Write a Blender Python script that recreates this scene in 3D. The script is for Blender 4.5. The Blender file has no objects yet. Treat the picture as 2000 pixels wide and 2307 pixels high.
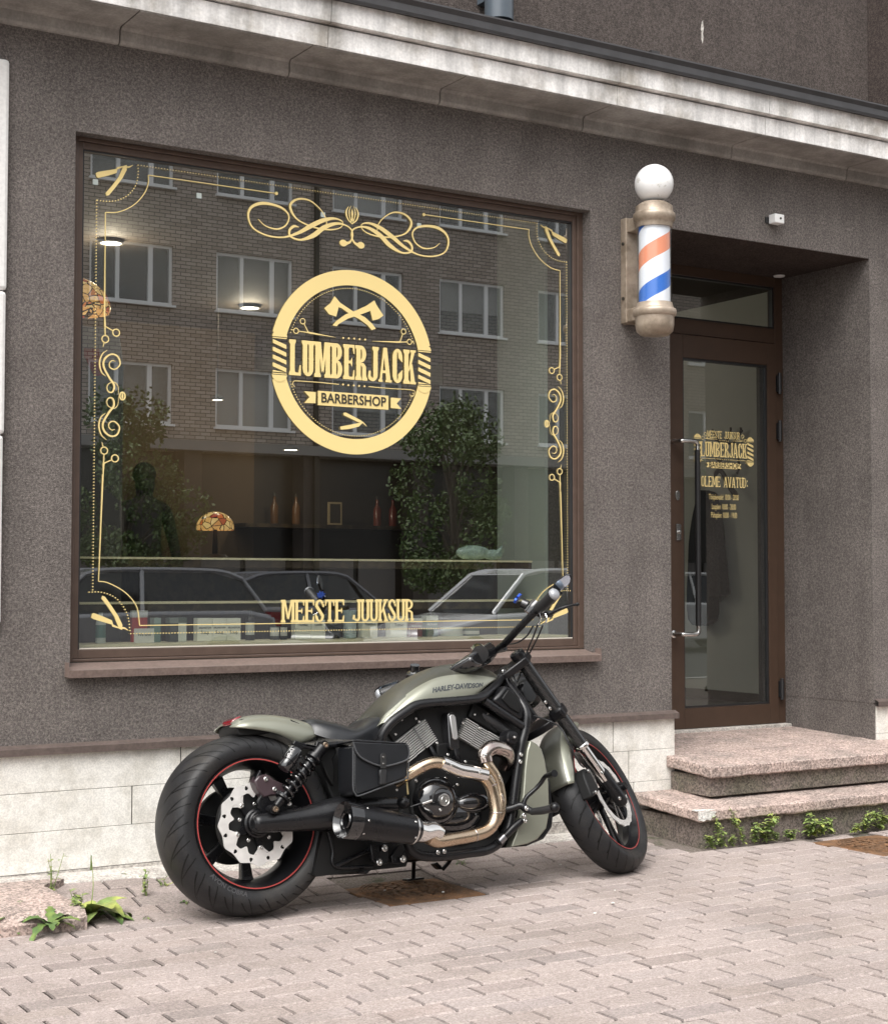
import bpy, bmesh, math, random
from mathutils import Vector, Matrix
from mathutils.geometry import tessellate_polygon
PI = math.pi
R = math.radians
random.seed(7)
SC = bpy.context.scene
COL = SC.collection

# ---------------------------------------------------------------- camera
cam_d = bpy.data.cameras.new('camera')
cam = bpy.data.objects.new('camera', cam_d)
COL.objects.link(cam)
cam_m = Matrix(((0.8500737, -0.0238743, -0.5261224, -1.58206), (-0.5266633, -0.0371083, -0.8492637, -6.00000), (0.0007521, 0.9990260, -0.0441185, 1.18413), (0, 0, 0, 1)))
cam.matrix_world = cam_m
cam_d.sensor_fit = 'HORIZONTAL'
cam_d.sensor_width = 36.0
cam_d.lens = 64.2307
cam_d.clip_start = 0.05
cam_d.clip_end = 400
SC.camera = cam

# ---------------------------------------------------------------- sky, sun, exposure
SUN_EL, SUN_AZ = R(58), R(228)
w = bpy.data.worlds.new('World')
SC.world = w
w.use_nodes = True
nt = w.node_tree
nt.nodes.clear()
sky = nt.nodes.new('ShaderNodeTexSky')
sky.sky_type = 'NISHITA'
sky.sun_disc = False
sky.sun_elevation = SUN_EL
sky.sun_rotation = SUN_AZ
sky.dust_density = 4.0
hsv = nt.nodes.new('ShaderNodeHueSaturation')
hsv.inputs['Saturation'].default_value = 0.12
bg = nt.nodes.new('ShaderNodeBackground')
bg.inputs['Strength'].default_value = 0.15
wo = nt.nodes.new('ShaderNodeOutputWorld')
nt.links.new(sky.outputs[0], hsv.inputs['Color'])
nt.links.new(hsv.outputs[0], bg.inputs['Color'])
nt.links.new(bg.outputs[0], wo.inputs['Surface'])
sun_d = bpy.data.lights.new('sun', 'SUN')
sun_d.energy = 0.9
sun_d.angle = R(50)
sun_d.color = (1.0, 0.955, 0.90)
sun = bpy.data.objects.new('sun', sun_d)
COL.objects.link(sun)
sdir = Vector((math.sin(SUN_AZ) * math.cos(SUN_EL), math.cos(SUN_AZ) * math.cos(SUN_EL), math.sin(SUN_EL)))
sun.location = sdir * 30
sun.rotation_euler = sdir.to_track_quat('Z', 'Y').to_euler()
SC.view_settings.view_transform = 'Standard'
SC.view_settings.look = 'None'
SC.view_settings.exposure = 1.12
SC.view_settings.gamma = 1.0
SC.render.engine = 'CYCLES'
SC.cycles.max_bounces = 8
SC.cycles.transparent_max_bounces = 16
SC.cycles.use_denoising = True

# ---------------------------------------------------------------- materials
def nodes(m):
    m.use_nodes = True
    n = m.node_tree
    n.nodes.clear()
    return n
def N(n, t, **kw):
    k = n.nodes.new(t)
    for a, b in kw.items():
        if a in k.bl_rna.properties: setattr(k, a, b)
        else: k.inputs[a].default_value = b
    return k
def mat(name, col, rough=0.5, metal=0.0, var=0.0, vs=8.0, bump=0.0, bs=60.0, bd=0.002, coat=0.0,
        col2=None, c2s=3.0, c2lo=0.45, c2hi=0.6, speck=0.0, spec=0.5, ss=300.0, grain=0.0, gs=150.0, streak=0.0, rvar=0.0, aniso=0.0, coat_r=0.05):
    """Principled surface; colour mottled by noise, optional second colour in patches, grain bump."""
    m = bpy.data.materials.new(name)
    n = nodes(m); L = n.links
    out = N(n, 'ShaderNodeOutputMaterial')
    p = N(n, 'ShaderNodeBsdfPrincipled')
    p.inputs['Roughness'].default_value = rough
    p.inputs['Metallic'].default_value = metal
    p.inputs['Coat Weight'].default_value = coat
    p.inputs['Coat Roughness'].default_value = coat_r
    p.inputs['Specular IOR Level'].default_value = spec
    L.new(p.outputs[0], out.inputs[0])
    tc = N(n, 'ShaderNodeTexCoord')
    c = None
    rgb = N(n, 'ShaderNodeRGB'); rgb.outputs[0].default_value = (*col, 1)
    c = rgb.outputs[0]
    if col2:
        t = N(n, 'ShaderNodeTexNoise', Scale=c2s, Detail=6.0, Roughness=0.65)
        L.new(tc.outputs['Object'], t.inputs['Vector'])
        mr = N(n, 'ShaderNodeMapRange'); mr.inputs[1].default_value = c2lo; mr.inputs[2].default_value = c2hi
        L.new(t.outputs[0], mr.inputs[0])
        mx = N(n, 'ShaderNodeMix', data_type='RGBA')
        L.new(mr.outputs[0], mx.inputs[0]); L.new(c, mx.inputs[6]); mx.inputs[7].default_value = (*col2, 1)
        c = mx.outputs[2]
    for amt, sc in ((var, vs), (speck, ss)):
        if amt:
            t = N(n, 'ShaderNodeTexNoise', Scale=sc, Detail=3.0)
            L.new(tc.outputs['Object'], t.inputs['Vector'])
            mr = N(n, 'ShaderNodeMapRange')
            mr.inputs[1].default_value = 0.3 if sc < 50 else 0.38; mr.inputs[2].default_value = 0.7 if sc < 50 else 0.62
            mr.inputs[3].default_value = max(.03, 1 - amt); mr.inputs[4].default_value = 1 + amt
            L.new(t.outputs[0], mr.inputs[0])
            vm = N(n, 'ShaderNodeVectorMath', operation='SCALE')
            L.new(c, vm.inputs[0]); L.new(mr.outputs[0], vm.inputs['Scale'])
            c = vm.outputs[0]
    if streak:
        mp = N(n, 'ShaderNodeMapping'); mp.inputs['Scale'].default_value = (9, 9, .8); L.new(tc.outputs['Object'], mp.inputs[0])
        t = N(n, 'ShaderNodeTexNoise', Scale=1.0, Detail=6.0, Roughness=.7); L.new(mp.outputs[0], t.inputs['Vector'])
        mr = N(n, 'ShaderNodeMapRange'); mr.inputs[1].default_value = .42; mr.inputs[2].default_value = .68; mr.inputs[3].default_value = 1.0; mr.inputs[4].default_value = 1 - streak
        L.new(t.outputs[0], mr.inputs[0])
        vm = N(n, 'ShaderNodeVectorMath', operation='SCALE'); L.new(c, vm.inputs[0]); L.new(mr.outputs[0], vm.inputs['Scale']); c = vm.outputs[0]
    if grain:
        t = N(n, 'ShaderNodeTexVoronoi', Scale=gs); L.new(tc.outputs['Object'], t.inputs['Vector'])
        sc_ = N(n, 'ShaderNodeSeparateColor'); L.new(t.outputs['Color'], sc_.inputs[0])
        mr = N(n, 'ShaderNodeMapRange'); mr.inputs[3].default_value = max(.02, 1 - grain); mr.inputs[4].default_value = 1 + grain
        L.new(sc_.outputs[0], mr.inputs[0])
        vm = N(n, 'ShaderNodeVectorMath', operation='SCALE'); L.new(c, vm.inputs[0]); L.new(mr.outputs[0], vm.inputs['Scale']); c = vm.outputs[0]
    L.new(c, p.inputs['Base Color'])
    if rvar:
        t = N(n, 'ShaderNodeTexNoise', Scale=vs, Detail=5.0)
        L.new(tc.outputs['Object'], t.inputs['Vector'])
        mr = N(n, 'ShaderNodeMapRange'); mr.inputs[1].default_value = .3; mr.inputs[2].default_value = .7
        mr.inputs[3].default_value = max(0, rough - rvar); mr.inputs[4].default_value = min(1, rough + rvar)
        L.new(t.outputs[0], mr.inputs[0]); L.new(mr.outputs[0], p.inputs['Roughness'])
    if bump:
        t = N(n, 'ShaderNodeTexNoise', Scale=bs, Detail=4.0)
        L.new(tc.outputs['Object'], t.inputs['Vector'])
        b = N(n, 'ShaderNodeBump', Strength=bump, Distance=bd)
        L.new(t.outputs[0], b.inputs['Height']); L.new(b.outputs[0], p.inputs['Normal'])
    m['p'] = p.name
    return m
def emit(name, col, s):
    m = bpy.data.materials.new(name); n = nodes(m)
    o = N(n, 'ShaderNodeOutputMaterial'); e = N(n, 'ShaderNodeEmission', Strength=s)
    e.inputs[0].default_value = (*col, 1); n.links.new(e.outputs[0], o.inputs[0]); return m
def glassmat(name, ior=1.5, tint=(.75, .78, .76), boost=1.0):
    m = bpy.data.materials.new(name); n = nodes(m); L = n.links
    o = N(n, 'ShaderNodeOutputMaterial')
    t = N(n, 'ShaderNodeBsdfTransparent'); t.inputs[0].default_value = (*tint, 1)
    g = N(n, 'ShaderNodeBsdfGlossy', Roughness=0.0)
    g.inputs[0].default_value = (.93, .95, .94, 1)
    f = N(n, 'ShaderNodeFresnel', IOR=ior)
    mm = N(n, 'ShaderNodeMath', operation='MULTIPLY'); mm.inputs[1].default_value = boost
    L.new(f.outputs[0], mm.inputs[0])
    ge = N(n, 'ShaderNodeNewGeometry'); ob = N(n, 'ShaderNodeMath', operation='SUBTRACT'); ob.inputs[0].default_value = 1.0; L.new(ge.outputs['Backfacing'], ob.inputs[1])
    m2 = N(n, 'ShaderNodeMath', operation='MULTIPLY', use_clamp=True); L.new(mm.outputs[0], m2.inputs[0]); L.new(ob.outputs[0], m2.inputs[1]); mm = m2
    mx = N(n, 'ShaderNodeMixShader')
    L.new(mm.outputs[0], mx.inputs[0]); L.new(t.outputs[0], mx.inputs[1]); L.new(g.outputs[0], mx.inputs[2])
    L.new(mx.outputs[0], o.inputs[0]); return m

# ---------------------------------------------------------------- mesh helpers
XF = [None]                        # current map from local authoring frame to the parent's frame
def mk(name, bm, m, parent=None, smooth=True, ang=38, xf=True, bev=0.0, subs=0, solid=0.0):
    if XF[0] is not None and xf:
        for v in bm.verts: v.co = XF[0] @ v.co
    bmesh.ops.recalc_face_normals(bm, faces=bm.faces)
    me = bpy.data.meshes.new(name)
    bm.to_mesh(me); bm.free()
    for q in (m if isinstance(m, (list, tuple)) else [m]): me.materials.append(q)
    if smooth:
        me.shade_smooth(); me.set_sharp_from_angle(angle=R(ang))
    o = bpy.data.objects.new(name, me)
    COL.objects.link(o)
    if parent: o.parent = parent
    if solid:
        s = o.modifiers.new('s', 'SOLIDIFY'); s.thickness = solid; s.offset = -1
    if bev:
        b = o.modifiers.new('b', 'BEVEL'); b.width = bev; b.segments = 2; b.limit_method = 'ANGLE'; b.angle_limit = R(40)
    if subs:
        s = o.modifiers.new('u', 'SUBSURF'); s.levels = subs; s.render_levels = subs
    return o
def empty(name, loc, rot=(0, 0, 0)):
    o = bpy.data.objects.new(name, None); COL.objects.link(o)
    o.location = loc; o.rotation_euler = rot; o.empty_display_size = .1
    return o
def tag(o, label=None, cat=None, group=None, kind=None):
    if label: o['label'] = label
    if cat: o['category'] = cat
    if group: o['group'] = group
    if kind: o['kind'] = kind
    return o
def box(bm, a, b):
    vs = [bm.verts.new((x, y, z)) for x in (a[0], b[0]) for y in (a[1], b[1]) for z in (a[2], b[2])]
    fs = [(0, 1, 3, 2), (4, 6, 7, 5), (0, 4, 5, 1), (2, 3, 7, 6), (0, 2, 6, 4), (1, 5, 7, 3)]
    return [bm.faces.new([vs[i] for i in f]) for f in fs]
def boxes(l):
    bm = bmesh.new()
    for a, b in l: box(bm, a, b)
    return bm
def frame_of(d, up=(0, 0, 1)):
    d = Vector(d).normalized(); u = Vector(up)
    if abs(d.dot(u)) > .95: u = Vector((1, 0, 0))
    x = d.cross(u).normalized(); y = x.cross(d).normalized()
    return x, y, d
def catmull(P, n=6):
    P = [Vector(p) for p in P]
    if len(P) < 3: return P
    Q = [P[0] * 2 - P[1]] + P + [P[-1] * 2 - P[-2]]
    out = []
    for i in range(1, len(Q) - 2):
        a, b, c, d = Q[i - 1:i + 3]
        for k in range(n):
            t = k / n
            out.append(.5 * ((2 * b) + (-a + c) * t + (2 * a - 5 * b + 4 * c - d) * t * t + (-a + 3 * b - 3 * c + d) * t ** 3))
    out.append(P[-1])
    return out
def sweep(bm, P, r, seg=12, n=6, cap=True, smooth=True, ry=None):
    """tube along a path; r may be a list (one radius per given point)"""
    rl = r if isinstance(r, (list, tuple)) else [r] * len(P)
    pts = catmull(P, n) if (smooth and len(P) > 2) else [Vector(p) for p in P]
    m = len(pts); rr = []
    for i in range(m):
        t = i / (m - 1) * (len(rl) - 1); k = min(int(t), len(rl) - 2); rr.append(rl[k] + (rl[k + 1] - rl[k]) * (t - k))
    x, y, d = frame_of(pts[1] - pts[0]); rings = []
    for i, p in enumerate(pts):
        dd = (pts[min(i + 1, m - 1)] - pts[max(i - 1, 0)]).normalized()
        x = (x - dd * x.dot(dd)).normalized(); y = dd.cross(x)
        rings.append([bm.verts.new(p + (x * math.cos(2 * PI * k / seg) + y * (ry or 1) * math.sin(2 * PI * k / seg)) * rr[i]) for k in range(seg)])
    for i in range(m - 1):
        for k in range(seg):
            bm.faces.new([rings[i][k], rings[i][(k + 1) % seg], rings[i + 1][(k + 1) % seg], rings[i + 1][k]])
    if cap:
        bm.faces.new(rings[0]); bm.faces.new(rings[-1])
    return bm
def tube(name, P, r, m, parent, **kw):
    bm = bmesh.new(); sweep(bm, P, r, **kw); return mk(name, bm, m, parent)
def lathe(bm, prof, o, d, seg=48, uv=False, up=(0, 0, 1), closed=False):
    """prof: (radius, height along d) from the base point o"""
    x, y, d = frame_of(d, up); o = Vector(o); rings = []
    for r, h in prof:
        if r < 1e-6: rings.append([bm.verts.new(o + d * h)])
        else: rings.append([bm.verts.new(o + d * h + (x * math.cos(2 * PI * k / seg) + y * math.sin(2 * PI * k / seg)) * r) for k in range(seg)])
    idx = list(range(len(prof) - 1)) + ([-1] if closed else [])
    lay = bm.loops.layers.uv.verify() if uv else None
    for i in idx:
        A, B = rings[i], rings[i + 1]
        for k in range(seg):
            k2 = (k + 1) % seg
            if len(A) == 1 and len(B) == 1: continue
            if len(A) == 1: f = bm.faces.new([A[0], B[k], B[k2]])
            elif len(B) == 1: f = bm.faces.new([A[k], A[k2], B[0]])
            else: f = bm.faces.new([A[k], A[k2], B[k2], B[k]])
            if lay and len(f.loops) == 4:
                n1 = len(prof)
                for l, (uu, vv) in zip(f.loops, ((k, i), (k + 1, i), (k + 1, i + 1), (k, i + 1))): l[lay].uv = (uu / seg, (vv % n1) / n1)
    return bm
def turned(name, prof, o, d, m, parent, seg=48, **kw):
    bm = bmesh.new(); lathe(bm, prof, o, d, seg, **{k: kw.pop(k) for k in list(kw) if k in ('uv', 'up', 'closed')})
    return mk(name, bm, m, parent, **kw)
def cyl(bm, a, b, r, seg=20, r2=None):
    a, b = Vector(a), Vector(b); L = (b - a).length
    r2 = r if r2 is None else r2
    return lathe(bm, [(0, 0), (r, 0), (r2, L), (0, L)], a, b - a, seg)
def rod(name, a, b, r, m, parent, seg=20, r2=None, bev=0):
    bm = bmesh.new(); cyl(bm, a, b, r, seg, r2); return mk(name, bm, m, parent, bev=bev)
def plate(bm, loops, vec, off=(0, 0, 0)):
    """solid from an outline (and holes) of 3D points, extruded by vec"""
    vec = Vector(vec); off = Vector(off)
    loops = [[Vector(p) + off for p in l] for l in loops]
    tris = tessellate_polygon(loops)
    flat = [p for l in loops for p in l]
    A = [bm.verts.new(p) for p in flat]; B = [bm.verts.new(p + vec) for p in flat]
    for t in tris:
        try: bm.faces.new([A[i] for i in t]); bm.faces.new([B[i] for i in reversed(t)])
        except ValueError: pass
    s = 0
    for l in loops:
        k = len(l)
        for i in range(k):
            bm.faces.new([A[s + i], A[s + (i + 1) % k], B[s + (i + 1) % k], B[s + i]])
        s += k
    return bm
def slab(name, pts, vec, m, parent, bev=0.0, smooth_path=0, **kw):
    if smooth_path:
        P = [Vector(p) for p in pts]; P = catmull(P + [P[0]], smooth_path)[:-1]; pts = P
    bm = bmesh.new(); plate(bm, [pts], vec); return mk(name, bm, m, parent, bev=bev, **kw)
def loft(bm, rings, cap=True, close=True):
    V = [[bm.verts.new(p) for p in r] for r in rings]
    n = len(V[0]); F = []
    for i in range(len(V) - 1):
        for k in range(n if close else n - 1):
            F.append((i, k, bm.faces.new([V[i][k], V[i][(k + 1) % n], V[i + 1][(k + 1) % n], V[i + 1][k]])))
    if cap and close:
        bm.faces.new(V[0]); bm.faces.new(V[-1])
    return F
def sphere(bm, c, r, seg=20, sc=(1, 1, 1)):
    pr = []
    k = seg // 2
    x = [(r * math.sin(PI * i / k), -r * math.cos(PI * i / k)) for i in range(k + 1)]
    n0 = len(bm.verts)
    lathe(bm, x, c, (0, 0, 1), seg)
    bm.verts.ensure_lookup_table()
    c = Vector(c)
    for v in bm.verts[n0:]:
        d = v.co - c; v.co = c + Vector((d.x * sc[0], d.y * sc[1], d.z * sc[2]))
    return bm
def bolt(bm, p, d, r=.008, h=.006):
    d = Vector(d).normalized(); p = Vector(p)
    lathe(bm, [(0, 0), (r, 0), (r, h * .7), (r * .8, h), (r * .42, h), (r * .42, h * .4), (0, h * .4)], p, d, 12)
def text_mesh(bm, s, place, size=1.0, sx=1.0, shear=0.0, align='CENTER', offset=0.0, thick=0.0):
    """the built-in typeface as a mesh; place(x, y) -> 3D point"""
    cu = bpy.data.curves.new('lettering', 'FONT'); cu.body = s; cu.size = size; cu.shear = shear
    cu.align_x = align; cu.align_y = 'CENTER'; cu.offset = offset; cu.resolution_u = 3
    o = bpy.data.objects.new('lettering', cu); COL.objects.link(o)
    dg = bpy.context.evaluated_depsgraph_get()
    me = bpy.data.meshes.new_from_object(o.evaluated_get(dg))
    vs = [bm.verts.new(place(v.co.x * sx, v.co.y)) for v in me.vertices]
    for p in me.polygons:
        try: bm.faces.new([vs[i] for i in p.vertices])
        except ValueError: pass
    bpy.data.objects.remove(o); bpy.data.meshes.remove(me); bpy.data.curves.remove(cu)
    return bm


# ---------------------------------------------------------------- shared materials
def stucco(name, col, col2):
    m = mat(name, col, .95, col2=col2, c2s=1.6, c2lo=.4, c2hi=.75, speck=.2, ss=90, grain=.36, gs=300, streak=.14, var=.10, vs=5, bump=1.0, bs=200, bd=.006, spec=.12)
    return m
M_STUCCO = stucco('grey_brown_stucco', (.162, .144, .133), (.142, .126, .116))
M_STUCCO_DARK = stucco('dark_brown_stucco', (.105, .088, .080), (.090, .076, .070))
M_LIME = mat('pale_limestone', (.74, .72, .67), .8, col2=(.62, .595, .54), c2s=7, var=.07, vs=30, speck=.10, ss=170, bump=.25, bs=140, bd=.001, spec=.3)
M_LIME_D = mat('weathered_limestone', (.52, .50, .46), .85, col2=(.36, .345, .31), c2s=5, var=.1, vs=25, speck=.14, ss=160, bump=.3, bs=140, bd=.0015, spec=.3)
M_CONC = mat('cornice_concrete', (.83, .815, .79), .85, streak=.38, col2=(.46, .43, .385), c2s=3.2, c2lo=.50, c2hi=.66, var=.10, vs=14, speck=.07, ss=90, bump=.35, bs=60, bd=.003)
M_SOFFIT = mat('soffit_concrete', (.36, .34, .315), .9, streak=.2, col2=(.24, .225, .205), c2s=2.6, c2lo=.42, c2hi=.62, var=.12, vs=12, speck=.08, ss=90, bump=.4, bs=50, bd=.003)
M_GROUT = mat('mortar', (.13, .125, .12), .95)
M_BROWN = mat('brown_window_frame', (.090, .060, .046), .42, var=.10, vs=20, bump=.04, bs=400, bd=.0005, coat=.1)
M_DOORBROWN = mat('chestnut_door_frame', (.060, .036, .024), .45, var=.08, vs=14, spec=.4)
M_SILL = mat('brown_metal_sill', (.165, .122, .105), .38, var=.12, vs=30, speck=.12, ss=90, bump=.08, bs=120)
M_CAPM = mat('brown_metal_capping', (.105, .080, .070), .5, var=.15, vs=22, speck=.12, ss=80)
M_FLASH = mat('grey_metal_flashing', (.050, .048, .049), .42, metal=.25, var=.15, vs=12)
M_PINK = mat('pink_washed_granite', (.42, .325, .285), .95, col2=(.31, .25, .22), c2s=4, grain=.5, gs=130, var=.12, vs=9, bump=.9, bs=150, bd=.006)
M_PINKD = mat('dark_washed_granite', (.19, .155, .135), .95, col2=(.125, .112, .085), c2s=5, grain=.5, gs=130, var=.15, vs=10, bump=.9, bs=150, bd=.006)  # riser granite, a darker tone than the treads
M_CEM = mat('pale_cement', (.50, .47, .43), .95, col2=(.36, .33, .30), c2s=9, speck=.25, ss=110, bump=.8, bs=60, bd=.008)
M_GOLD = mat('gold_vinyl', (.80, .63, .275), .55, spec=.3)
M_INK = mat('dark_ink', (.035, .03, .022), .6)
M_GLASS = glassmat('shop_glass', 2.1, (.91, .925, .905), 2.9)
M_DGLASS = glassmat('door_glass', 1.8, (.93, .95, .94), 2.2)
M_STEEL = mat('brushed_steel', (.56, .55, .53), .25, metal=1, var=.05, vs=60)
M_BLACKP = mat('black_plastic', (.018, .018, .019), .42)
M_WHITE = mat('white_plastic', (.78, .78, .77), .4)

# ---------------------------------------------------------------- ground
def gz(x, y):
    wl = .060 - .018 * max(-2, min(x, 6))
    t = max(0.0, min(1.0, (y + .62) / .62)); t = t * t * (3 - 2 * t)
    return -.020 * (1 - t) + wl * t
def paver_mat():
    m = mat('pinkish_concrete_pavers', (.350, .296, .274), .92, speck=.10, ss=90, grain=.22, gs=260, var=.10, vs=1.3, col2=(.305, .256, .233), c2s=2.2, bump=.5, bs=180, bd=.002, spec=.25)
    n = m.node_tree; p = n.nodes['Principled BSDF']; L = n.links
    src = p.inputs['Base Color'].links[0].from_socket
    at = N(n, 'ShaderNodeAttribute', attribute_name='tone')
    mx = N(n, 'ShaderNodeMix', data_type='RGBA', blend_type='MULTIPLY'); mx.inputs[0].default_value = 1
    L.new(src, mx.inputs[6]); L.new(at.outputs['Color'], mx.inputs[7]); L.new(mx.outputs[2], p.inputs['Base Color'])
    return m
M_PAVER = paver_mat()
M_SAND = mat('joint_sand', (.15, .125, .108), 1.0, speck=.35, ss=120, col2=(.055, .06, .03), c2s=9, c2lo=.52, c2hi=.66)
HOLES = [(1.385, -.825, 1.815, -.36), (3.77, -1.03, 4.20, -.60)]
def make_pavement():
    bm = bmesh.new(); lay = bm.loops.layers.color.new('tone')
    rw, ln, gap = .1035, .207, .0066
    rnd = random.Random(3)
    y = -.12; row = 0
    while y > -6.2:
        off = (row % 2) * ln * .5 + rnd.uniform(-.012, .012)
        if rnd.random() < .25: off += rnd.choice((-.05, .05))
        x = -3.2 + off
        while x < 8.0:
            l = ln
            x0, x1, y0, y1 = x + gap / 2, x + l - gap / 2, y - rw + gap / 2 + rnd.uniform(-.001, .001), y - gap / 2 + rnd.uniform(-.001, .001)
            x += l
            skip = False
            for hx0, hy0, hx1, hy1 in HOLES:
                if x1 > hx0 and x0 < hx1 and y1 > hy0 and y0 < hy1:
                    if x0 < hx0 - .03 and x1 < hx1: x1 = hx0 - .006
                    elif x1 > hx1 + .03 and x0 > hx0: x0 = hx1 + .006
                    elif y0 < hy0 - .03: y1 = hy0 - .006
                    elif y1 > hy1 + .03: y0 = hy1 + .006
                    else: skip = True
            if skip: continue
            if x0 > 3.0 and y1 > -.50: continue
            b = .0042; tl = [rnd.uniform(-.0013, .0013) for _ in range(4)]; h = rnd.uniform(-.0008, .0008)
            cs = [(x0, y0), (x1, y0), (x1, y1), (x0, y1)]; ins = [(x0 + b, y0 + b * 1.6), (x1 - b, y0 + b * 1.6), (x1 - b, y1 - b), (x0 + b, y1 - b)]
            lo = [bm.verts.new((a, c, gz(a, c) - .022)) for a, c in cs]
            mi = [bm.verts.new((a, c, gz(a, c) - .0055 + h + t)) for (a, c), t in zip(cs, tl)]
            to = [bm.verts.new((a, c, gz(a, c) + h + t)) for (a, c), t in zip(ins, tl)]
            v = rnd.gauss(1, .045); g = rnd.uniform(-.006, .006); cc = (v + g, v, v - g, 1)
            fs = [bm.faces.new(to)]
            for A, B in ((mi, to), (lo, mi)):
                for k in range(4): fs.append(bm.faces.new([A[k], A[(k + 1) % 4], B[(k + 1) % 4], B[k]]))
            for i_, f in enumerate(fs):            # light-catching edges painted pale along the rows; soil and shade down the joints
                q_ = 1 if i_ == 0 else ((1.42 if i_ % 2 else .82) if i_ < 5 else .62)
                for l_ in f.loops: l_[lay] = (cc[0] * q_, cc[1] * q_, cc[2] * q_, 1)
        y -= rw; row += 1
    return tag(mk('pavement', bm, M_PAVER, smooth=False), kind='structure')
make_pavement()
bm = bmesh.new()
xs = [-60, -12] + [-3.4 + .2 * i for i in range(59)] + [14, 80]; ys = [1.5, .05] + [-.04 - .06 * i for i in range(12)] + [-1.2, -3, -8.0]
V = [[bm.verts.new((x, y, gz(x, y) - .012)) for x in xs] for y in ys]
for j in range(len(ys) - 1):
    for i in range(len(xs) - 1): bm.faces.new([V[j][i], V[j][i + 1], V[j + 1][i + 1], V[j + 1][i]])
tag(mk('sidewalk_bed', bm, M_SAND), kind='structure')
M_ASPH = mat('asphalt', (.055, .054, .054), .95, speck=.3, ss=60, var=.15, vs=.8, bump=.6, bs=80, bd=.005)
M_KERB = mat('granite_kerb', (.33, .32, .31), .9, speck=.2, ss=80)
tag(mk('road', boxes([((-150, -20.0, -.6), (150, -8.15, -.16))]), M_ASPH, smooth=False), kind='structure')
tag(mk('kerb', boxes([((-150, -8.15, -.6), (150, -8.0, -.02)), ((-150, -20.15, -.6), (150, -20.0, -.02))]), M_KERB, smooth=False), kind='structure')
M_FARPAVE = mat('far_pavement', (.32, .28, .25), .95, var=.1, vs=3)
tag(mk('pavement_opposite', boxes([((-150, -60, -.6), (150, -20.15, -.03))]), M_FARPAVE, smooth=False), kind='structure')
tag(mk('subsoil', boxes([((-150, -8.0, -1.0), (150, 60, -.62))]), M_SAND, smooth=False), kind='structure')
# cement strip at the foot of the wall
bm = bmesh.new(); V = []
rnd = random.Random(5)
xs = [-3 + .05 * i for i in range(124)]
for x in xs:
    e = -.135 + .02 * math.sin(x * 5) + rnd.uniform(-.012, .012)
    V.append([bm.verts.new((x, 0.0, gz(x, 0) + .012)), bm.verts.new((x, e * .45, gz(x, -.05) + .012)), bm.verts.new((x, e, gz(x, e) + .0025)), bm.verts.new((x, e - .006, gz(x, e) - .006))])
for i in range(len(V) - 1):
    for k in range(3): bm.faces.new([V[i][k], V[i + 1][k], V[i + 1][k + 1], V[i][k + 1]])
tag(mk('cement_strip', bm, M_CEM), kind='structure')

# ---------------------------------------------------------------- the shop building
SHOP = tag(empty('shop_building', (2.5, 0, 0)), 'grey brown stuccoed shop building with white concrete cornice and pale stone plinth', 'building')
def wp(name, bm, m, parent=SHOP, **kw):
    """geometry in world coordinates, parented below the building"""
    kw.setdefault('smooth', False)
    for v in bm.verts: v.co = v.co - Vector((2.5, 0, 0))
    if parent is not SHOP and parent.type == 'EMPTY':
        for v in bm.verts: v.co = v.co - parent.location
    return mk(name, bm, m, parent, xf=False, **kw)
WX0, WX1, WZ0, WZ1 = .43, 2.955, .835, 2.957
DX0, DX1, DZ1 = 3.44, 4.83, 2.93
bm = boxes([((-6, 0, .54), (WX0, .35, 3.36)), ((WX0, 0, .54), (WX1, .35, WZ0)), ((WX0, 0, WZ1), (WX1, .35, 3.36)),
            ((WX1, 0, .54), (DX0, .76, 3.36)), ((DX0, 0, DZ1), (DX1, .76, 3.36)), ((DX1, 0, .54), (12, .76, 3.36)),
            ((DX1 + .002, .004, .2), (5.6, .76, .54))])
wp('facade_wall', bm, M_STUCCO)
wp('recess_ceiling', boxes([((DX0, .0, DZ1 - .003), (DX1, .66, DZ1 - .0005))]), stucco('shaded_recess_stucco', (.060, .046, .040), (.052, .040, .036)))  # shade under the recess head is put into this darker stucco colour
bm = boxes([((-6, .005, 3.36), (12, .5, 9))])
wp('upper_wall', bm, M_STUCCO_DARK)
wp('projecting_bay', boxes([((4.84, -.245, 3.60), (12, .0, 9))]), stucco('shaded_bay_stucco', (.075, .060, .054), (.066, .052, .047)))  # same stucco, darkened in colour to paint the shade of the bay's side
wp('side_walls', boxes([((-6, .35, 0), (-5.7, 9, 9)), ((11.7, .76, 0), (12, 9, 9)), ((-5.7, 8.8, 0), (11.7, 9, 9)), ((-5.7, .5, 8.7), (11.7, 8.8, 9))]), M_STUCCO_DARK)
# plinth tiles: three courses, open joints backed by mortar
bm = bmesh.new(); g = .0028
rows = [(.074, .2265, 0), (.2285, .3765, 1), (.3785, .521, 2)]
jts = {0: [-2.1, -.9, 1.9, 2.45, 3.2], 1: [-1.6, -.3, .687, 1.45, 2.2, 3.17], 2: [-1.2, -.1, .891, 1.75, 2.5, 3.077]}
for z0, z1, k in rows:
    js = [-6] + (jts[k] if k is not None else []) + [3.455]
    js = sorted(set(js))
    for a, b in zip(js, js[1:]): box(bm, (a + g, -.004 if k is not None else .004, z0), (b - g, .03, z1))
    box(bm, (4.845, -.004, z0), (5.6 - g, .03, z1)); box(bm, (5.6 + g, -.004, z0), (12, .03, z1))
wp('plinth', bm, M_LIME, bev=.0012)
wp('plinth_foot', boxes([((-6, -.0055, -.1), (3.453, .0015, .0715)), ((4.846, -.0055, -.1), (12, .0015, .0715))]), M_CEM)
wp('plinth_mortar', boxes([((-6, .002, -.1), (3.45, .03, .5215)), ((4.85, .002, -.1), (12, .03, .5215))]), M_GROUT)
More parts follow.
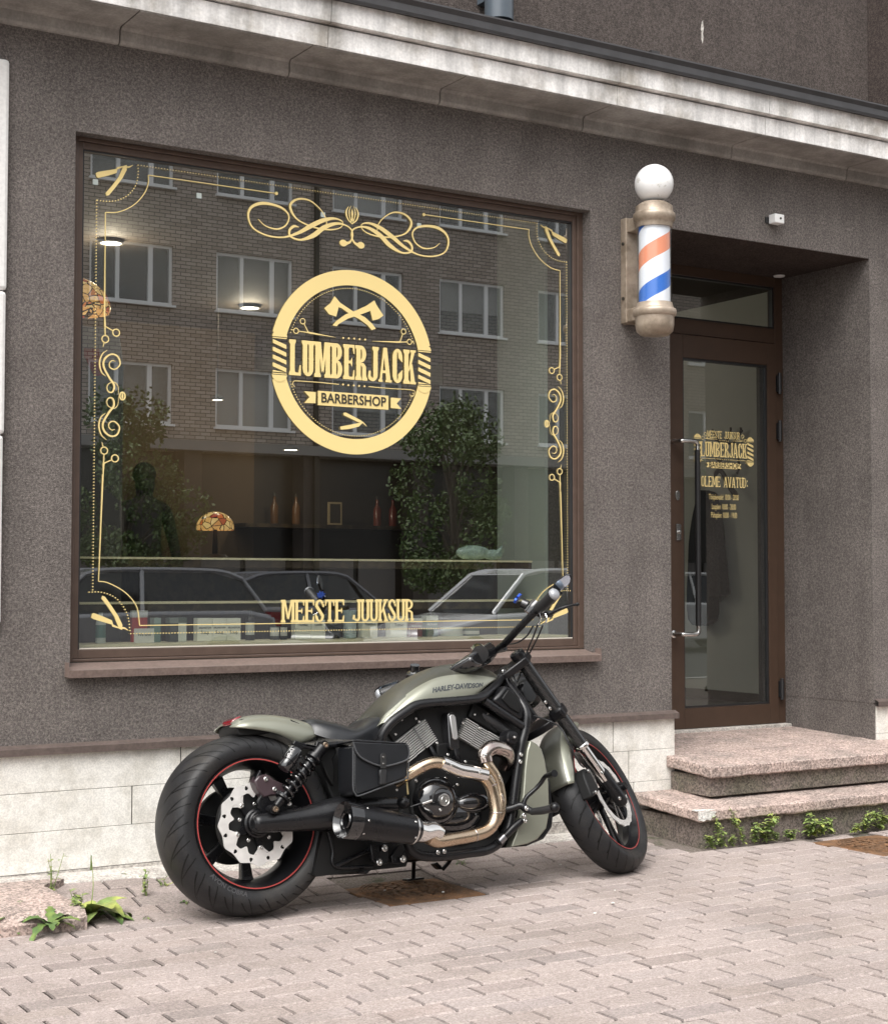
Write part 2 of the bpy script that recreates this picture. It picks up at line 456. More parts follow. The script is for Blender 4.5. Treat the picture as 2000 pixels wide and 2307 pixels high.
wp('plinth_core', boxes([((-6, .03, -.3), (3.45, .35, .54)), ((5.6, .03, -.3), (12, .35, .54))]), M_GROUT)
bm = boxes([((-6, -.028, .522), (3.462, .0, .5245)), ((-6, -.030, .522), (3.462, -.028, .548)), ((4.835, -.028, .522), (12, .0, .5245)), ((4.835, -.03, .522), (12, -.028, .548))])
cv = [bm.verts.new(p) for p in ((-6, -.030, .548), (3.462, -.030, .548), (3.462, 0, .561), (-6, 0, .561))]; bm.faces.new(cv)
cv = [bm.verts.new(p) for p in ((4.835, -.030, .548), (12, -.030, .548), (12, 0, .561), (4.835, 0, .561))]; bm.faces.new(cv)
wp('plinth_capping', bm, M_CAPM)
# cornice
CJ = [-6, -2.4, -.95, .60, 1.35, 2.10, 2.897, 3.835, 4.649, 5.5, 6.6, 8, 12]
bm = bmesh.new(); bs = bmesh.new()
def xprism(bm, x0, x1, prof):
    n = len(prof); A = [bm.verts.new((x0, y, z)) for y, z in prof]; B = [bm.verts.new((x1, y, z)) for y, z in prof]
    bm.faces.new(A); bm.faces.new(B)
    for i in range(n): bm.faces.new([A[i], A[(i + 1) % n], B[(i + 1) % n], B[i]])
for a, b in zip(CJ, CJ[1:]):
    xprism(bs, a + .003, b - .003, [(0, 3.33), (-.012, 3.333), (-.020, 3.345), (-.022, 3.385), (-.032, 3.396), (-.235, 3.396), (-.235, 3.42), (0, 3.42)])
for a, b in zip([-6, -1.9, .05, 1.42, 2.93, 3.86, 4.68, 12], [-1.9, .05, 1.42, 2.93, 3.86, 4.68, 12, 12]):
    if a < b:
        xprism(bm, a + .0015, b - .0015, [(-.24, 3.4), (-.243, 3.488), (-.225, 3.494), (-.20, 3.494), (-.20, 3.43), (-.236, 3.421), (-.236, 3.4)])
        xprism(bm, a + .0015, b - .0015, [(-.2405, 3.497), (-.268, 3.500), (-.272, 3.592), (-.1, 3.594), (-.1, 3.4975)])
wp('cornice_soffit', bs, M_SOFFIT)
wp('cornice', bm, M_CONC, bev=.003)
wp('cornice_core', boxes([((-6, -.2, 3.425), (12, .004, 3.6))]), M_GROUT)
bm = bmesh.new()
xprism(bm, -6, 12, [(-.284, 3.588), (-.296, 3.586), (-.299, 3.600), (-.280, 3.606), (-.276, 3.640), (-.286, 3.660), (-.284, 3.668), (.0, 3.70), (.0, 3.60), (-.272, 3.598), (-.282, 3.596)])
for x in (3.12, 4.75): box(bm, (x, -.262, 3.668), (x + .05, -.2, 3.69))
wp('metal_flashing', bm, M_FLASH)

# ---------------------------------------------------------------- shop window
WIN = empty('shop_window', (0, 0, 0)); WIN.parent = SHOP
def frame4(bm, x0, x1, z0, z1, y0, y1, t, tb=None, tt=None):
    tb = t if tb is None else tb; tt = t if tt is None else tt
    box(bm, (x0, y0, z0), (x0 + t, y1, z1)); box(bm, (x1 - t, y0, z0), (x1, y1, z1))
    box(bm, (x0 + t, y0, z0), (x1 - t, y1, z0 + tb)); box(bm, (x0 + t, y0, z1 - tt), (x1 - t, y1, z1))
bm = bmesh.new()
frame4(bm, WX0, WX1, .868, WZ1, .060, .13, .032, .012, .018)
frame4(bm, WX0 + .0325, WX1 - .0325, .8805, WZ1 - .0185, .068, .125, .022, .036, .028)
wp('window_frame', bm, M_BROWN, WIN, bev=.003)
bm = bmesh.new(); frame4(bm, .485, 2.900, .917, 2.910, .074, .088, .006)
wp('window_gasket', bm, M_BLACKP, WIN)
wp('window_bead', boxes([((.4915, .070, .9175), (2.8935, .0835, .9225))]), mat('pale_bead', (.62, .58, .50), .4), WIN)
GX0, GX1, GZ0, GZ1 = .4915, 2.8935, .923, 2.9035
wp('window_pane', boxes([((GX0, .090, GZ0), (GX1, .096, GZ1))]), M_GLASS, WIN)
bm = bmesh.new()
xprism(bm, .412, 2.975, [(-.045, .812), (-.048, .842), (.06, .866), (.06, .86), (-.0435, .836), (-.0435, .812)])
box(bm, (.409, -.046, .815), (.4125, .0, .872)); box(bm, (2.9745, -.046, .815), (2.978, .0, .872))
wp('window_sill', bm, M_SILL, WIN, bev=.001)
wp('sill_gap', boxes([((WX0, .058, .836), (WX1, .12, .8678))]), M_INK, WIN)

# ---------------------------------------------------------------- gold vinyl on the window
class Vinyl:
    """flat gold film in a plane of constant y; every stroke sits a hair further out than the one before"""
    def __init__(s, y, sign=-1, step=.00001): s.bm = bmesh.new(); s.y = y; s.k = 0; s.step = step * sign
    def yy(s): s.k += 1; return s.y + s.k * s.step
    def poly(s, pts):
        y = s.yy(); P = [Vector((a, y, b)) for a, b in pts]
        V = [s.bm.verts.new(p) for p in P]
        for t in tessellate_polygon([P]):
            try: s.bm.faces.new([V[i] for i in t])
            except ValueError: pass
    def dot(s, x, z, r, n=8, rz=None):
        s.poly([(x + r * math.cos(2 * PI * k / n), z + (rz or r) * math.sin(2 * PI * k / n)) for k in range(n)])
    def ring(s, x, z, r, t, a0=0, a1=2 * PI, n=64, rz=None, tz=None):
        y = s.yy(); rz = r if rz is None else rz; tz = t if tz is None else tz
        V = [[s.bm.verts.new((x + q * math.cos(a), y, z + qz * math.sin(a))) for q, qz in ((r, rz), (r - t, rz - tz))] for a in [a0 + (a1 - a0) * k / n for k in range(n + 1)]]
        for A, B in zip(V, V[1:]): s.bm.faces.new([A[0], B[0], B[1], A[1]])
    def ribbon(s, pts, wpx=.0011, n=7, smooth=True, ramp=.000001):
        """pts (x, z, width)"""
        P = [Vector(p if len(p) == 3 else (p[0], p[1], 1.5)) for p in pts]
        P = catmull(P, n) if smooth and len(P) > 2 else P
        y = s.yy(); prev = None; m = len(P)
        for i, p in enumerate(P):
            d = P[min(i + 1, m - 1)] - P[max(i - 1, 0)]; d.z = 0
            d = d.normalized() if d.length > 0 else Vector((1, 0, 0))
            h = max(.35, p.z) * wpx; nn = Vector((-d.y, d.x)) * h
            yy = y - i * ramp
            cur = (s.bm.verts.new((p.x + nn.x, yy, p.y + nn.y)), s.bm.verts.new((p.x - nn.x, yy, p.y - nn.y)))
            if prev: s.bm.faces.new([prev[0], cur[0], cur[1], prev[1]])
            prev = cur
        s.y -= m * ramp * .2
    def dots(s, pts, pitch=.0126, r=.0029, smooth=False):
        P = catmull([Vector((a[0], a[1], 0)) for a in pts], 6) if smooth else [Vector((a[0], a[1], 0)) for a in pts]
        carry = 0
        for A, B in zip(P, P[1:]):
            L = (B - A).length; d = carry
            while d < L:
                q = A + (B - A) * (d / L); s.dot(q.x, q.y, r, 6); d += pitch
            carry = d - L

def glyph(ch, st=.20):
    """condensed slab-serif capitals; unit height; returns (width, polygons)"""
    W = .50; sh = .085; ov = .05; P = []
    def rect(a, b, c, d): P.append([(a, b), (c, b), (c, d), (a, d)])
    def serif(x, top, w=st):
        if top: P.append([(x - ov, .93), (x - ov, 1), (x + w + ov, 1), (x + w + ov, .93), (x + w, .87), (x, .87)])
        else: P.append([(x - ov, 0), (x - ov, .07), (x, .13), (x + w, .13), (x + w + ov, .07), (x + w + ov, 0)])
    def spur(x): P.append([(x - .025, .5), (x + st * .5, .56), (x + st + .025, .5), (x + st * .5, .44)])
    def stem(x, t=True, b=True, sp=True, z0=0, z1=1):
        rect(x, z0, x + st, z1)
        if t: serif(x, True)
        if b: serif(x, False)
        if sp: spur(x)
    def arc(cx, cz, rx, rz, tx, tz, a0, a1, n=14):
        o = [(cx + rx * math.cos(R(a0 + (a1 - a0) * i / n)), cz + rz * math.sin(R(a0 + (a1 - a0) * i / n))) for i in range(n + 1)]
        i_ = [(cx + (rx - tx) * math.cos(R(a0 + (a1 - a0) * i / n)), cz + (rz - tz) * math.sin(R(a0 + (a1 - a0) * i / n))) for i in range(n + 1)]
        for k in range(n): P.append([o[k], o[k + 1], i_[k + 1], i_[k]])
    if ch == 'L': stem(0); rect(st, 0, W - .06, sh); P.append([(W - .12, 0), (W, 0), (W, .30), (W - .05, .30), (W - .10, .14)])
    elif ch == 'U': stem(0, True, False, z0=.22); stem(W - st, True, False, z0=.22); arc(W / 2, .22, W / 2, .22, st, .09, 180, 360)
    elif ch == 'M':
        W = .70; stem(0, sp=False); stem(W - st, sp=False)
        P.append([(st * .6, 1), (st + .05, 1), (W / 2 + .03, .25), (W / 2 - .05, .12)]); P.append([(W - st * .6, 1), (W - st - .05, 1), (W / 2 - .03, .25), (W / 2 + .05, .12)])
    elif ch in 'BRDP':
        stem(0)
        if ch == 'D': arc(st, .5, W - st, .5, st, .085, -90, 90, 18)
        else:
            arc(st, .755, W - st - .02, .245, st * .95, .08, -90, 90)
            if ch == 'B': arc(st, .265, W - st, .265, st, .08, -90, 90)
            if ch == 'R': P.append([(st, .50), (st + .14, .50), (W - .03, .40), (W - .02, .13), (W + .04, .07), (W + .04, 0), (W - st, 0), (W - st, .38), (st, .43)])
    elif ch == 'E':
        stem(0); rect(st, 0, W - .05, sh); rect(st, 1 - sh, W - .05, 1); rect(st, .46, W - .16, .54)
        P.append([(W - .12, 0), (W, 0), (W, .28), (W - .05, .28)]); P.append([(W - .12, 1), (W, 1), (W, .74), (W - .05, .74)]); P.append([(W - .22, .5), (W - .12, .36), (W - .10, .5), (W - .12, .64)])
    elif ch == 'J': W = .46; stem(W - st, True, False, z0=.20); arc(W - st - .04, .20, st + .04, .20, st, .085, -150, 0); P.append([(-.02, .12), (.12, .05), (.12, .30), (.02, .30)])
    elif ch in 'AV':
        W = .56; A = [[(W / 2 - .09, 1), (W / 2 + .09, 1), (W, .0), (W - st, .0)], [(W / 2 - .09, 1), (W / 2 + .0, 1), (.11, .0), (.0, .0)], [(.14, .26), (W - .17, .26), (W - .19, .34), (.16, .34)],
             [(-.05, 0), (-.05, .07), (.16, .07), (.16, 0)], [(W - st - .05, 0), (W - st - .05, .07), (W + .05, .07), (W + .05, 0)]]
        if ch == 'V': A = [[(a, 1 - b) for a, b in q] for i, q in enumerate(A) if i != 2]
        P += A
    elif ch in 'CO':
        arc(W / 2, .74, W / 2, .26, st, .085, 0, 180); arc(W / 2, .26, W / 2, .26, st, .085, 180, 360); rect(0, .26, st, .74); spur(0)
        if ch == 'O': rect(W - st, .26, W, .74)
        else: P.append([(W - st, .74), (W, .74), (W, .60), (W - .09, .66)]); P.append([(W - st, .26), (W, .26), (W, .40), (W - .09, .34)])
    elif ch == 'K':
        W = .54; stem(0); P.append([(st, .42), (W - .19, .93), (W - .02, .93), (st + .12, .50), (st, .34)]); P.append([(st + .08, .50), (st + .19, .60), (W, .07), (W - st, .07)])
        rect(W - .24, .93, W + .04, 1); rect(W - st - .05, 0, W + .05, .07)
    elif ch == 'S':
        arc(W / 2, .74, W / 2, .26, st, .085, 20, 180); arc(W / 2, .26, W / 2, .26, st, .085, 180, 375)
        P.append([(0, .74), (st, .74), (W, .30), (W, .24), (W - st, .24), (0, .68)]); P.append([(W - st * .9, .80), (W, .80), (W, .66), (W - .06, .66)]); P.append([(st * .9, .20), (0, .20), (0, .36), (.06, .36)])
    elif ch == 'T': W = .54; stem(W / 2 - st / 2, False, True); rect(.05, 1 - sh, W - .05, 1); P.append([(0, 1), (.12, 1), (.05, .72), (0, .72)]); P.append([(W, 1), (W - .12, 1), (W - .05, .72), (W, .72)])
    elif ch == ':': W = .16; rect(0, .16, .15, .28); rect(0, .62, .15, .74)
    elif ch == ' ': W = .42
    return W, P
def lettering(v, s, x0, x1, z0, z1, st=.20, gap=.085):
    gs = [glyph(c, st) for c in s]; tot = sum(g[0] for g in gs) + gap * (len(s) - 1); k = (x1 - x0) / tot; x = x0
    for W_, P in gs:
        for q in P: v.poly([(x + a * k, z0 + b * (z1 - z0)) for a, b in q])
        x += (W_ + gap) * k

DEC = empty('window_decoration', (0, 0, 0))
def scissors(v, piv, tip, r1, r2, rr, wpx=.0011, tailv=None):
    """piv, tip, two ring centres in the plane"""
    v.ribbon([(*tip, .5), ((tip[0] + piv[0]) / 2, (tip[1] + piv[1]) / 2, 2.4), (*piv, 4)], wpx)
    for r in (r1, r2):
        d = Vector((piv[0] - r[0], piv[1] - r[1])).normalized()
        v.ribbon([(*piv, 2.4), (r[0] + d.x * rr, r[1] + d.y * rr, 2)], wpx, smooth=False)
        v.ring(r[0], r[1], rr, rr * .27, n=20)
    if tailv: v.ribbon([(r1[0] + tailv[0] * rr, r1[1] + tailv[1] * rr, 2), (r1[0] + tailv[0] * rr * 1.9, r1[1] + tailv[1] * rr * 2.0, 1)], wpx)
# borders, swirls and corner razors, drawn for the upper left and mirrored
xl = [(0.5853,2.6499)][0][0]; xr = [(2.8377,2.5294)][0][0]; XC = (xl + xr) / 2
ZCn = [(0.6628,1.9328)][0][1]
def mirrors(pts, mx, mz):
    return [((2 * XC - p[0]) if mx else p[0], (2 * ZCn - p[1]) if mz else p[1], *p[2:]) for p in pts]
v = Vinyl(.0850)
razor_h = [(0.6589,2.8698),(0.672,2.875),(0.673,2.8549),(0.6551,2.8186),(0.6293,2.7815),(0.5994,2.7418),(0.5887,2.7375),(0.5842,2.7482),(0.6119,2.7833),(0.6376,2.8205)]
razor_b = [(0.5426,2.8242),(0.5532,2.8307),(0.6286,2.8529),(0.6307,2.8608),(0.6567,2.8687),(0.6598,2.8649),(0.6338,2.852),(0.6296,2.8362),(0.5943,2.8208),(0.5535,2.8056),(0.5462,2.8088)]
razor_t = [(0.6633,2.8683,3),(0.6808,2.8678,3),(0.6983,2.8775,1)]
for mx in (0, 1):
    for mz in (0, 1):
        v = Vinyl(.0850)
        v.poly(mirrors(razor_h, mx, mz)); v.poly(mirrors(razor_b, mx, mz)); v.ribbon(mirrors(razor_t, mx, mz))
        wp('corner_razor', v.bm, M_GOLD, WIN)
v = Vinyl(.0850)
tl_arc = [(0.7649,2.8464,1.6),(0.766,2.8167,1.6),(0.7531,2.7767,1.6),(0.7217,2.7323,1.6),(0.6825,2.6999,1.6),(0.6347,2.677,1.6),(0.5851,2.67,1.6)]
b_arc = [(0.5721,1.1857,1.6),(0.6087,1.1803,1.6),(0.6658,1.153,1.6),(0.7062,1.1201,1.6),(0.7354,1.0762,1.6),(0.7459,1.0075,1.6)]
for mx in (0, 1):
    v.ribbon(mirrors(tl_arc, mx, 0)); v.ribbon(mirrors(b_arc, mx, 0))
    a = tl_arc[-1]; b = [(0.5874,2.2443)][0]; v.ribbon(mirrors([(a[0], a[1], 1.5), (xl, (a[1] + b[1]) / 2, 1.7), (xl, b[1], 3)], mx, 0), smooth=False)
    a = b_arc[0]; b = [(0.5819,1.613)][0]; v.ribbon(mirrors([(a[0], a[1], 1.5), (xl, b[1], 3)], mx, 0), smooth=False)
e = [(1.3433,2.8397)][0]
for mx in (0, 1):
    v.ribbon(mirrors([(*tl_arc[0][:2], 1.6), (e[0], tl_arc[0][1], 1.6)], mx, 0), smooth=False); q = mirrors([(e[0], tl_arc[0][1])], mx, 0)[0]; v.dot(q[0], q[1], .008)
v.ribbon([(*b_arc[-1][:2], 1.6), *mirrors([(*b_arc[-1][:2], 1.6)], 1, 0)], smooth=False)
wp('border_line', v.bm, M_GOLD, WIN)
v = Vinyl(.0846)
da = [(0.7203,2.8805),(0.7215,2.8447),(0.7131,2.8011),(0.6863,2.7595),(0.6472,2.7312),(0.604,2.7172),(0.5481,2.7142)]
db = [(0.5333,1.1425),(0.5809,1.1424),(0.632,1.1259),(0.6693,1.093),(0.6955,1.0437),(0.7059,0.9753)]
for mx in (0, 1):
    v.dots(mirrors(da, mx, 0), smooth=True); v.dots(mirrors([da[-1], (da[-1][0], db[0][1])], mx, 0)); v.dots(mirrors(db, mx, 0), smooth=True)
v.dots([da[0], mirrors([da[0]], 1, 0)[0]]); v.dots([db[-1], mirrors([db[-1]], 1, 0)[0]])
wp('dotted_border', v.bm, M_GOLD, WIN)
v = Vinyl(.0850)
sa = [(0.5992,2.1142,1),(0.5768,2.094,3),(0.5667,2.0581,4),(0.5752,2.0237,3),(0.5935,2.0074,1)]
sb = [(0.6339,2.0697,1),(0.6202,2.0731,2),(0.608,2.0612,2.5),(0.6113,2.0438,3),(0.6319,2.0387,3),(0.6523,2.06,3.5),(0.6428,2.0902,4),(0.6153,2.0978,4),(0.5883,2.0773,5),(0.5841,2.0462,5),(0.6072,2.004,5),(0.628,1.9746,5),(0.6237,1.9479,4),(0.6078,1.9447,3),(0.5986,1.9595,2.5),(0.6052,1.9775,2),(0.6279,1.9856,2),(0.6441,1.9713,1.5),(0.6481,1.9363,1)]
sc_ = [(0.5878,2.2091),(0.5862,2.275),(0.5897,2.1574),(0.635,2.1867)]
for mx in (0, 1):
    v = Vinyl(.0850)
    for mz in (0, 1):
        v.ribbon(mirrors(sa, mx, mz), .0008); v.ribbon(mirrors(sb, mx, mz), .0008)
        q = mirrors(sc_, mx, mz); scissors(v, q[0][:2], q[1][:2], q[2][:2], q[3][:2], .0165, .0010, (-.3 if not mx else .3, -1 if not mz else 1))
    q = mirrors([(0.6637,1.932)], mx, 0)[0]
    v.ring(q[0], q[1], .014, .006, n=20, rz=.018); v.dot(q[0], q[1], .004, rz=.012)
    wp('side_scrollwork', v.bm, M_GOLD, WIN)
v = Vinyl(.0850)
ca = [(1.2575,2.7256,1),(1.293,2.7001,2),(1.3466,2.6929,3),(1.3884,2.7143,3),(1.4032,2.7544,3),(1.376,2.7839,4),(1.3221,2.7962,5),(1.2688,2.7937,6),(1.2249,2.7703,5),(1.2123,2.7309,4),(1.2342,2.6849,3),(1.2992,2.6601,3),(1.3767,2.661,3),(1.4489,2.6886,6),(1.5096,2.7261,9),(1.5709,2.7584,8),(1.6267,2.7725,4),(1.6643,2.7614,2),(1.6519,2.7348,2),(1.5959,2.7198,3),(1.5218,2.722,3),(1.4486,2.7435,3),(1.4151,2.7778,5),(1.4119,2.8103,5),(1.4481,2.8359,4),(1.5029,2.8358,3),(1.5522,2.8061,2),(1.5801,2.7707,2),(1.5865,2.7353,2)]
cb = [(1.4517,2.7137,1),(1.4275,2.7146,5),(1.4065,2.6946,5),(1.4127,2.6679,4),(1.4611,2.6598,4),(1.522,2.6862,9),(1.5711,2.7252,9),(1.6268,2.7497,6),(1.6706,2.751,3),(1.7052,2.7356,3),(1.7148,2.7087,3),(1.7023,2.6792,4),(1.6803,2.6683,7)]
for mx in (0, 1):
    v.ribbon(mirrors(ca, mx, 0), .0011, 8); v.ribbon(mirrors(cb, mx, 0), .0011, 8)
    q = mirrors([(1.6678,2.6691)], mx, 0)[0]; v.dot(q[0], q[1], .019, 14, .015)
lx, lz = XC, [(1.7189,2.799)][0][1]
for k in (-1, 1):
    v.ribbon([(lx, lz - .040, 2), (lx + k * .022, lz - .020, 3), (lx + k * .030, lz + .010, 3.5), (lx + k * .018, lz + .036, 1)])
    v.ribbon([(lx + k * .004, lz - .034, 1.5), (lx + k * .013, lz - .008, 2.2), (lx + k * .015, lz + .016, 2.2), (lx + k * .006, lz + .040, .8)])
v.poly([(lx, lz + .030), (lx + .006, lz + .008), (lx + .003, lz - .010), (lx + .006, lz - .022), (lx, lz - .032), (lx - .006, lz - .022), (lx - .003, lz - .010), (lx - .006, lz + .008)])
wp('top_flourish', v.bm, M_GOLD, WIN)
# round badge
BX, BZ, BR, BA = 1.7208, 2.1475, .4055, .2567
v = Vinyl(.0850)
v.ring(BX, BZ, BR, .067, BA, PI - BA, 90); v.ring(BX, BZ, BR, .067, PI + BA, 2 * PI - BA, 90)
for k in range(170):
    a = 2 * PI * k / 170
    if abs(math.sin(a)) > math.sin(.30): v.dot(BX + .325 * math.cos(a), BZ + .325 * math.sin(a), .0026, 6)
v.poly([(1.6249,2.4303),(1.6522,2.4039),(1.7137,2.3733),(1.7757,2.3515),(1.8139,2.3243),(1.8314,2.3044),(1.8105,2.2965),(1.7896,2.3161),(1.7481,2.3399),(1.7069,2.3545),(1.659,2.3804),(1.6455,2.3834),(1.6334,2.3406),(1.5983,2.3477),(1.5747,2.3726),(1.6048,2.3977)])
v.poly([(1.824,2.4305),(1.8345,2.4107),(1.8697,2.3672),(1.8452,2.3485),(1.8146,2.3397),(1.8033,2.3815),(1.7481,2.3582),(1.6933,2.3381),(1.6458,2.3097),(1.6356,2.2986),(1.6154,2.301),(1.6322,2.3206),(1.6796,2.355),(1.7342,2.3782),(1.7824,2.4021)])
scissors(v, [(1.4986,2.2599)][0], [(1.6311,2.2494)][0], [(1.4392,2.2621)][0], [(1.4706,2.3064)][0], .0135, .0009, (-1, .2))
scissors(v, [(1.9546,2.255)][0], [(1.8121,2.2478)][0], [(2.0045,2.2603)][0], [(1.9737,2.3042)][0], .0135, .0009, (1, 0))
def polemark(v, cx, cz, w, h, dirn=1):
    v.poly([(cx - w * .5, cz + h * .37), (cx + w * .5, cz + h * .37), (cx + w * .42, cz + h * .44), (cx + w * .12, cz + h * .5), (cx - w * .12, cz + h * .5), (cx - w * .42, cz + h * .44)])
    v.poly([(cx - w * .5, cz - h * .37), (cx - w * .42, cz - h * .44), (cx - w * .12, cz - h * .5), (cx + w * .12, cz - h * .5), (cx + w * .42, cz - h * .44), (cx + w * .5, cz - h * .37)])
    v.poly([(cx - w * .46, cz + h * .335), (cx + w * .46, cz + h * .335), (cx + w * .46, cz + h * .355), (cx - w * .46, cz + h * .355)])
    v.poly([(cx - w * .46, cz - h * .335), (cx + w * .46, cz - h * .335), (cx + w * .46, cz - h * .355), (cx - w * .46, cz - h * .355)])
    for k in range(5):
        z = cz + h * (.27 - .15 * k)
        P = [(cx - w * .44, z + h * .05), (cx - w * .44, z - h * .03), (cx + w * .44, z - h * .13), (cx + w * .44, z - h * .05)]
        P = [(a, max(cz - h * .315, min(cz + h * .315, b))) for a, b in P]; v.poly(P)
a = [(1.3616,2.1481)][0]; b = [(2.0823,2.1451)][0]
polemark(v, a[0], a[1], .073, .222); polemark(v, b[0], b[1], .073, .222)
L0 = [(1.4112,2.223),(1.4121,2.0692),(2.0318,2.224),(2.032,2.0703)]
lettering(v, 'LUMBERJACK', L0[0][0], L0[2][0], (L0[1][1] + L0[3][1]) / 2, (L0[0][1] + L0[2][1]) / 2, st=.215)
for u, q in enumerate([(1.6677,2.2494),(1.695,2.2504),(1.7223,2.2514),(1.7491,2.2512),(1.7767,2.2516),(1.6672,2.0454),(1.6937,2.0441),(1.7204,2.0447),(1.7471,2.0446),(1.774,2.0446)]): v.dot(q[0], q[1], .0055, 4)
la = [(1.434,2.0186,1),(1.4241,2.0298,1.3),(1.4286,2.0431,1.3),(1.4469,2.0461,1.3),(1.5461,2.0469,1.3),(1.6469,2.0446,1.5)]
lb = [(2.0049,2.024,1),(2.0157,2.0135,1.3),(2.0285,2.0267,1.3),(2.0192,2.0434,1.3),(1.9021,2.0432,1.3),(1.7947,2.0447,1.5)]
v.ribbon(la); v.ribbon(lb)
rb = [(1.5443,2.0109),(1.8952,2.009),(1.8968,1.946),(1.5433,1.9494)]
zt = (rb[0][1] + rb[1][1]) / 2; zb = (rb[2][1] + rb[3][1]) / 2
v.poly([(rb[0][0], zt), (rb[1][0], zt), (rb[1][0], zb), (rb[0][0], zb)])
v.poly([(1.4787,2.0037),(1.5343,2.0031),(1.5333,1.9548),(1.479,1.9533),(1.5033,1.9797)]); v.poly([(1.9072,2.003),(1.9609,2.0021),(1.9376,1.9779),(1.9624,1.9548),(1.9066,1.9564)])
v.poly([(1.6697,1.9215),(1.6813,1.9233),(1.7566,1.8931),(1.7669,1.884),(1.7463,1.8829),(1.6711,1.9107)]); v.poly([(1.6537,1.8599),(1.7224,1.8755),(1.769,1.8865),(1.7464,1.8647),(1.6952,1.8512),(1.6565,1.8468)]); v.ribbon([(1.7635,1.8862,3),(1.7856,1.868,1)], smooth=False)
wp('round_badge', v.bm, M_GOLD, WIN)
bm = bmesh.new(); cxr = (rb[0][0] + rb[1][0]) / 2; czr = (zt + zb) / 2
text_mesh(bm, 'BARBERSHOP', lambda x, y: (cxr + x, .0795, czr + y), size=.058, sx=.93, offset=.0012)
wp('badge_lettering', bm, M_INK, WIN)
v = Vinyl(.0850)
mt = [(1.3793,1.1075),(1.3799,1.0112),(2.0258,1.1041),(2.026,1.0029)]
_w = mt[2][0] - mt[0][0]
lettering(v, 'MEESTE', mt[0][0], mt[0][0] + _w * .462, mt[1][1], mt[0][1], st=.15, gap=.06); wp('bottom_lettering', v.bm, M_GOLD, WIN)
v = Vinyl(.0850); lettering(v, 'JUUKSUR', mt[0][0] + _w * .530, mt[2][0], mt[1][1], mt[0][1], st=.15, gap=.06); wp('bottom_lettering', v.bm, M_GOLD, WIN)
# small square stickers on the glass
v = Vinyl(.0850)
for q in [(0.5417,2.7877),(0.9883,2.7904)] + [(1.5677,2.7819),(2.0547,2.7933)]: v.poly([(q[0] - .011, q[1] - .011), (q[0] + .011, q[1] - .011), (q[0] + .011, q[1] + .011), (q[0] - .011, q[1] + .011)])
wp('square_sticker', v.bm, mat('pale_sticker', (.42, .47, .44), .5), WIN)
bpy.data.objects.remove(DEC)

# ---------------------------------------------------------------- door in its recess
DOOR = empty('entrance_door', (0, 0, 0)); DOOR.parent = SHOP
DY = .665
dl = [(4.0732,2.4165),(4.6965,2.4165),(4.0761,0.5068),(4.7017,0.4906)]            # glass corners
gx0, gx1 = dl[0][0], dl[1][0]; gzt = dl[0][1]; gzb = (dl[2][1] + dl[3][1]) / 2
tz = [(4.023,2.5486),(4.0228,2.5146),(4.7379,2.5815),(4.0751,2.6668)]
zmid0, zmid1 = gzt + .118, gzt + .215                    # door head rail / transom rail
bm = bmesh.new()
frame4(bm, 3.44, 4.828, .372, 2.928, .66, .72, .06, .012, .055)
box(bm, (3.5005, .66, zmid0 + .012), (4.7675, .72, zmid1))
box(bm, (3.86, .6605, .384), (3.915, .72, zmid0 + .0115))
wp('door_frame', bm, M_DOORBROWN, DOOR, bev=.003)
wp('side_panel', boxes([((3.5005, .675, .3845), (3.8595, .70, zmid0 + .0115))]), M_DOORBROWN, DOOR)
bm = bmesh.new()
lx0, lx1 = 3.921, 4.762; lz0, lz1 = .388, zmid0 + .008
box(bm, (lx0, .648, lz0), (gx0, .705, lz1)); box(bm, (gx1, .648, lz0), (lx1, .705, lz1))
box(bm, (gx0, .648, lz0), (gx1, .705, gzb)); box(bm, (gx0, .648, gzt), (gx1, .705, lz1))
wp('door_leaf', bm, M_DOORBROWN, DOOR, bev=.002)
bm = bmesh.new(); frame4(bm, gx0 + .0005, gx1 - .0005, gzb + .0005, gzt - .0005, .655, .70, .010)
box(bm, (gx1 - .036, .672, gzb + .01), (gx1 - .0107, .70, gzt - .0107))
wp('door_gasket', bm, M_BLACKP, DOOR)
wp('door_glass', boxes([((gx0 + .0107, .665, gzb + .0107), (gx1 - .0107, .671, gzt - .0107))]), M_DGLASS, DOOR)
wp('transom_glass', boxes([((3.512, .682, zmid1 + .0107), (4.757, .688, 2.862))]), M_DGLASS, DOOR)
bm = bmesh.new(); frame4(bm, 3.501, 4.767, zmid1 + .0005, 2.8725, .668, .70, .010); wp('transom_gasket', bm, M_BLACKP, DOOR)
hz = [(4.1107,0.575,1.9477),(4.1021,0.575,0.9026),(4.0205,0.64,1.945)]
hx = hz[0][0]
bm = bmesh.new(); sweep(bm, [(hx - .115, .648, hz[0][2]), (hx - .115, .60, hz[0][2]), (hx - .10, .575, hz[0][2]), (hx - .02, .575, hz[0][2]), (hx, .575, hz[0][2] - .015), (hx, .575, hz[0][2] - .05)], .0125, 14, 5)
_h1 = wp('handle', bm, M_STEEL, DOOR, smooth=True); bm = bmesh.new()
sweep(bm, [(hx - .115, .648, hz[1][2]), (hx - .115, .60, hz[1][2]), (hx - .10, .575, hz[1][2]), (hx - .02, .575, hz[1][2]), (hx, .575, hz[1][2] + .015), (hx, .575, hz[1][2] + .05)], .0125, 14, 5)
for z in (hz[1][2],): lathe(bm, [(0, 0), (.021, 0), (.021, .006), (.013, .009)], (hx - .115, .648, z), (0, -1, 0), 20)
hd = wp('handle', bm, M_STEEL, DOOR, smooth=True)
bm = bmesh.new(); cyl(bm, (hx, .575, hz[1][2] + .045), (hx, .575, hz[0][2] - .045), .0155, 18)
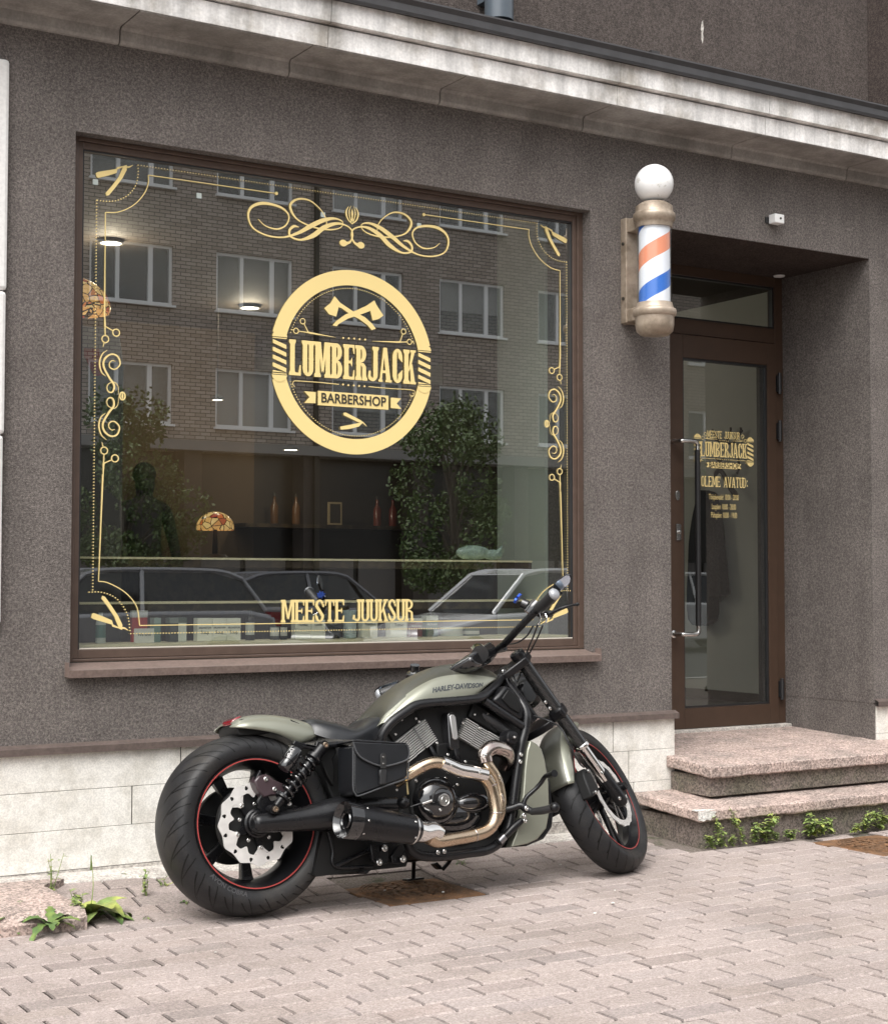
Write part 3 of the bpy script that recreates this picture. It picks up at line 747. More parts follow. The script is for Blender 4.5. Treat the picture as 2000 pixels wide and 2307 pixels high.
wp('handle_grip', bm, M_BLACKP, DOOR, smooth=True)
q = [(4.0281,1.655),(4.0324,1.4552)]
bm = bmesh.new(); lathe(bm, [(0, 0), (.016, 0), (.016, .007), (0, .007)], (q[0][0], .648, q[0][1]), (0, -1, 0), 18)
bmesh.ops.scale(bm, vec=(1, 1, 1.7), space=Matrix.Translation((-q[0][0], 0, -q[0][1])), verts=bm.verts)
wp('key_cylinder', bm, M_STEEL, DOOR, smooth=True, bev=.001)
bm = boxes([((q[1][0] - .018, .638, q[1][1] - .045), (q[1][0] + .016, .648, q[1][1] + .045))]); lathe(bm, [(0, 0), (.009, 0), (.009, .012), (0, .012)], (q[1][0], .638, q[1][1]), (0, -1, 0), 14)
wp('lock_plate', bm, M_STEEL, DOOR, bev=.002)
for z in [(4.8065,2.3179),(4.8033,2.0456),(4.8068,0.5795)]:
    bm = bmesh.new()
    cyl(bm, (4.783, .640, z[1] - .06), (4.783, .640, z[1] + .06), .011, 12); box(bm, (4.768, .640, z[1] - .045), (4.80, .660, z[1] + .045))
    wp('hinge', bm, M_BLACKP, DOOR)
# door lettering
v = Vinyl(.6640, step=.00001)
q = [(4.2603,2.0212),(4.2599,1.9803),(4.4974,2.0261),(4.497,1.9854)]
lettering(v, 'MEESTE JUUKSUR', q[0][0], q[2][0], (q[1][1] + q[3][1]) / 2, (q[0][1] + q[2][1]) / 2, st=.12, gap=.08)
q = [(4.2102,1.9616),(4.2095,1.879),(4.5469,1.9617),(4.5461,1.8788)]
lettering(v, 'LUMBERJACK', q[0][0], q[2][0], (q[1][1] + q[3][1]) / 2, (q[0][1] + q[2][1]) / 2, st=.175)
q = [(4.2115,1.7695),(4.2111,1.7112),(4.5315,1.7708),(4.5309,1.7114)]
lettering(v, 'OLEME AVATUD:', q[0][0], q[2][0] + .02, (q[1][1] + q[3][1]) / 2, (q[0][1] + q[2][1]) / 2, st=.13, gap=.10)
a = [(4.185,1.9192),(4.5728,1.9177)]
for p in a: polemark(v, p[0], p[1], .052, .165)
rb = [(4.2824,1.8506),(4.4734,1.8497),(4.4723,1.815),(4.281,1.8163)]; zt = (rb[0][1] + rb[1][1]) / 2; zb = (rb[2][1] + rb[3][1]) / 2
v.poly([(rb[0][0], zt), (rb[1][0], zt), (rb[1][0], zb), (rb[0][0], zb)])
v.poly([(4.2476,1.8458),(4.2767,1.847),(4.2765,1.8189),(4.2473,1.8192),(4.2587,1.8325)]); v.poly([(4.4795,1.845),(4.5052,1.8452),(4.4936,1.8317),(4.505,1.8183),(4.4792,1.8196)])
s = [(4.2543,1.978),(4.3331,1.9761),(4.2226,1.9808),(4.2415,2.0031)]; scissors(v, s[0], s[1], s[2], s[3], .0105, .0006)
s = [(4.5085,1.9758),(4.4279,1.9729),(4.5355,1.9786),(4.5157,2.0023)]; scissors(v, s[0], s[1], s[2], s[3], .0105, .0006)
v.ribbon([(4.2253,1.854,1),(4.2141,1.8564,1),(4.2142,1.8649,1),(4.231,1.8676,1),(4.3397,1.8682,1)], .0011); v.ribbon([(4.5304,1.8535,1),(4.542,1.8539,1),(4.544,1.8627,1),(4.5305,1.8651,1),(4.4193,1.8663,1)], .0011)
for p in [(4.3463,1.9718),(4.3614,1.9717),(4.3766,1.9716),(4.3918,1.9711),(4.407,1.9707),(4.3472,1.8668),(4.3624,1.8668),(4.3775,1.8666),(4.3927,1.8663),(4.4079,1.8661)]: v.dot(p[0], p[1], .0035, 4)
wp('door_badge', v.bm, M_GOLD, DOOR)
bm = bmesh.new()
text_mesh(bm, 'BARBERSHOP', lambda x, y: ((rb[0][0] + rb[1][0]) / 2 + x, .6585, (zt + zb) / 2 + y), size=.047, sx=.80, offset=.0006)
wp('door_badge_lettering', bm, M_INK, DOOR)
bm = bmesh.new()
for s_, c, wd in (('Tööpäevadel: 10:00 - 20:00', [(4.3755,1.6553)][0], [(4.2423,1.6709),(4.5132,1.679)]), ('Laupäev: 10:00 - 20:00', [(4.3743,1.6017)][0], [(4.2624,1.6145),(4.4888,1.6205)]), ('Pühapäev: 10:00 - 19:00', [(4.3754,1.555)][0], [(4.2563,1.5631),(4.4959,1.5687)])):
    width = wd[1][0] - wd[0][0]
    sx = width / (.51 * .041 * len(s_))
    text_mesh(bm, s_, lambda x, y: (c[0] + x, .6600, c[1] + y * 1.1), size=.040, sx=sx, offset=.0)
wp('opening_hours', bm, M_GOLD, DOOR)

# ---------------------------------------------------------------- entrance steps
def rough_step(name, prof_pts, label, z_top, th, drop, col_t, col_s, parent, inset=.03):
    pass
STEP = tag(empty('entrance_steps', (3.9, 0, 0)), 'two pink washed aggregate steps with overhanging treads leading up to the glass door', 'steps')
def sp(name, bm, m, **kw):
    for v_ in bm.verts: v_.co -= STEP.location
    return mk(name, bm, m, STEP, xf=False, **kw)
def tread(x0, x1, y0, y1, zf, zb, th, sub=.04):
    """worn slab: top falls forward, edges rounded and a little ragged"""
    bm = bmesh.new(); rn = random.Random(9)
    nx, ny = int((x1 - x0) / sub), max(3, int((y1 - y0) / sub)); T = []; 
    for i in range(nx + 1):
        col = []
        for j in range(ny + 1):
            x = x0 + (x1 - x0) * i / nx; y = y0 + (y1 - y0) * j / ny
            col.append(bm.verts.new((x + (rn.uniform(-.003, .003) if i in (0, nx) else 0), y + (rn.uniform(-.004, .004) if j == 0 else 0), zf + (zb - zf) * j / ny + rn.uniform(-.0015, .0015))))
        T.append(col)
    for i in range(nx):
        for j in range(ny): bm.faces.new([T[i][j], T[i + 1][j], T[i + 1][j + 1], T[i][j + 1]])
    rim = [T[i][0] for i in range(nx + 1)] + [T[nx][j] for j in range(1, ny + 1)] + [T[i][ny] for i in range(nx - 1, -1, -1)] + [T[0][j] for j in range(ny - 1, 0, -1)]
    low = [bm.verts.new(v_.co - Vector((0, 0, th))) for v_ in rim]; n_ = len(rim)
    for k in range(n_): bm.faces.new([rim[k], rim[(k + 1) % n_], low[(k + 1) % n_], low[k]])
    bm.faces.new(low)
    return bm
b1 = tread(3.40, 9.5, -.325, -.0045, .320, .345, .055); sp('tread', b1, M_PINK, bev=.007)
b1 = tread(3.45, 4.83, -.0045, .662, .345, .372, .06); sp('landing', b1, M_PINK)
b1 = tread(3.19, 9.5, -.49, -.0045, .148, .182, .05); sp('tread', b1, M_PINK, bev=.007)
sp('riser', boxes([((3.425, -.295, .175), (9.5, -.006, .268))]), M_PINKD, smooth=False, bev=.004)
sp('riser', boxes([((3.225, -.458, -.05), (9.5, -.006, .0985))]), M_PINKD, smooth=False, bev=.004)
sp('threshold', boxes([((3.45, .61, .3655), (4.826, .6615, .386))]), M_CEM, smooth=False, bev=.004)
bm = bmesh.new(); rn = random.Random(4)
P = [(3.195 + .15 * k / 7, -.4935) for k in range(8)]
bm = bmesh.new(); P = [Vector((3.187 + a_, -.4935, .147 - b_)) for a_, b_ in ((0, 0), (.02, .001), (.05, -.0005), (.085, .001), (.10, .006), (.088, .014), (.095, .024), (.07, .030), (.062, .042), (.04, .036), (.022, .044), (.0, .038))]
plate(bm, [P], (0, .012, 0)); P = [Vector((3.187 + a_, -.4935 + b_, .1465)) for a_, b_ in ((0, 0.012), (.10, .012), (.092, .03), (.07, .028), (.05, .045), (.03, .04), (.018, .06), (0, .055))]
plate(bm, [P], (0, 0, .0045))
sp('cement_repair', bm, mat('white_cement_patch', (.66, .64, .60), .9, bump=1.0, bs=70, bd=.01, speck=.25, ss=80), smooth=False)

# pink slab at the left of the wall
bm = bmesh.new()
ol = [(-1.4, -.12, .07)] + [(0.2421,-0.1034,0.068), (0.2666,-0.2279,0.066), (0.282,-0.3845,0.055), (0.2932,-0.5354,0.045), (0.2907,-0.6177,0.035), (0.2718,-0.6359,0.022), (0.1689,-0.6345,0.018), (0.0528,-0.6126,0.015)] + [(-1.4, (0.0528,-0.6126,0.015)[1], .015)]
rn = random.Random(2)
P = catmull([Vector(a) for a in ol], 5)
P = [p + Vector((rn.uniform(-.005, .005), rn.uniform(-.005, .005), 0)) for p in P]
plate(bm, [P], (0, 0, -.12))
SL = mk('stone_slab', bm, [M_PINK], None, smooth=False, bev=.008)
tag(SL, 'pink washed aggregate doorstep slab lying among weeds at the foot of the wall', 'slab')

# ---------------------------------------------------------------- things fixed to the facade
bp = tag(empty('barber_pole', (3.17, 0, 1.9)), 'wall mounted barber pole with white globe and red white blue spiral', 'barber pole')
PX, PY = [(3.1895,-0.19,2.6989)][0][0], -.19
def pz(v_): return [(3.193,-0.19,3.234),(3.1919,-0.19,3.0731),(3.1913,-0.19,2.9794),(3.1912,-0.19,2.966),(3.191,-0.19,2.9419),(3.191,-0.19,2.9339),(3.1909,-0.19,2.9178),(3.1908,-0.19,2.8991),(3.1907,-0.19,2.8911),(3.1906,-0.19,2.8804),(3.1905,-0.19,2.8644),(3.1882,-0.19,2.5045),(3.1881,-0.19,2.4859),(3.188,-0.19,2.4779),(3.1879,-0.19,2.4646),(3.1878,-0.19,2.446),(3.1878,-0.19,2.4381),(3.1875,-0.19,2.4009),(3.1873,-0.19,2.369),(3.1872,-0.19,2.3531)][v_][2]
pzs = [pz(i) for i in range(20)]
M_POLEM = mat('weathered_champagne_metal', (.42, .345, .27), .42, metal=.35, col2=(.27, .215, .16), c2s=9, var=.1, vs=30, bump=.1, bs=90)
M_GLOBE = mat('scuffed_white_globe', (.85, .85, .84), .35, col2=(.60, .59, .55), c2s=30, c2lo=.60, c2hi=.68, coat=.3)
def bpp(name, bm, m, **kw):
    for v_ in bm.verts: v_.co -= bp.location
    return mk(name, bm, m, bp, xf=False, **kw)
O = Vector((PX, PY, 0))
bm = bmesh.new(); sphere(bm, O + Vector((0, 0, pz(1) + .003)), .0925, 40); bpp('globe', bm, M_GLOBE)
def zc(i): return pzs[i]
bm = bmesh.new()
pr = [(.06, pz(2) + .006), (.088, pz(3)), (.0895, pz(4)), (.093, pz(5)), (.099, pz(5) - .004), (.1005, pz(6)), (.099, pz(7)), (.090, pz(8)), (.088, pz(9)), (.085, pz(10)), (.06, pz(10))]
lathe(bm, pr, O, (0, 0, 1), 56); bpp('upper_cap', bm, M_POLEM, ang=50)
bm = bmesh.new()
pr = [(.06, pz(11)), (.084, pz(11)), (.088, pz(12)), (.091, pz(13)), (.1, pz(13) - .004), (.1035, pz(14)), (.102, pz(15)), (.092, pz(16)), (.0915, pz(17)), (.086, pz(18)), (.068, pz(19) - .001), (.03, pz(19) - .006), (0, pz(19) - .006)]
lathe(bm, pr, O, (0, 0, 1), 56); bpp('lower_cap', bm, M_POLEM, ang=50)
def spiral_mat():
    m = bpy.data.materials.new('barber_spiral'); n = nodes(m); L = n.links
    o = N(n, 'ShaderNodeOutputMaterial'); p = N(n, 'ShaderNodeBsdfPrincipled', Roughness=.35)
    uv = N(n, 'ShaderNodeUVMap'); s = N(n, 'ShaderNodeSeparateXYZ'); L.new(uv.outputs[0], s.inputs[0])
    a = N(n, 'ShaderNodeMath', operation='MULTIPLY'); a.inputs[1].default_value = -.70; L.new(s.outputs[0], a.inputs[0])
    b = N(n, 'ShaderNodeMath', operation='MULTIPLY'); b.inputs[1].default_value = SPN; L.new(s.outputs[1], b.inputs[0])
    c = N(n, 'ShaderNodeMath', operation='ADD'); L.new(a.outputs[0], c.inputs[0]); L.new(b.outputs[0], c.inputs[1])
    c2 = N(n, 'ShaderNodeMath', operation='ADD'); c2.inputs[1].default_value = SPO; L.new(c.outputs[0], c2.inputs[0])
    f = N(n, 'ShaderNodeMath', operation='FRACT'); L.new(c2.outputs[0], f.inputs[0])
    r = N(n, 'ShaderNodeValToRGB'); r.color_ramp.interpolation = 'CONSTANT'
    e = r.color_ramp.elements; e[0].position = 0; e[0].color = (.82, .83, .85, 1); e[1].position = .27; e[1].color = (.045, .17, .56, 1)
    k = e.new(.50); k.color = (.82, .83, .85, 1); k = e.new(.77); k.color = (.80, .30, .17, 1)
    L.new(f.outputs[0], r.inputs[0]); L.new(r.outputs[0], p.inputs['Base Color']); L.new(p.outputs[0], o.inputs[0]); return m
SPN, SPO = 1.0, .652
bm = bmesh.new(); lathe(bm, [(.074, pz(11)), (.074, pz(10))], O, (0, 0, 1), 56, uv=False)
lay = bm.loops.layers.uv.verify()
for f in bm.faces:
    for l in f.loops:
        a_ = math.atan2(l.vert.co.y - PY, l.vert.co.x - PX) / (2 * PI) % 1
        l[lay].uv = (a_, (l.vert.co.z - pz(11)) / (pz(10) - pz(11)))
    us = [l[lay].uv[0] for l in f.loops]
    if max(us) - min(us) > .5:
        for l in f.loops:
            if l[lay].uv[0] < .5: l[lay].uv = (l[lay].uv[0] + 1, l[lay].uv[1])
bpp('striped_cylinder', bm, spiral_mat())
bm = bmesh.new(); lathe(bm, [(.0835, pz(11)), (.0835, pz(10)), (.0805, pz(10)), (.0805, pz(11))], O, (0, 0, 1), 56)
bpp('glass_tube', bm, glassmat('pole_glass', 1.45, (.97, .98, .99), .9))
zb_, zt2 = [(3.1677,-0.01,2.4268)][0][2], [(3.1705,-0.01,2.9372)][0][2]
px0 = [(3.1691,0,2.7295)][0][0]
bm = boxes([((PX - .055, -.045, zb_), (PX + .055, -.0, zt2))])
for z in (pz(7), pz(14)): box(bm, (PX - .05, -.12, z - .035), (PX + .05, -.0452, z + .03))
bpp('wall_bracket', bm, M_POLEM, smooth=False, bev=.005)
bm = bmesh.new()
for z in ([(3.1881,-0.03,2.8116)][0][2], [(3.1866,-0.03,2.5463)][0][2]): lathe(bm, [(0, 0), (.008, 0), (.008, .006), (0, .008)], (PX - .055, -.024, z), (-1, 0, 0), 10)
bpp('screw', bm, M_INK)
# white sensor box
q = (4.1261,-0.03,3.0511)
sb_ = tag(empty('sensor_box', q), 'small white plastic sensor box on the stucco above the doorway', 'sensor')
mk('housing', boxes([((-.032, -.028, -.024), (.032, .022, .024))]), M_WHITE, sb_, smooth=False, bev=.005)
bm = bmesh.new(); lathe(bm, [(0, 0), (.006, 0), (.006, .003), (0, .003)], (.004, -.028, .001), (0, -1, 0), 14); mk('lens', bm, M_INK, sb_)
mk('mount', boxes([((-.05, .0225, -.018), (.01, .030, .012))]), M_BLACKP, sb_, smooth=False)
# motion sensor under the recess head
q = (4.7481,0.6,2.9312)
ms = tag(empty('ceiling_sensor', q), 'round white detector hanging at the top right of the door frame', 'sensor')
bm = bmesh.new(); lathe(bm, [(0, -.012), (.03, -.010), (.035, 0), (.035, .014), (.02, .026), (0, .028)], (0, 0, 0), (0, 0, 1), 28); mk('housing', bm, M_WHITE, ms)
bm = bmesh.new(); cyl(bm, (0, 0, .02), (0, .02, .30), .010, 10); mk('mount', bm, M_BLACKP, ms)
# grey cylinder wall lamp at the top edge
q = (2.352,-0.12,3.7278)
wl = tag(empty('wall_lamp', (q[0], -.12, q[2])), 'dark grey cylinder downlight on the upper wall above the cornice', 'lamp')
M_LAMPG = mat('slate_grey_paint', (.085, .105, .125), .35, coat=.2)
bm = bmesh.new(); lathe(bm, [(0, .05), (.062, .05), (.062, 0), (.066, 0), (.066, .34), (0, .34)], (0, 0, -.004), (0, 0, 1), 44); mk('lamp_body', bm, M_LAMPG, wl)
mk('wall_mount', boxes([((-.04, .0662, .1), (.04, .120, .2))]), M_LAMPG, wl, smooth=False)
# white panel at the left edge
bm = boxes([((-1.2, -.035, 1.02), (.152, -.004, 1.74)), ((-1.2, -.035, 1.743), (.156, -.004, 2.29)), ((-1.2, -.035, 2.293), (.158, -.004, 3.185))])
wpn = mk('white_panel', bm, mat('off_white_panel', (.72, .71, .69), .6, speck=.05, ss=60), None, smooth=False, bev=.014)
tag(wpn, 'tall off white facade panel with a rounded top corner at the left edge', 'panel')
# bird dropping mark stays on the upper wall
bm = bmesh.new(); rn = random.Random(8)
P = [(3.666 + dx, .0035, 3.958 + dz) for dx, dz in ((-.006, -.04), (-.004, .0), (-.010, .01), (-.002, .05), (.004, .06), (.010, .02), (.004, -.01), (.008, -.03), (.002, -.06))]
plate(bm, [P], (0, .002, 0)); wp('white_stain', bm, M_CEM)

# ---------------------------------------------------------------- cast iron covers
M_RUST = mat('rusty_cast_iron', (.155, .088, .048), .8, metal=.2, col2=(.24, .125, .06), c2s=12, var=.2, vs=30, speck=.2, ss=140, bump=.5, bs=160, bd=.002)
def cover(x0, y0, x1, y1, label):
    z = gz((x0 + x1) / 2, (y0 + y1) / 2) - .003
    cx, cy = (x0 + x1) / 2, (y0 + y1) / 2; hx_, hy_ = (x1 - x0) / 2, (y1 - y0) / 2
    o = tag(empty('manhole_cover', (cx, cy, z)), label, 'manhole cover', 'rusty covers in the paving')
    bm = boxes([((-hx_, -hy_, -.03), (hx_, hy_, 0))]); mk('frame_plate', bm, M_RUST, o, smooth=False, bev=.003)
    bm = bmesh.new()
    def rg(r, t, h, a0=0, a1=2 * PI, n=48):
        full = abs(a1 - a0 - 2 * PI) < 1e-6
        V = [[bm.verts.new((rr * math.cos(a), rr * math.sin(a), zz)) for rr, zz in ((r, .0002), (r, h), (r - t, h), (r - t, .0002))] for a in [a0 + (a1 - a0) * k / n for k in range(n + (0 if full else 1))]]
        m_ = len(V)
        for k in range(m_ if full else m_ - 1):
            A, B = V[k], V[(k + 1) % m_]
            for j in range(3): bm.faces.new([A[j], A[j + 1], B[j + 1], B[j]])
    for r in (.192, .178, .164): rg(r, .005, .0035)
    for r, t, n in ((.045, .02, 1), (.082, .026, 9), (.118, .026, 13), (.15, .022, 17)):
        for k in range(n):
            g_ = .09 * .08 / r if n > 1 else 0
            o_ = .5 * (r * 31 % 1)
            rg(r, t, .0045, 2 * PI * (k + o_) / n + g_, 2 * PI * (k + 1 + o_) / n - g_, max(3, 48 // n))
    mk('lid', bm, M_RUST, o, smooth=False)
    return o
cover(*HOLES[0], 'square rusty manhole cover with a round ringed lid under the motorcycle')
cover(*HOLES[1], 'rusty manhole cover in the paving in front of the right end of the steps')

# ---------------------------------------------------------------- weeds
def leafmat(name, c):
    m = mat(name, c, .55, var=.3, vs=30, col2=(c[0] * 1.7, c[1] * 1.35, c[2] * 1.1), c2s=18, spec=.4)
    return m
M_LEAF = leafmat('weed_leaf', (.09, .155, .045)); M_LEAF2 = leafmat('fresh_weed_leaf', (.20, .275, .085)); M_YEL = leafmat('yellowed_leaf', (.34, .30, .08))
def leaf(bm, base, dirn, L, Wd, droop=.4, lobes=0, fold=.25, rn=random):
    b = Vector(base); d = Vector(dirn).normalized(); s = d.cross(Vector((0, 0, 1)))
    if s.length < .1: s = Vector((1, 0, 0))
    s.normalize(); n = 8 if lobes else 5; prev = None
    for i in range(n + 1):
        t = i / n
        wv = math.sin(PI * min(1, t * .92 + .06)) ** .8
        if lobes: wv *= (1.0 if i % 2 else .55)
        p = b + d * (L * t) + Vector((0, 0, -droop * L * t * t))
        h = Wd * .5 * max(.04, wv); up = Vector((0, 0, fold * h))
        cur = [bm.verts.new(p - s * h + up), bm.verts.new(p), bm.verts.new(p + s * h + up)]
        if prev:
            bm.faces.new([prev[0], prev[1], cur[1], cur[0]]); bm.faces.new([prev[1], prev[2], cur[2], cur[1]])
        prev = cur
def rosette(x, y, r, n, label, m=M_LEAF, lobes=1, stem=0, seed=0, wd=.32, z=None):
    rn = random.Random(seed); z = gz(x, y) if z is None else z
    o = tag(empty('weed', (x, y, z)), label, 'weed', 'weeds in the paving joints')
    bm = bmesh.new()
    for k in range(n):
        a = 2 * PI * (k + rn.random() * .7) / n; e = rn.uniform(.15, 1.0)
        leaf(bm, (rn.uniform(-.01, .01), rn.uniform(-.01, .01), .004), (math.cos(a), math.sin(a), e), r * rn.uniform(.6, 1.1), r * wd * rn.uniform(.7, 1.2), rn.uniform(.3, .8), lobes, rn=rn)
    mk('leaves', bm, m, o)
    if stem:
        bm = bmesh.new(); tip = Vector((rn.uniform(-.03, .05), 0, stem)); sweep(bm, [(0, 0, 0), tip * .5 + Vector((.01, 0, 0)), tip], [.0022, .0016, .001], 5, 3)
        mk('stalk', bm, m, o)
        bm = bmesh.new(); cyl(bm, tip * .75, tip, .0035, 6, .002); mk('seed_head', bm, M_LEAF, o)
    return o
def sprig(x, y, h, label, seed, m=M_LEAF2, dens=16, spread=.05, lf=.022, z=None):
    rn = random.Random(seed); z = gz(x, y) if z is None else z
    o = tag(empty('weed', (x, y, z)), label, 'weed', 'weeds in the paving joints')
    bs_ = bmesh.new(); bl = bmesh.new()
    for s_ in range(rn.randint(2, 4)):
        tip = Vector((rn.uniform(-spread, spread), rn.uniform(-spread, spread * .3), h * rn.uniform(.6, 1)))
        mid = tip * .5 + Vector((rn.uniform(-.012, .012), rn.uniform(-.01, .01), 0))
        P = catmull([Vector((0, 0, 0)), mid, tip], 6); sweep(bs_, P, [.0016, .001], 5, smooth=False)
        for k in range(dens):
            t = rn.uniform(.12, 1); p = P[min(len(P) - 1, int(t * (len(P) - 1)))]
            a = rn.uniform(0, 2 * PI); leaf(bl, p, (math.cos(a), math.sin(a), rn.uniform(-.1, .7)), lf * rn.uniform(.5, 1.3), lf * .55, .3, 0, rn=rn)
    mk('stalk', bs_, m, o); mk('leaves', bl, m, o); return o


q = [(0.0429,-0.4923,-0.015),(0.1753,-0.6065,-0.015),(0.3733,-0.5262,-0.015)]
rosette(q[0][0], q[0][1], .16, 20, 'bushy dandelion weed at the front left corner of the pink slab', M_LEAF, seed=1, z=.0)
rosette(q[1][0] - .02, q[1][1] - .02, .155, 12, 'jagged leaved dandelion growing in front of the pink slab', M_LEAF, seed=2, z=.0)
rosette(q[2][0] - .03, q[2][1] + .02, .19, 10, 'broad leaved plantain at the right corner of the pink slab', M_LEAF2, lobes=0, stem=.21, seed=3, wd=.5, z=.0)
rosette(q[0][0] + .08, q[0][1] - .05, .085, 8, 'small yellowing weed beside the dandelion in front of the pink slab', M_YEL, seed=4, z=-.01)
rosette(q[0][0] + .13, q[0][1] + .01, .10, 9, 'low ragged dandelion squeezed between the two larger ones before the slab', M_LEAF, seed=31, z=-.012)
rosette(q[2][0] + .05, q[2][1] - .02, .09, 7, 'small broad leaved weed touching the plantain by the slab', M_LEAF, lobes=0, seed=33, wd=.4, z=-.012)
sprig(q[2][0] - .09, q[2][1] + .03, .12, 'leggy leafy weed leaning on the corner of the pink slab', 34, dens=14, spread=.05, lf=.03)
sprig(*(0.2868,-0.2432,0.06)[:2], .16, 'tall thin stemmed weed sprouting behind the pink slab by the wall', 5, dens=8, spread=.04)
sprig(*(0.6206,-0.3363,0.05)[:2], .13, 'slender upright weed at the foot of the wall left of the rear wheel', 6, dens=7, spread=.012)
sprig(*(0.73,-0.2476,0.05)[:2], .05, 'tiny weed by the wall just left of the rear tyre', 7, dens=5, lf=.018)
q = [(0.6226,-0.075,-0.018),(0.5249,-0.5852,-0.018),(0.7235,-0.4528,-0.018),(2.0098,-0.3106,-0.018)]
rosette(q[0][0], q[0][1], .022, 6, 'tiny weed in a paver joint left of the wheel', M_LEAF, 0, seed=8)
rosette(q[1][0], q[1][1], .018, 5, 'tiny weed in a paver joint in front of the wheel', M_LEAF, 0, seed=9)
rosette(q[2][0], q[2][1], .026, 6, 'tiny weed in the joint under the rear tyre', M_LEAF, 0, seed=10)
rosette(*(2.0143,-0.3245,-0.02)[:2], .06, 12, 'tuft of grass blades under the motorcycle beside its side stand', M_LEAF, 0, seed=11, wd=.09)
st_ = [(3.24, -.515, .085, 12), (3.30, -.51, .16, 13), (3.36, -.52, .07, 14), (3.44, -.50, .20, 15), (3.50, -.51, .10, 16), (3.57, -.515, .14, 17), (3.64, -.51, .07, 18), (3.74, -.505, .06, 19), (3.85, -.50, .12, 20), (3.92, -.505, .13, 21), (4.00, -.50, .08, 22), (4.12, -.51, .06, 23), (4.22, -.50, .10, 24), (4.32, -.505, .11, 25), (4.42, -.51, .07, 26), (4.55, -.50, .09, 27)]
nm = ['at the front corner of the bottom step', 'just right of the chipped step corner', 'low at the step corner', 'tallest, reaching the lower tread', 'between the two tall weeds at the corner', 'leafy, left third of the bottom riser',
      'low, left third of the bottom riser', 'small, before the middle of the bottom riser', 'round leaved, middle of the bottom riser', 'bushy, middle of the bottom riser', 'low, right of the bushy one at the bottom riser',
      'small, right half of the bottom riser', 'leafy, above the right manhole cover', 'bushy, above the right manhole cover', 'low, at the right end of the bottom riser', 'rightmost at the bottom riser']
for (x, y, h, s_), n_ in zip(st_, nm):
    sprig(x, y, h, 'bright green chickweed ' + n_, s_, dens=int(14 + h * 130), spread=.03 + h * .25, lf=.024 + (.012 if s_ in (20, 21, 25, 17) else 0))
# fallen leaf scraps and pale stones on the paving
rn = random.Random(12)
for k, q in enumerate([(1.4991,-0.5926,-0.018),(1.6732,-0.7409,-0.018),(2.1216,-0.3548,-0.018),(3.1541,0.4618,-0.018),(2.2614,-1.0608,-0.018),(2.4103,-0.495,-0.018),(0.521,-1.202,-0.018),(2.1019,-1.2521,-0.018),(1.9348,-1.3629,-0.018)]):
    bm = bmesh.new()
    sphere(bm, (0, 0, .003), .007 * rn.uniform(.6, 1.2), 8, (1, .8, .5))
    o = mk('pebble', bm, M_LIME if k % 3 else M_CEM); o.location = q
    tag(o, 'small pale stone chip lying on the paving', 'pebble', 'stone chips on the paving')


# ================================================================ the motorcycle
BIKE = tag(empty('motorcycle', (.857, -.745, -.018), (R(-10), 0, 0)), 'olive and black muscle motorcycle leaning on its side stand on the pavers', 'motorcycle')
M_OLIVE = mat('olive_satin_paint', (.265, .270, .215), .34, metal=.45, coat=.55, coat_r=.28, var=.03, vs=5, rvar=.05)
M_OLIVED = mat('dark_olive_stripe', (.070, .070, .055), .40, metal=.4, coat=.35, coat_r=.3)
M_SATIN = mat('satin_black_paint', (.006, .006, .007), .30, spec=.38, var=.1, vs=15, rvar=.07)
M_FRAME = mat('frame_black_powder', (.009, .009, .010), .28, spec=.42, rvar=.06)
M_RIM = mat('black_rim_paint', (.006, .006, .007), .32, spec=.3)
M_GLOSSB = mat('gloss_black_cover', (.008, .008, .009), .10, coat=1.0, rvar=.04, vs=30)
M_CAST = mat('black_engine_casting', (.006, .006, .006), .5, spec=.3, bump=.3, bs=120, bd=.0006, rvar=.1)
M_LEATHER = mat('black_leather', (.010, .011, .013), .36, bump=.35, bs=240, bd=.0008, rvar=.08, vs=8, spec=.55)
M_LEATHD = mat('leather_gusset', (.012, .012, .012), .6, bump=.35, bs=240, bd=.0008)
M_PIPING = mat('leather_piping', (.045, .047, .05), .35)
M_ALU = mat('machined_aluminium', (.72, .71, .69), .24, metal=1)
M_FIN = mat('fin_edge', (.56, .55, .53), .35, metal=.35)
M_DISC = mat('brake_disc_steel', (.72, .70, .67), .42, metal=.45, var=.06, vs=40, rvar=.06)
M_CHROME = mat('chrome', (.78, .76, .73), .09, metal=1, rvar=.04, vs=40)
M_RED = mat('red_rim_tape', (.33, .05, .045), .4)
M_PIPE = mat('heat_tinted_steel', (.56, .46, .33), .26, metal=1, col2=(.52, .39, .28), c2s=2.5, c2lo=.4, c2hi=.65, rvar=.04, vs=30)
M_PIPES = mat('polished_header', (.55, .49, .44), .16, metal=1, col2=(.42, .31, .30), c2s=7, rvar=.05, vs=30)
M_BLUE = mat('blue_anodised', (.02, .07, .36), .3, metal=.6)
M_MIRROR = mat('mirror_glass', (.50, .58, .68), .03, metal=1)
M_REDL = mat('red_lens', (.22, .012, .02), .15, coat=1)
M_BRNC = mat('brown_black_caliper', (.045, .028, .032), .4, coat=.3)
M_WTXT = mat('white_print', (.75, .75, .74), .5)
M_TXTG = mat('dark_tank_print', (.045, .05, .055), .4)
M_TYREL = mat('raised_tyre_letters', (.055, .055, .058), .6)
M_DARKIN = mat('dark_inner_plastic', (.008, .008, .008), .6)
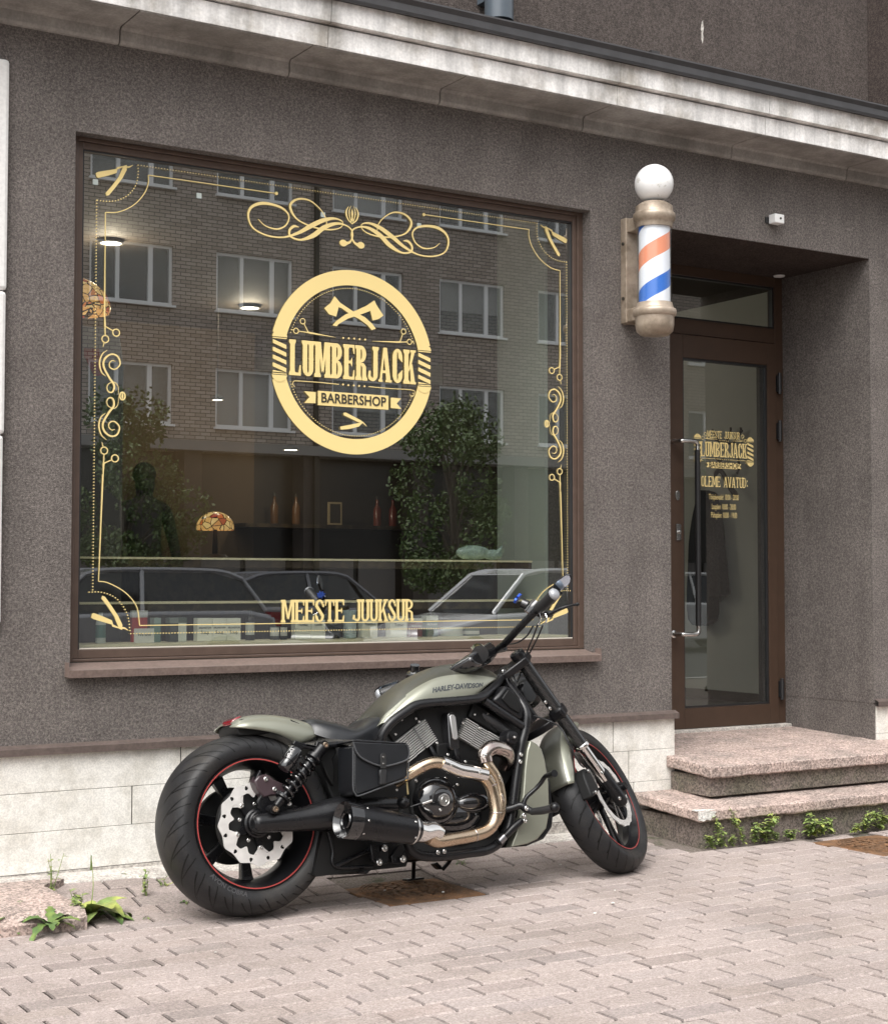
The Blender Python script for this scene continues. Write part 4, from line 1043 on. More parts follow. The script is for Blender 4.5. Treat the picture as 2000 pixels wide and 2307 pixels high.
def carbon():
    m = mat('carbon_fork_cover', (.012, .012, .013), .22, coat=.3)
    n = m.node_tree; p = n.nodes['Principled BSDF']; tc = N(n, 'ShaderNodeTexCoord')
    ck = N(n, 'ShaderNodeTexChecker', Scale=240.0); ck.inputs[1].default_value = (.012, .012, .012, 1); ck.inputs[2].default_value = (.028, .028, .028, 1)
    n.links.new(tc.outputs['Object'], ck.inputs[0]); n.links.new(ck.outputs[0], p.inputs['Base Color']); return m
M_CARBON = carbon()
def rubber(name, teeth, slope):
    m = mat(name, (.018, .018, .019), .5, col2=(.034, .031, .028), c2s=5, c2lo=.48, c2hi=.7, var=.12, vs=9, rvar=.08, spec=.28, speck=.1, ss=200)
    n = m.node_tree; L = n.links; p = n.nodes['Principled BSDF']
    uv = N(n, 'ShaderNodeUVMap'); s = N(n, 'ShaderNodeSeparateXYZ'); L.new(uv.outputs[0], s.inputs[0])
    def M(op, a, b=None, c=None):
        k = N(n, 'ShaderNodeMath', operation=op)
        for i, x in enumerate((a, b, c)):
            if x is None: continue
            if isinstance(x, (int, float)): k.inputs[i].default_value = x
            else: L.new(x, k.inputs[i])
        return k.outputs[0]
    vv = M('ABSOLUTE', M('SUBTRACT', s.outputs[1], .5))
    crv = M('POWER', M('MULTIPLY', vv, 2.6), .6)
    def grooves(nt_, sl, lo, hi, wd, ph):
        f = M('FRACT', M('ADD', M('ADD', M('MULTIPLY', s.outputs[0], nt_), M('MULTIPLY', crv, sl)), ph))
        d = M('ABSOLUTE', M('SUBTRACT', f, .5))
        g = M('LESS_THAN', d, wd)
        return M('MULTIPLY', g, M('MULTIPLY', M('GREATER_THAN', vv, lo), M('LESS_THAN', vv, hi)))
    g = M('MAXIMUM', grooves(teeth, slope, .05, .30, .055, 0), grooves(teeth, slope * .55, .12, .36, .035, .5))
    b = N(n, 'ShaderNodeBump', Strength=1.0, Distance=.006, invert=True); L.new(g, b.inputs['Height']); L.new(b.outputs[0], p.inputs['Normal'])
    src = p.inputs['Base Color'].links[0].from_socket
    mx = N(n, 'ShaderNodeMix', data_type='RGBA'); L.new(g, mx.inputs[0]); L.new(src, mx.inputs[6]); mx.inputs[7].default_value = (.002, .002, .002, 1)
    L.new(mx.outputs[2], p.inputs['Base Color'])
    return m
M_TYRE_R = rubber('rear_tyre_rubber', 26, 2.6); M_TYRE_F = rubber('front_tyre_rubber', 30, 1.7)
RB = Matrix(((1, 0, 0), (0, math.cos(R(10)), math.sin(R(10))), (0, -math.sin(R(10)), math.cos(R(10)))))
_rk, _dl = R(35.5), R(36)
_f = Vector((math.cos(_rk), 0, math.sin(_rk))); _y = Vector((0, 1, 0)); _d = Vector((-math.sin(_rk), 0, math.cos(_rk)))
_A = math.cos(_dl) * _f + math.sin(_dl) * _y; _B = math.cos(_dl) * _y - math.sin(_dl) * _f
FRK = Matrix(((_A.x, _B.x, _d.x, 1.578), (_A.y, _B.y, _d.y, 0), (_A.z, _B.z, _d.z, .258), (0, 0, 0, 1)))   # steered fork frame -> bike frame
def mir(P): return [(p[0], -p[1], p[2]) for p in P]

def arch(name, T, L, w, m, parent, n=5, k=14, py=1.0, ph=1.0, stripe=None, solid=0.0, cap=True, a_max=90):
    """smooth shell swept between a crown line T and an edge line L with half widths w"""
    T = catmull(T, n); L = catmull(L, n); W_ = catmull([(x, 0, 0) for x in w], n)
    rings = []
    for t, l, ww in zip(T, L, W_):
        r = []
        for i in range(2 * k + 1):
            th = R(a_max) * (i - k) / k
            s = math.copysign(abs(math.sin(th)) ** py, th); h = 1 - abs(math.cos(th)) ** ph if abs(math.cos(th)) > 1e-6 else 1
            r.append(Vector((t.x + (l.x - t.x) * h, ww.x * s, t.z + (l.z - t.z) * h)))
        rings.append(r)
    bm = bmesh.new(); F = loft(bm, rings, cap=False, close=False)
    if not solid:
        bm.faces.new([v for v in bm.verts][:2 * k + 1]) if cap else None
        if cap:
            bm.verts.ensure_lookup_table(); nn = 2 * k + 1; tot = len(bm.verts); bm.faces.new([bm.verts[tot - nn + i] for i in range(nn)])
            for i in range(len(rings) - 1): bm.faces.new([bm.verts[i * nn], bm.verts[(i + 1) * nn], bm.verts[(i + 2) * nn - 1], bm.verts[(i + 1) * nn - 1]])
    if stripe:
        for i, kk, f in F:
            if abs((kk + .5 - k) / k) < stripe(i / (len(rings) - 1)): f.material_index = 1
    return mk(name, bm, m, parent, solid=solid, ang=50)

# ---- rear wheel
WC = Vector((0, 0, .325))
rw = empty('rear_wheel', (0, 0, 0)); rw.parent = BIKE
def tyre(name, prof, c, m, parent):
    half = prof; full = [(r, -y) for r, y in half] + [(r, y) for r, y in reversed(half[:-1])]
    bm = bmesh.new(); lathe(bm, full, c, (0, 1, 0), 144, uv=True)
    return mk(name, bm, m, parent, ang=60)
tyre('tyre', [(.2335, .094), (.236, .104), (.246, .112), (.262, .1175), (.276, .1185), (.288, .114), (.300, .103), (.309, .089), (.316, .070), (.3215, .048), (.3245, .024), (.3255, 0)], WC, M_TYRE_R, rw)
def rimpart(c, hw, r0, parent, rb=.027):
    pr = [(r0 + .0015, -hw), (r0 - .009, -hw), (r0 - .013, -hw + .012), (r0 - .020, -hw + .03), (r0 - rb, -hw * .3), (r0 - rb, hw * .3), (r0 - .020, hw - .03), (r0 - .013, hw - .012), (r0 - .009, hw), (r0 + .0015, hw), (r0 - .004, hw - .012), (r0 - .012, hw - .03), (r0 - rb + .008, hw * .25), (r0 - rb + .008, -hw * .25), (r0 - .012, -hw + .03), (r0 - .004, -hw + .012)]
    return turned('rim', pr, c, (0, 1, 0), M_RIM, parent, 96, closed=True)
rimpart(WC, .106, .233, rw, .036)
for s in (-1, 1):
    turned('rim_stripe', [(.2255, 0), (.2295, 0), (.2295, .0015), (.2255, .0015)], WC + Vector((0, s * .1065 - (.0015 if s < 0 else 0), 0)), (0, 1, 0), M_RED, rw, 96, closed=True)
def spokes(c, n, r0, r1, yc, hy, w0, w1, parent, ph=0, m=M_SATIN, fork=0.0):
    for k in range(n):
        a = 2 * PI * k / n + ph; bm = bmesh.new()
        e = Vector((math.cos(a), 0, math.sin(a))); t = Vector((-math.sin(a), 0, math.cos(a)))
        rs = []
        for r, w_, h in ((r0, w0, hy), ((r0 + r1) / 2, w0 * .75, hy * .7), (r1 * .9, w1 * .8, hy * .8), (r1, w1, hy)):
            o = c + e * r + Vector((0, yc, 0)) + t * fork * (r - r0)
            rs.append([o + t * w_ * .5 * q + Vector((0, h * .5 * z, 0)) for q, z in ((-1, -1), (1, -1), (1, 1), (-1, 1))])
        loft(bm, rs); mk('spoke', bm, m, parent, bev=.003, smooth=False)
spokes(WC, 7, .045, .205, .03, .040, .044, .054, rw, .25)
turned('wheel_flange', [(0, -.085), (.136, -.085), (.140, -.08), (.140, -.06), (0, -.06)], WC, (0, 1, 0), M_DARKIN, rw, 48)
turned('belt_pulley', [(.05, .105), (.135, .105), (.140, .108), (.140, .135), (.05, .135)], WC, (0, 1, 0), M_DARKIN, rw, 48, closed=True)
bm = bmesh.new(); lathe(bm, [(0, -.09), (.05, -.09), (.056, -.07), (.056, .07), (.05, .1), (0, .1)], WC, (0, 1, 0), 40); mk('hub', bm, M_SATIN, rw)
def disc(name, c, r_out, r_in, th, side_n, parent, holes=10, wave=12, amp=.006, lobes=5, m=M_DISC, ph=0, small=False):
    bm = bmesh.new(); c = Vector(c)
    def P(r, a): return c + Vector((r * math.cos(a), 0, r * math.sin(a)))
    out = [P(r_out - amp * (.5 - .5 * math.cos(wave * a)) ** .7, a) for a in [2 * PI * k / 336 for k in range(336)]]
    inn = [P(r_in - (.020 * (.5 + .5 * math.cos(lobes * (a - ph))) ** 3 if lobes else 0), a) for a in [2 * PI * k / 160 for k in range(160)]]
    loops = [out, inn]; rm = (r_out + r_in) / 2
    if small:
        for row, rr in enumerate((r_in + .006, rm, r_out - .009)):
            for k in range(holes):
                a0 = 2 * PI * (k + row * .33) / holes
                loops.append([c + Vector((math.cos(a0) * (rr + .0022 * math.cos(q)) - math.sin(a0) * .0045 * math.sin(q), 0, math.sin(a0) * (rr + .0022 * math.cos(q)) + math.cos(a0) * .0045 * math.sin(q))) for q in [2 * PI * j / 8 for j in range(8)]])
    else:
        for k in range(holes):
            a0 = 2 * PI * (k + .5) / holes; rr = r_out - .021
            loops.append([P(rr + .0085 * math.cos(q), a0 + .0088 / rr * math.sin(q) * (.75 - .4 * math.cos(q))) for q in [2 * PI * j / 14 for j in range(14)]])
    plate(bm, loops, (0, th, 0)); return mk(name, bm, m, parent, smooth=False)
disc('brake_disc', WC + Vector((0, -.112, 0)), .152, .112, .005, -1, rw, holes=12, wave=12, amp=.010, lobes=10, ph=.4)
for k in range(5):                                                     # arms between disc and carrier
    bm = bmesh.new()
    a = .4 + 2 * PI * k / 5 + PI / 5
    e = Vector((math.cos(a), 0, math.sin(a))); t = Vector((-math.sin(a), 0, math.cos(a))); o = WC + Vector((0, -.111, 0))
    plate(bm, [[o + e * .108 + t * .030, o + e * .092 + t * .013, o + e * .082 + t * .009, o + e * .082 - t * .009, o + e * .092 - t * .013, o + e * .108 - t * .030]], (0, .004, 0))
    mk('disc_lug', bm, M_DISC, rw, smooth=False)
bm = bmesh.new()
P = [WC + Vector(((.048 + .036 * max(0, math.cos(5 * (a - .4 - PI / 5))) ** 1.5) * math.cos(a), -.108, (.048 + .036 * max(0, math.cos(5 * (a - .4 - PI / 5))) ** 1.5) * math.sin(a))) for a in [2 * PI * k / 120 for k in range(120)]]
plate(bm, [P], (0, .018, 0)); mk('disc_carrier', bm, M_SATIN, rw, smooth=False, bev=.001)
bm = bmesh.new()
for k in range(5):
    a = .4 + 2 * PI * k / 5 + PI / 5
    bolt(bm, WC + Vector((.086 * math.cos(a), -.112, .086 * math.sin(a))), (0, -1, 0), .008, .006)
    bolt(bm, WC + Vector((.068 * math.cos(a + .6), -.105, .068 * math.sin(a + .6))), (0, -1, 0), .0075, .006)
mk('disc_bolt', bm, M_ALU, rw)
bm = bmesh.new(); lathe(bm, [(0, -.142), (.040, -.142), (.044, -.138), (.046, -.12), (.052, -.116), (.052, -.108), (0, -.108)], WC, (0, 1, 0), 36); mk('axle_cap', bm, M_SATIN, rw)
def rim_text(s, c, r, y, a_c, h, m, parent, sx=.9):
    bm = bmesh.new()
    text_mesh(bm, s, lambda X, Y: Vector((c[0] + (r - Y) * math.sin(a_c + X / r), y, c[2] - (r - Y) * math.cos(a_c + X / r))), size=h, sx=sx, offset=.0006)
    return mk('tyre_lettering', bm, m, parent, smooth=False)
# the sidewall lettering reads around the lower left of the tyre
bm = bmesh.new()
for s_, ac in (('AVON COBRA', -.55),):
    text_mesh(bm, s_, lambda X, Y: Vector((WC.x + (.2515 - Y) * math.sin(ac + X / .25), -.1168, WC.z - (.2515 - Y) * math.cos(ac + X / .25))), size=.022, sx=1.1, offset=.0006)
mk('tyre_lettering', bm, M_TYREL, rw, smooth=False)

# ---- swing arm, shock, caliper
bm = bmesh.new(); sweep(bm, [(-0.0451,-0.17,0.3233),(-0.0271,-0.17,0.3237),(0.0493,-0.17,0.3231),(0.1435,-0.17,0.3249),(0.2102,-0.17,0.3289),(0.2694,-0.17,0.3336),(0.3763,-0.17,0.3367)], [.020, .033, .037, .043, .050, .057, .060], 24, 6); mk('swing_arm', bm, M_FRAME, BIKE)
bm = bmesh.new(); sweep(bm, mir([(-0.0391,-0.17,0.3228),(0.0493,-0.17,0.3231),(0.1435,-0.17,0.3249),(0.2694,-0.17,0.3336),(0.3763,-0.17,0.3367)]), [.033, .037, .043, .057, .060], 18, 5); mk('swing_arm', bm, M_FRAME, BIKE)
bm = bmesh.new(); P = [(0.3432,-0.165,0.3546),(0.4339,-0.165,0.3525),(0.5417,-0.165,0.3481)]; sweep(bm, P, .030, 22, 4); mk('pivot_housing', bm, M_FRAME, BIKE)
bm = bmesh.new(); sphere(bm, (0.5584,-0.195,0.3532), .0245, 24, (1, 1, 1)); mk('pivot_cap', bm, M_SATIN, BIKE)
sh = empty('rear_shock', (0, 0, 0)); sh.parent = BIKE
a, b = Vector((0.0255,-0.2,0.3667)), Vector((0.2415,-0.2,0.5803)); ax = (b - a).normalized(); Ls = (b - a).length
bm = bmesh.new(); x_, y_, d_ = frame_of(ax); turns = 7.0; c0, c1 = a + ax * Ls * .18, a + ax * Ls * .80
P = [c0 + (c1 - c0) * (k / 168) + (x_ * math.cos(2 * PI * turns * k / 168) + y_ * math.sin(2 * PI * turns * k / 168)) * (.0255 + .002 * math.sin(k)) * 1 for k in range(169)]
P = [c0 + (c1 - c0) * (k / 168) + (x_ * math.cos(2 * PI * turns * k / 168) + y_ * math.sin(2 * PI * turns * k / 168)) * .0265 for k in range(169)]
sweep(bm, P, .0048, 8, smooth=False); mk('spring', bm, M_GLOSSB, sh)
bm = bmesh.new(); lathe(bm, [(0, Ls * .05), (.013, Ls * .05), (.017, Ls * .15), (.029, Ls * .16), (.029, Ls * .19), (.011, Ls * .2), (.011, Ls * .5), (.019, Ls * .5), (.019, Ls * .76), (.029, Ls * .78), (.029, Ls * .83), (.022, Ls * .84), (.022, Ls * .97), (0, Ls * .98)], a, ax, 28); mk('damper_body', bm, M_SATIN, sh)
for q in (a, b): bm = bmesh.new(); cyl(bm, q + Vector((0, .03, 0)), q + Vector((0, -.012, 0)), .0175, 20); mk('shock_eye', bm, M_SATIN, sh)
for q in (a, b): bm = bmesh.new(); bolt(bm, q + Vector((0, -.012, 0)), (0, -1, 0), .0115, .012); mk('eye_bolt', bm, mat('bronze_bolt', (.52, .42, .33), .25, metal=1), sh)
bm = bmesh.new(); ra, rb_ = Vector((0.0708,-0.215,0.5095)), Vector((0.1203,-0.215,0.5652)); L_ = (rb_ - ra).length
lathe(bm, [(0, -.006), (.022, -.006), (.0265, 0), (.0265, L_ * .3), (.0245, L_ * .32), (.0245, L_ * .36), (.0285, L_ * .38), (.0285, L_), (.024, L_ + .008), (0, L_ + .008)], ra, rb_ - ra, 30); mk('reservoir', bm, M_GLOSSB, sh)
slab('reservoir_bracket', [(0.1146,-0.21,0.5917),(0.126,-0.21,0.6059),(0.1419,-0.21,0.5976),(0.2071,-0.21,0.5812),(0.2127,-0.21,0.5977),(0.2333,-0.21,0.5929),(0.2262,-0.21,0.5598),(0.2044,-0.21,0.5498),(0.1894,-0.21,0.5692),(0.1567,-0.21,0.5765),(0.1433,-0.21,0.5643)], (0, .02, 0), M_SATIN, sh, bev=.003)
bm = bmesh.new(); q0 = Vector((0.0787,-0.244,0.5541)); q1 = (rb_ - ra).normalized()
for k, (u_, v2) in enumerate(((0, 0), (.004, .012), (-.004, .022))):
    sweep(bm, [q0 + q1 * (v2 - .012) + Vector((.006 + u_, 0, 0)), q0 + q1 * v2 + Vector((-.004 + u_, -.0006, .002)), q0 + q1 * (v2 - .004) + Vector((.012, 0, .004))], .0012, 6, 3)
mk('reservoir_print', bm, M_WTXT, sh)
slab('rear_caliper', [(-0.0037,-0.155,0.4893),(0.0291,-0.155,0.4946),(0.0598,-0.155,0.4706),(0.0994,-0.155,0.4534),(0.1032,-0.155,0.4238),(0.0799,-0.155,0.4144),(0.0394,-0.155,0.4172),(0.0145,-0.155,0.4098),(-0.0113,-0.155,0.4425),(-0.0211,-0.155,0.4722)], (0, .05, 0), M_BRNC, BIKE, bev=.006)
bm = bmesh.new()
for q in ((0.0244,-0.155,0.4759), (0.056,-0.155,0.438), (0.1029,-0.17,0.3819)): bolt(bm, q, (0, -1, 0), .009, .005)
mk('caliper_bolt', bm, M_ALU, BIKE)
slab('caliper_carrier', [(-0.0188,-0.15,0.4724),(0.0083,-0.15,0.5109),(0.0147,-0.15,0.4885),(0.0264,-0.15,0.4293),(0.0403,-0.15,0.3992),(0.1449,-0.15,0.3734),(0.1486,-0.15,0.3676),(0.0534,-0.15,0.3582),(0.0048,-0.15,0.3582),(-0.0125,-0.15,0.3957),(0.0055,-0.15,0.4199)], (0, .02, 0), M_SATIN, BIKE, bev=.002)

# ---- tail: rear fender, lamp, seat
fend = arch('rear_fender', [(-0.043,0,0.6929),(-0.0275,0,0.7043),(0.0087,0,0.7142),(0.0686,0,0.7191),(0.1435,0,0.7124),(0.2186,0,0.6959),(0.2865,0,0.6741),(0.3313,0,0.6497)], [(-0.066,-0.12,0.6754),(-0.052,-0.12,0.6701),(-0.0198,-0.12,0.6633),(0.0306,-0.12,0.6542),(0.0886,-0.12,0.6401),(0.1427,-0.12,0.6186),(0.1861,-0.12,0.5981),(0.2358,-0.12,0.6036)], [.07, .10, .118, .122, .124, .120, .110, .09], [M_OLIVE, M_OLIVED], BIKE, solid=.004, ph=.8, py=.9,
            stripe=lambda t: .30 if t < .25 else (.22 if t < .6 else 0))
slab('inner_fender', [(-0.0436,0.085,0.6808),(-0.0425,0.085,0.6535),(-0.0331,0.085,0.6401),(0.034,0.085,0.6407),(0.1023,0.085,0.6462),(0.1776,0.085,0.632),(0.2372,0.085,0.6045),(0.2843,0.085,0.609),(0.2397,0.085,0.6358),(0.1496,0.085,0.668),(0.0749,0.085,0.6854),(0.0009,0.085,0.7013),(-0.0252,0.085,0.7004)], (0, -.17, 0), M_DARKIN, BIKE, bev=.012)
slab('tail_lamp', [(-0.0467,0.05,0.6844),(-0.0381,0.05,0.7023),(-0.0174,0.05,0.7123),(0.0014,0.05,0.7155),(-0.0106,0.05,0.7031),(-0.0266,0.05,0.6868)], (0, -.09, 0), M_REDL, fend, bev=.006)
slab('fender_vent', [(0.171,-0.092,0.6888),(0.2024,-0.092,0.6744),(0.2248,-0.092,0.6509),(0.1794,-0.092,0.6714)], (0, .012, 0), M_DARKIN, fend)
st = arch('seat', [(0.2584,0,0.6914),(0.296,0,0.6945),(0.3497,0,0.6816),(0.4036,0,0.6651),(0.4461,0,0.6512),(0.4874,0,0.6633),(0.5256,0,0.6842),(0.5628,0,0.6897),(0.5947,0,0.6811),(0.6095,0,0.6555)], [(0.2445,-0.125,0.6468),(0.2624,-0.125,0.6323),(0.3028,-0.125,0.612),(0.3408,-0.125,0.6046),(0.3793,-0.125,0.6005),(0.4183,-0.125,0.5985),(0.4496,-0.125,0.5969),(0.4812,-0.125,0.596),(0.5091,-0.125,0.5959),(0.5215,-0.125,0.6008)], [.06, .09, .115, .125, .13, .13, .125, .12, .115, .10], M_LEATHER, BIKE, py=.8, ph=.7)
bm = bmesh.new()
for k in range(-3, 4):
    sweep(bm, [Vector((.640 + .028 * abs(k) * .0 + .012 * j - .02 * abs(k) * .3, k * .026, .622 + .026 * j * .55 + .006)) for j in range(-1, 3)], .0016, 6, 2)
mk('seat_stitching', bm, M_PIPING, st)

# ---- tank
TT = [(0.5625,0,0.6695),(0.5795,0,0.711),(0.621,0,0.7543),(0.6774,0,0.7986),(0.7519,0,0.8398),(0.8322,0,0.8692),(0.9059,0,0.8826),(0.9792,0,0.8837),(1.0459,0,0.8725),(1.0968,0,0.8548),(1.1318,0,0.8317),(1.1478,0,0.8075)]
TL = [(0.5053,-0.152,0.6208),(0.523,-0.152,0.6489),(0.5581,-0.152,0.6643),(0.6061,-0.152,0.6939),(0.6569,-0.152,0.7188),(0.7043,-0.152,0.7332),(0.7684,-0.152,0.7357),(0.8389,-0.152,0.7365),(0.9103,-0.152,0.7373),(0.9657,-0.152,0.7494),(1.0111,-0.152,0.7757),(1.0405,-0.152,0.7926)]
TWD = [.09, .12, .14, .152, .160, .164, .165, .164, .158, .146, .125, .09]
def tstripe(t): return .66 - .08 * t
tank = arch('tank', TT, TL, TWD, [M_OLIVE, M_OLIVED], BIKE, n=6, k=18, py=.95, ph=.85, stripe=tstripe)
_T, _L, _W = catmull(TT, 12), catmull(TL, 12), catmull([(x, 0, 0) for x in TWD], 12)
def tank_pt(s, th, lift=.0012):
    i = min(len(_T) - 2, max(0, int(s))); u = s - i
    t = _T[i].lerp(_T[i + 1], u); l = _L[i].lerp(_L[i + 1], u); w_ = _W[i].lerp(_W[i + 1], u).x
    h = 1 - abs(math.cos(th)) ** .85
    return Vector((t.x + (l.x - t.x) * h, -w_ * math.sin(th) ** .95 - lift, t.z + (l.z - t.z) * h + lift * .4))
def s_of_x(x, th):
    lo, hi = 0, len(_T) - 1.01
    for _ in range(30):
        m_ = (lo + hi) / 2
        if tank_pt(m_, th).x < x: lo = m_
        else: hi = m_
    return lo
tx0, tx1 = (0.7334,-0.155,0.7798)[0], (1.0022,-0.155,0.7945)[0]
bm = bmesh.new()
def _place(X, Y):
    x = (tx0 + tx1) / 2 + X; f_ = (x - tx0) / (tx1 - tx0); th = R(TXA + TXB * f_) - Y / .17
    return tank_pt(s_of_x(x, th), th)
TXA, TXB = 80, -6
text_mesh(bm, 'HARLEY-DAVIDSON', _place, size=.031, sx=(tx1 - tx0) / (.031 * 15 * .66), shear=.35, offset=.0012)
mk('tank_lettering', bm, M_TXTG, tank, smooth=False)

# ---- frame
for s in (-1, 1):
    def S(P): return [(p[0], p[1] * -s, p[2]) for p in P]
    bm = bmesh.new(); sweep(bm, S([(0.511,-0.15,0.5869),(0.5182,-0.16,0.617),(0.5518,-0.168,0.6533),(0.6152,-0.17,0.6901),(0.6746,-0.17,0.7146),(0.7792,-0.17,0.7203),(0.8987,-0.168,0.7239),(0.9691,-0.158,0.7334),(1.0427,-0.125,0.765),(1.141,-0.055,0.8167)]), .0185, 18, 6); mk('frame_tube', bm, M_FRAME, BIKE)
    bm = bmesh.new(); sweep(bm, S([(0.9907,-0.15,0.7193),(1.0718,-0.16,0.6606),(1.1491,-0.16,0.6113)]), .0165, 18, 4); mk('frame_tube', bm, M_FRAME, BIKE)
    bm = bmesh.new(); sweep(bm, S([(1.1733,-0.05,0.7954),(1.1725,-0.13,0.7134),(1.1768,-0.158,0.6588),(1.163,-0.16,0.5979),(1.1329,-0.16,0.5284),(1.097,-0.16,0.4096),(1.0658,-0.16,0.3021),(1.039,-0.16,0.2299),(0.9967,-0.16,0.1769),(0.9338,-0.16,0.1481),(0.8394,-0.16,0.1443),(0.7209,-0.165,0.1426),(0.6369,-0.165,0.1515),(0.5945,-0.165,0.1751),(0.5762,-0.165,0.2144)]), .0185, 18, 6); mk('down_tube', bm, M_FRAME, BIKE)
bm = bmesh.new(); cyl(bm, FRK @ Vector((0, 0, .47)), FRK @ Vector((0, 0, .69)), .036, 26); mk('steering_head', bm, M_FRAME, BIKE)
bm = bmesh.new()
for q in ((1.1159,-0.18,0.4999), (1.1095,-0.18,0.4726), (0.6939,-0.186,0.1586), (0.7224,-0.186,0.1595)): bolt(bm, q, (0, -1, 0), .0085, .006)
for q in ((0.4297,-0.205,0.1463), (0.5295,-0.205,0.1483), (0.4592,-0.2,0.1941)): bolt(bm, q, (0, -1, 0), .0125, .008)
mk('frame_bolt', bm, M_ALU, BIKE)
slab('airbox_cover', [(1.0146,-0.172,0.7189),(1.0395,-0.172,0.7393),(1.0838,-0.172,0.7775),(1.1188,-0.172,0.7609),(1.1486,-0.172,0.725),(1.1609,-0.172,0.6734),(1.1544,-0.172,0.6456),(1.1415,-0.172,0.6309),(1.1085,-0.172,0.6491)], (0, .08, 0), M_SATIN, BIKE, bev=.014)
slab('airbox_panel', [(1.0543,-0.179,0.7227),(1.0892,-0.179,0.7586),(1.1265,-0.179,0.7353),(1.1431,-0.179,0.6938),(1.1288,-0.179,0.6623),(1.0868,-0.179,0.6869)], (0, .010, 0), M_CAST, BIKE, bev=.004)

# ---- engine
eng = empty('engine', (0, 0, 0)); eng.parent = BIKE
slab('crankcase', [(0.6621,-0.13,0.4736),(0.7812,-0.13,0.5105),(0.9565,-0.13,0.4905),(1.0468,-0.13,0.435),(1.0549,-0.13,0.3494),(1.0367,-0.13,0.2463),(0.9821,-0.13,0.1915),(0.8614,-0.13,0.1724),(0.6897,-0.13,0.187),(0.6271,-0.13,0.24),(0.6194,-0.13,0.3316),(0.6403,-0.13,0.4265)], (0, .26, 0), M_CAST, eng, bev=.02)
slab('engine_core', [(0.5571,-0.1,0.6134),(0.6601,-0.1,0.6773),(0.75,-0.1,0.7082),(1.001,-0.1,0.7132),(1.1045,-0.1,0.6526),(1.1788,-0.1,0.5978),(1.1511,-0.1,0.4713),(1.0718,-0.1,0.3752),(0.6744,-0.1,0.4214),(0.5646,-0.1,0.4576)], (0, .20, 0), M_DARKIN, eng)
for s, c, nf, dx in ((1, (0.9699,-0.13,0.5824), 10, 0), (-1, (0.6756,-0.13,0.5777), 11, 0)):
    cy_ = empty('cylinder', (0, 0, 0)); cy_.parent = eng
    c = Vector(c); u = Vector((math.cos(R(30)), 0, -s * math.sin(R(30)))); n_ = Vector((s * math.sin(R(30)), 0, math.cos(R(30))))
    def obox(lo, hi, ym, nm, m_, bev=.004, y0=.13):
        bm = bmesh.new(); Vv = []
        P = [c + u * a_ + n_ * b_ for a_, b_ in ((lo[0], lo[1]), (hi[0], lo[1]), (hi[0], hi[1]), (lo[0], hi[1]))]
        P = [Vector((p.x, -ym, p.z)) for p in P]; plate(bm, [P], (0, ym * 2, 0)); return mk(nm, bm, m_, eng, bev=bev, smooth=False)
    W2 = .085
    obox((-W2 + .012, -.13), (W2 - .012, .045), .105, 'barrel', M_CAST, .006)
    bm = bmesh.new()
    for k in range(nf):
        h0 = -.045 + k * .0088
        P = [c + u * a_ + n_ * b_ for a_, b_ in ((-W2, h0), (W2, h0), (W2, h0 + .0032), (-W2, h0 + .0032))]
        for half in ((-W2, -.026), (-.022, .022), (.026, W2)):
            P = [c + u * a_ + n_ * b_ for a_, b_ in ((half[0], h0), (half[1], h0), (half[1], h0 + .0028), (half[0], h0 + .0028))]
            dp = .128 if abs(half[0] + half[1]) > .01 else .122
            plate(bm, [[Vector((p.x, -dp, p.z)) for p in P]], (0, dp * 2, 0))
    mk('cooling_fins', bm, M_FIN, eng, smooth=False)
    obox((-W2 + .008, .050), (W2 - .008, .115), .118, 'cylinder_head', M_CAST, .010)
    obox((-W2 + .03, .116), (W2 - .03, .145), .10, 'rocker_cover', M_SATIN, .008)
    bm = bmesh.new()
    for a_, b_ in ((-.055, .07), (.055, .07), (0, .1)):
        p = c + u * a_ + n_ * b_; bolt(bm, (p.x, -.118, p.z), (0, -1, 0), .006, .005)
    mk('head_bolt', bm, M_ALU, eng); bpy.data.objects.remove(cy_)
slab('intake_badge_mount', [(0.8113,-0.155,0.6724),(0.8195,-0.155,0.683),(0.8372,-0.155,0.6838),(0.8491,-0.155,0.6733),(0.8509,-0.155,0.6035),(0.8541,-0.155,0.5414),(0.8475,-0.155,0.5343),(0.8154,-0.155,0.5361),(0.8071,-0.155,0.5464)], (0, .05, 0), M_GLOSSB, eng, bev=.006)
slab('intake_badge', [(0.8152,-0.162,0.6666),(0.8258,-0.162,0.6726),(0.8373,-0.162,0.6701),(0.8433,-0.162,0.6604),(0.8467,-0.162,0.5833),(0.8399,-0.162,0.5747),(0.827,-0.162,0.5754),(0.8219,-0.162,0.582)], (0, .008, 0), mat('brushed_badge', (.58, .57, .56), .35, metal=.8), eng, bev=.003)
tube('coolant_pipe', [(0.8336,-0.15,0.5405),(0.8392,-0.15,0.5105),(0.8581,-0.14,0.4757)], .011, M_SATIN, eng, seg=12)
tube('coolant_pipe', [(0.7436,-0.11,0.5636),(0.7542,-0.12,0.5277),(0.7708,-0.12,0.4923)], .010, M_SATIN, eng, seg=12)
slab('throttle_body', [(0.7664,-0.13,0.5631),(0.8169,-0.13,0.5703),(0.8211,-0.13,0.528),(0.8045,-0.13,0.5092),(0.7644,-0.13,0.5164)], (0, .08, 0), M_CAST, eng, bev=.006)
cc = Vector((0.7285,-0.165,0.3496))
bm = bmesh.new(); lathe(bm, [(.092, -.05), (.092, 0), (.088, .006), (.076, .018), (.055, .030), (.035, .037), (.024, .0385), (0, .0385)], cc, (0, -1, 0), 64); mk('primary_cover', bm, M_GLOSSB, eng)
bm = bmesh.new(); cp_ = cc + Vector((.002, -.0385, 0))
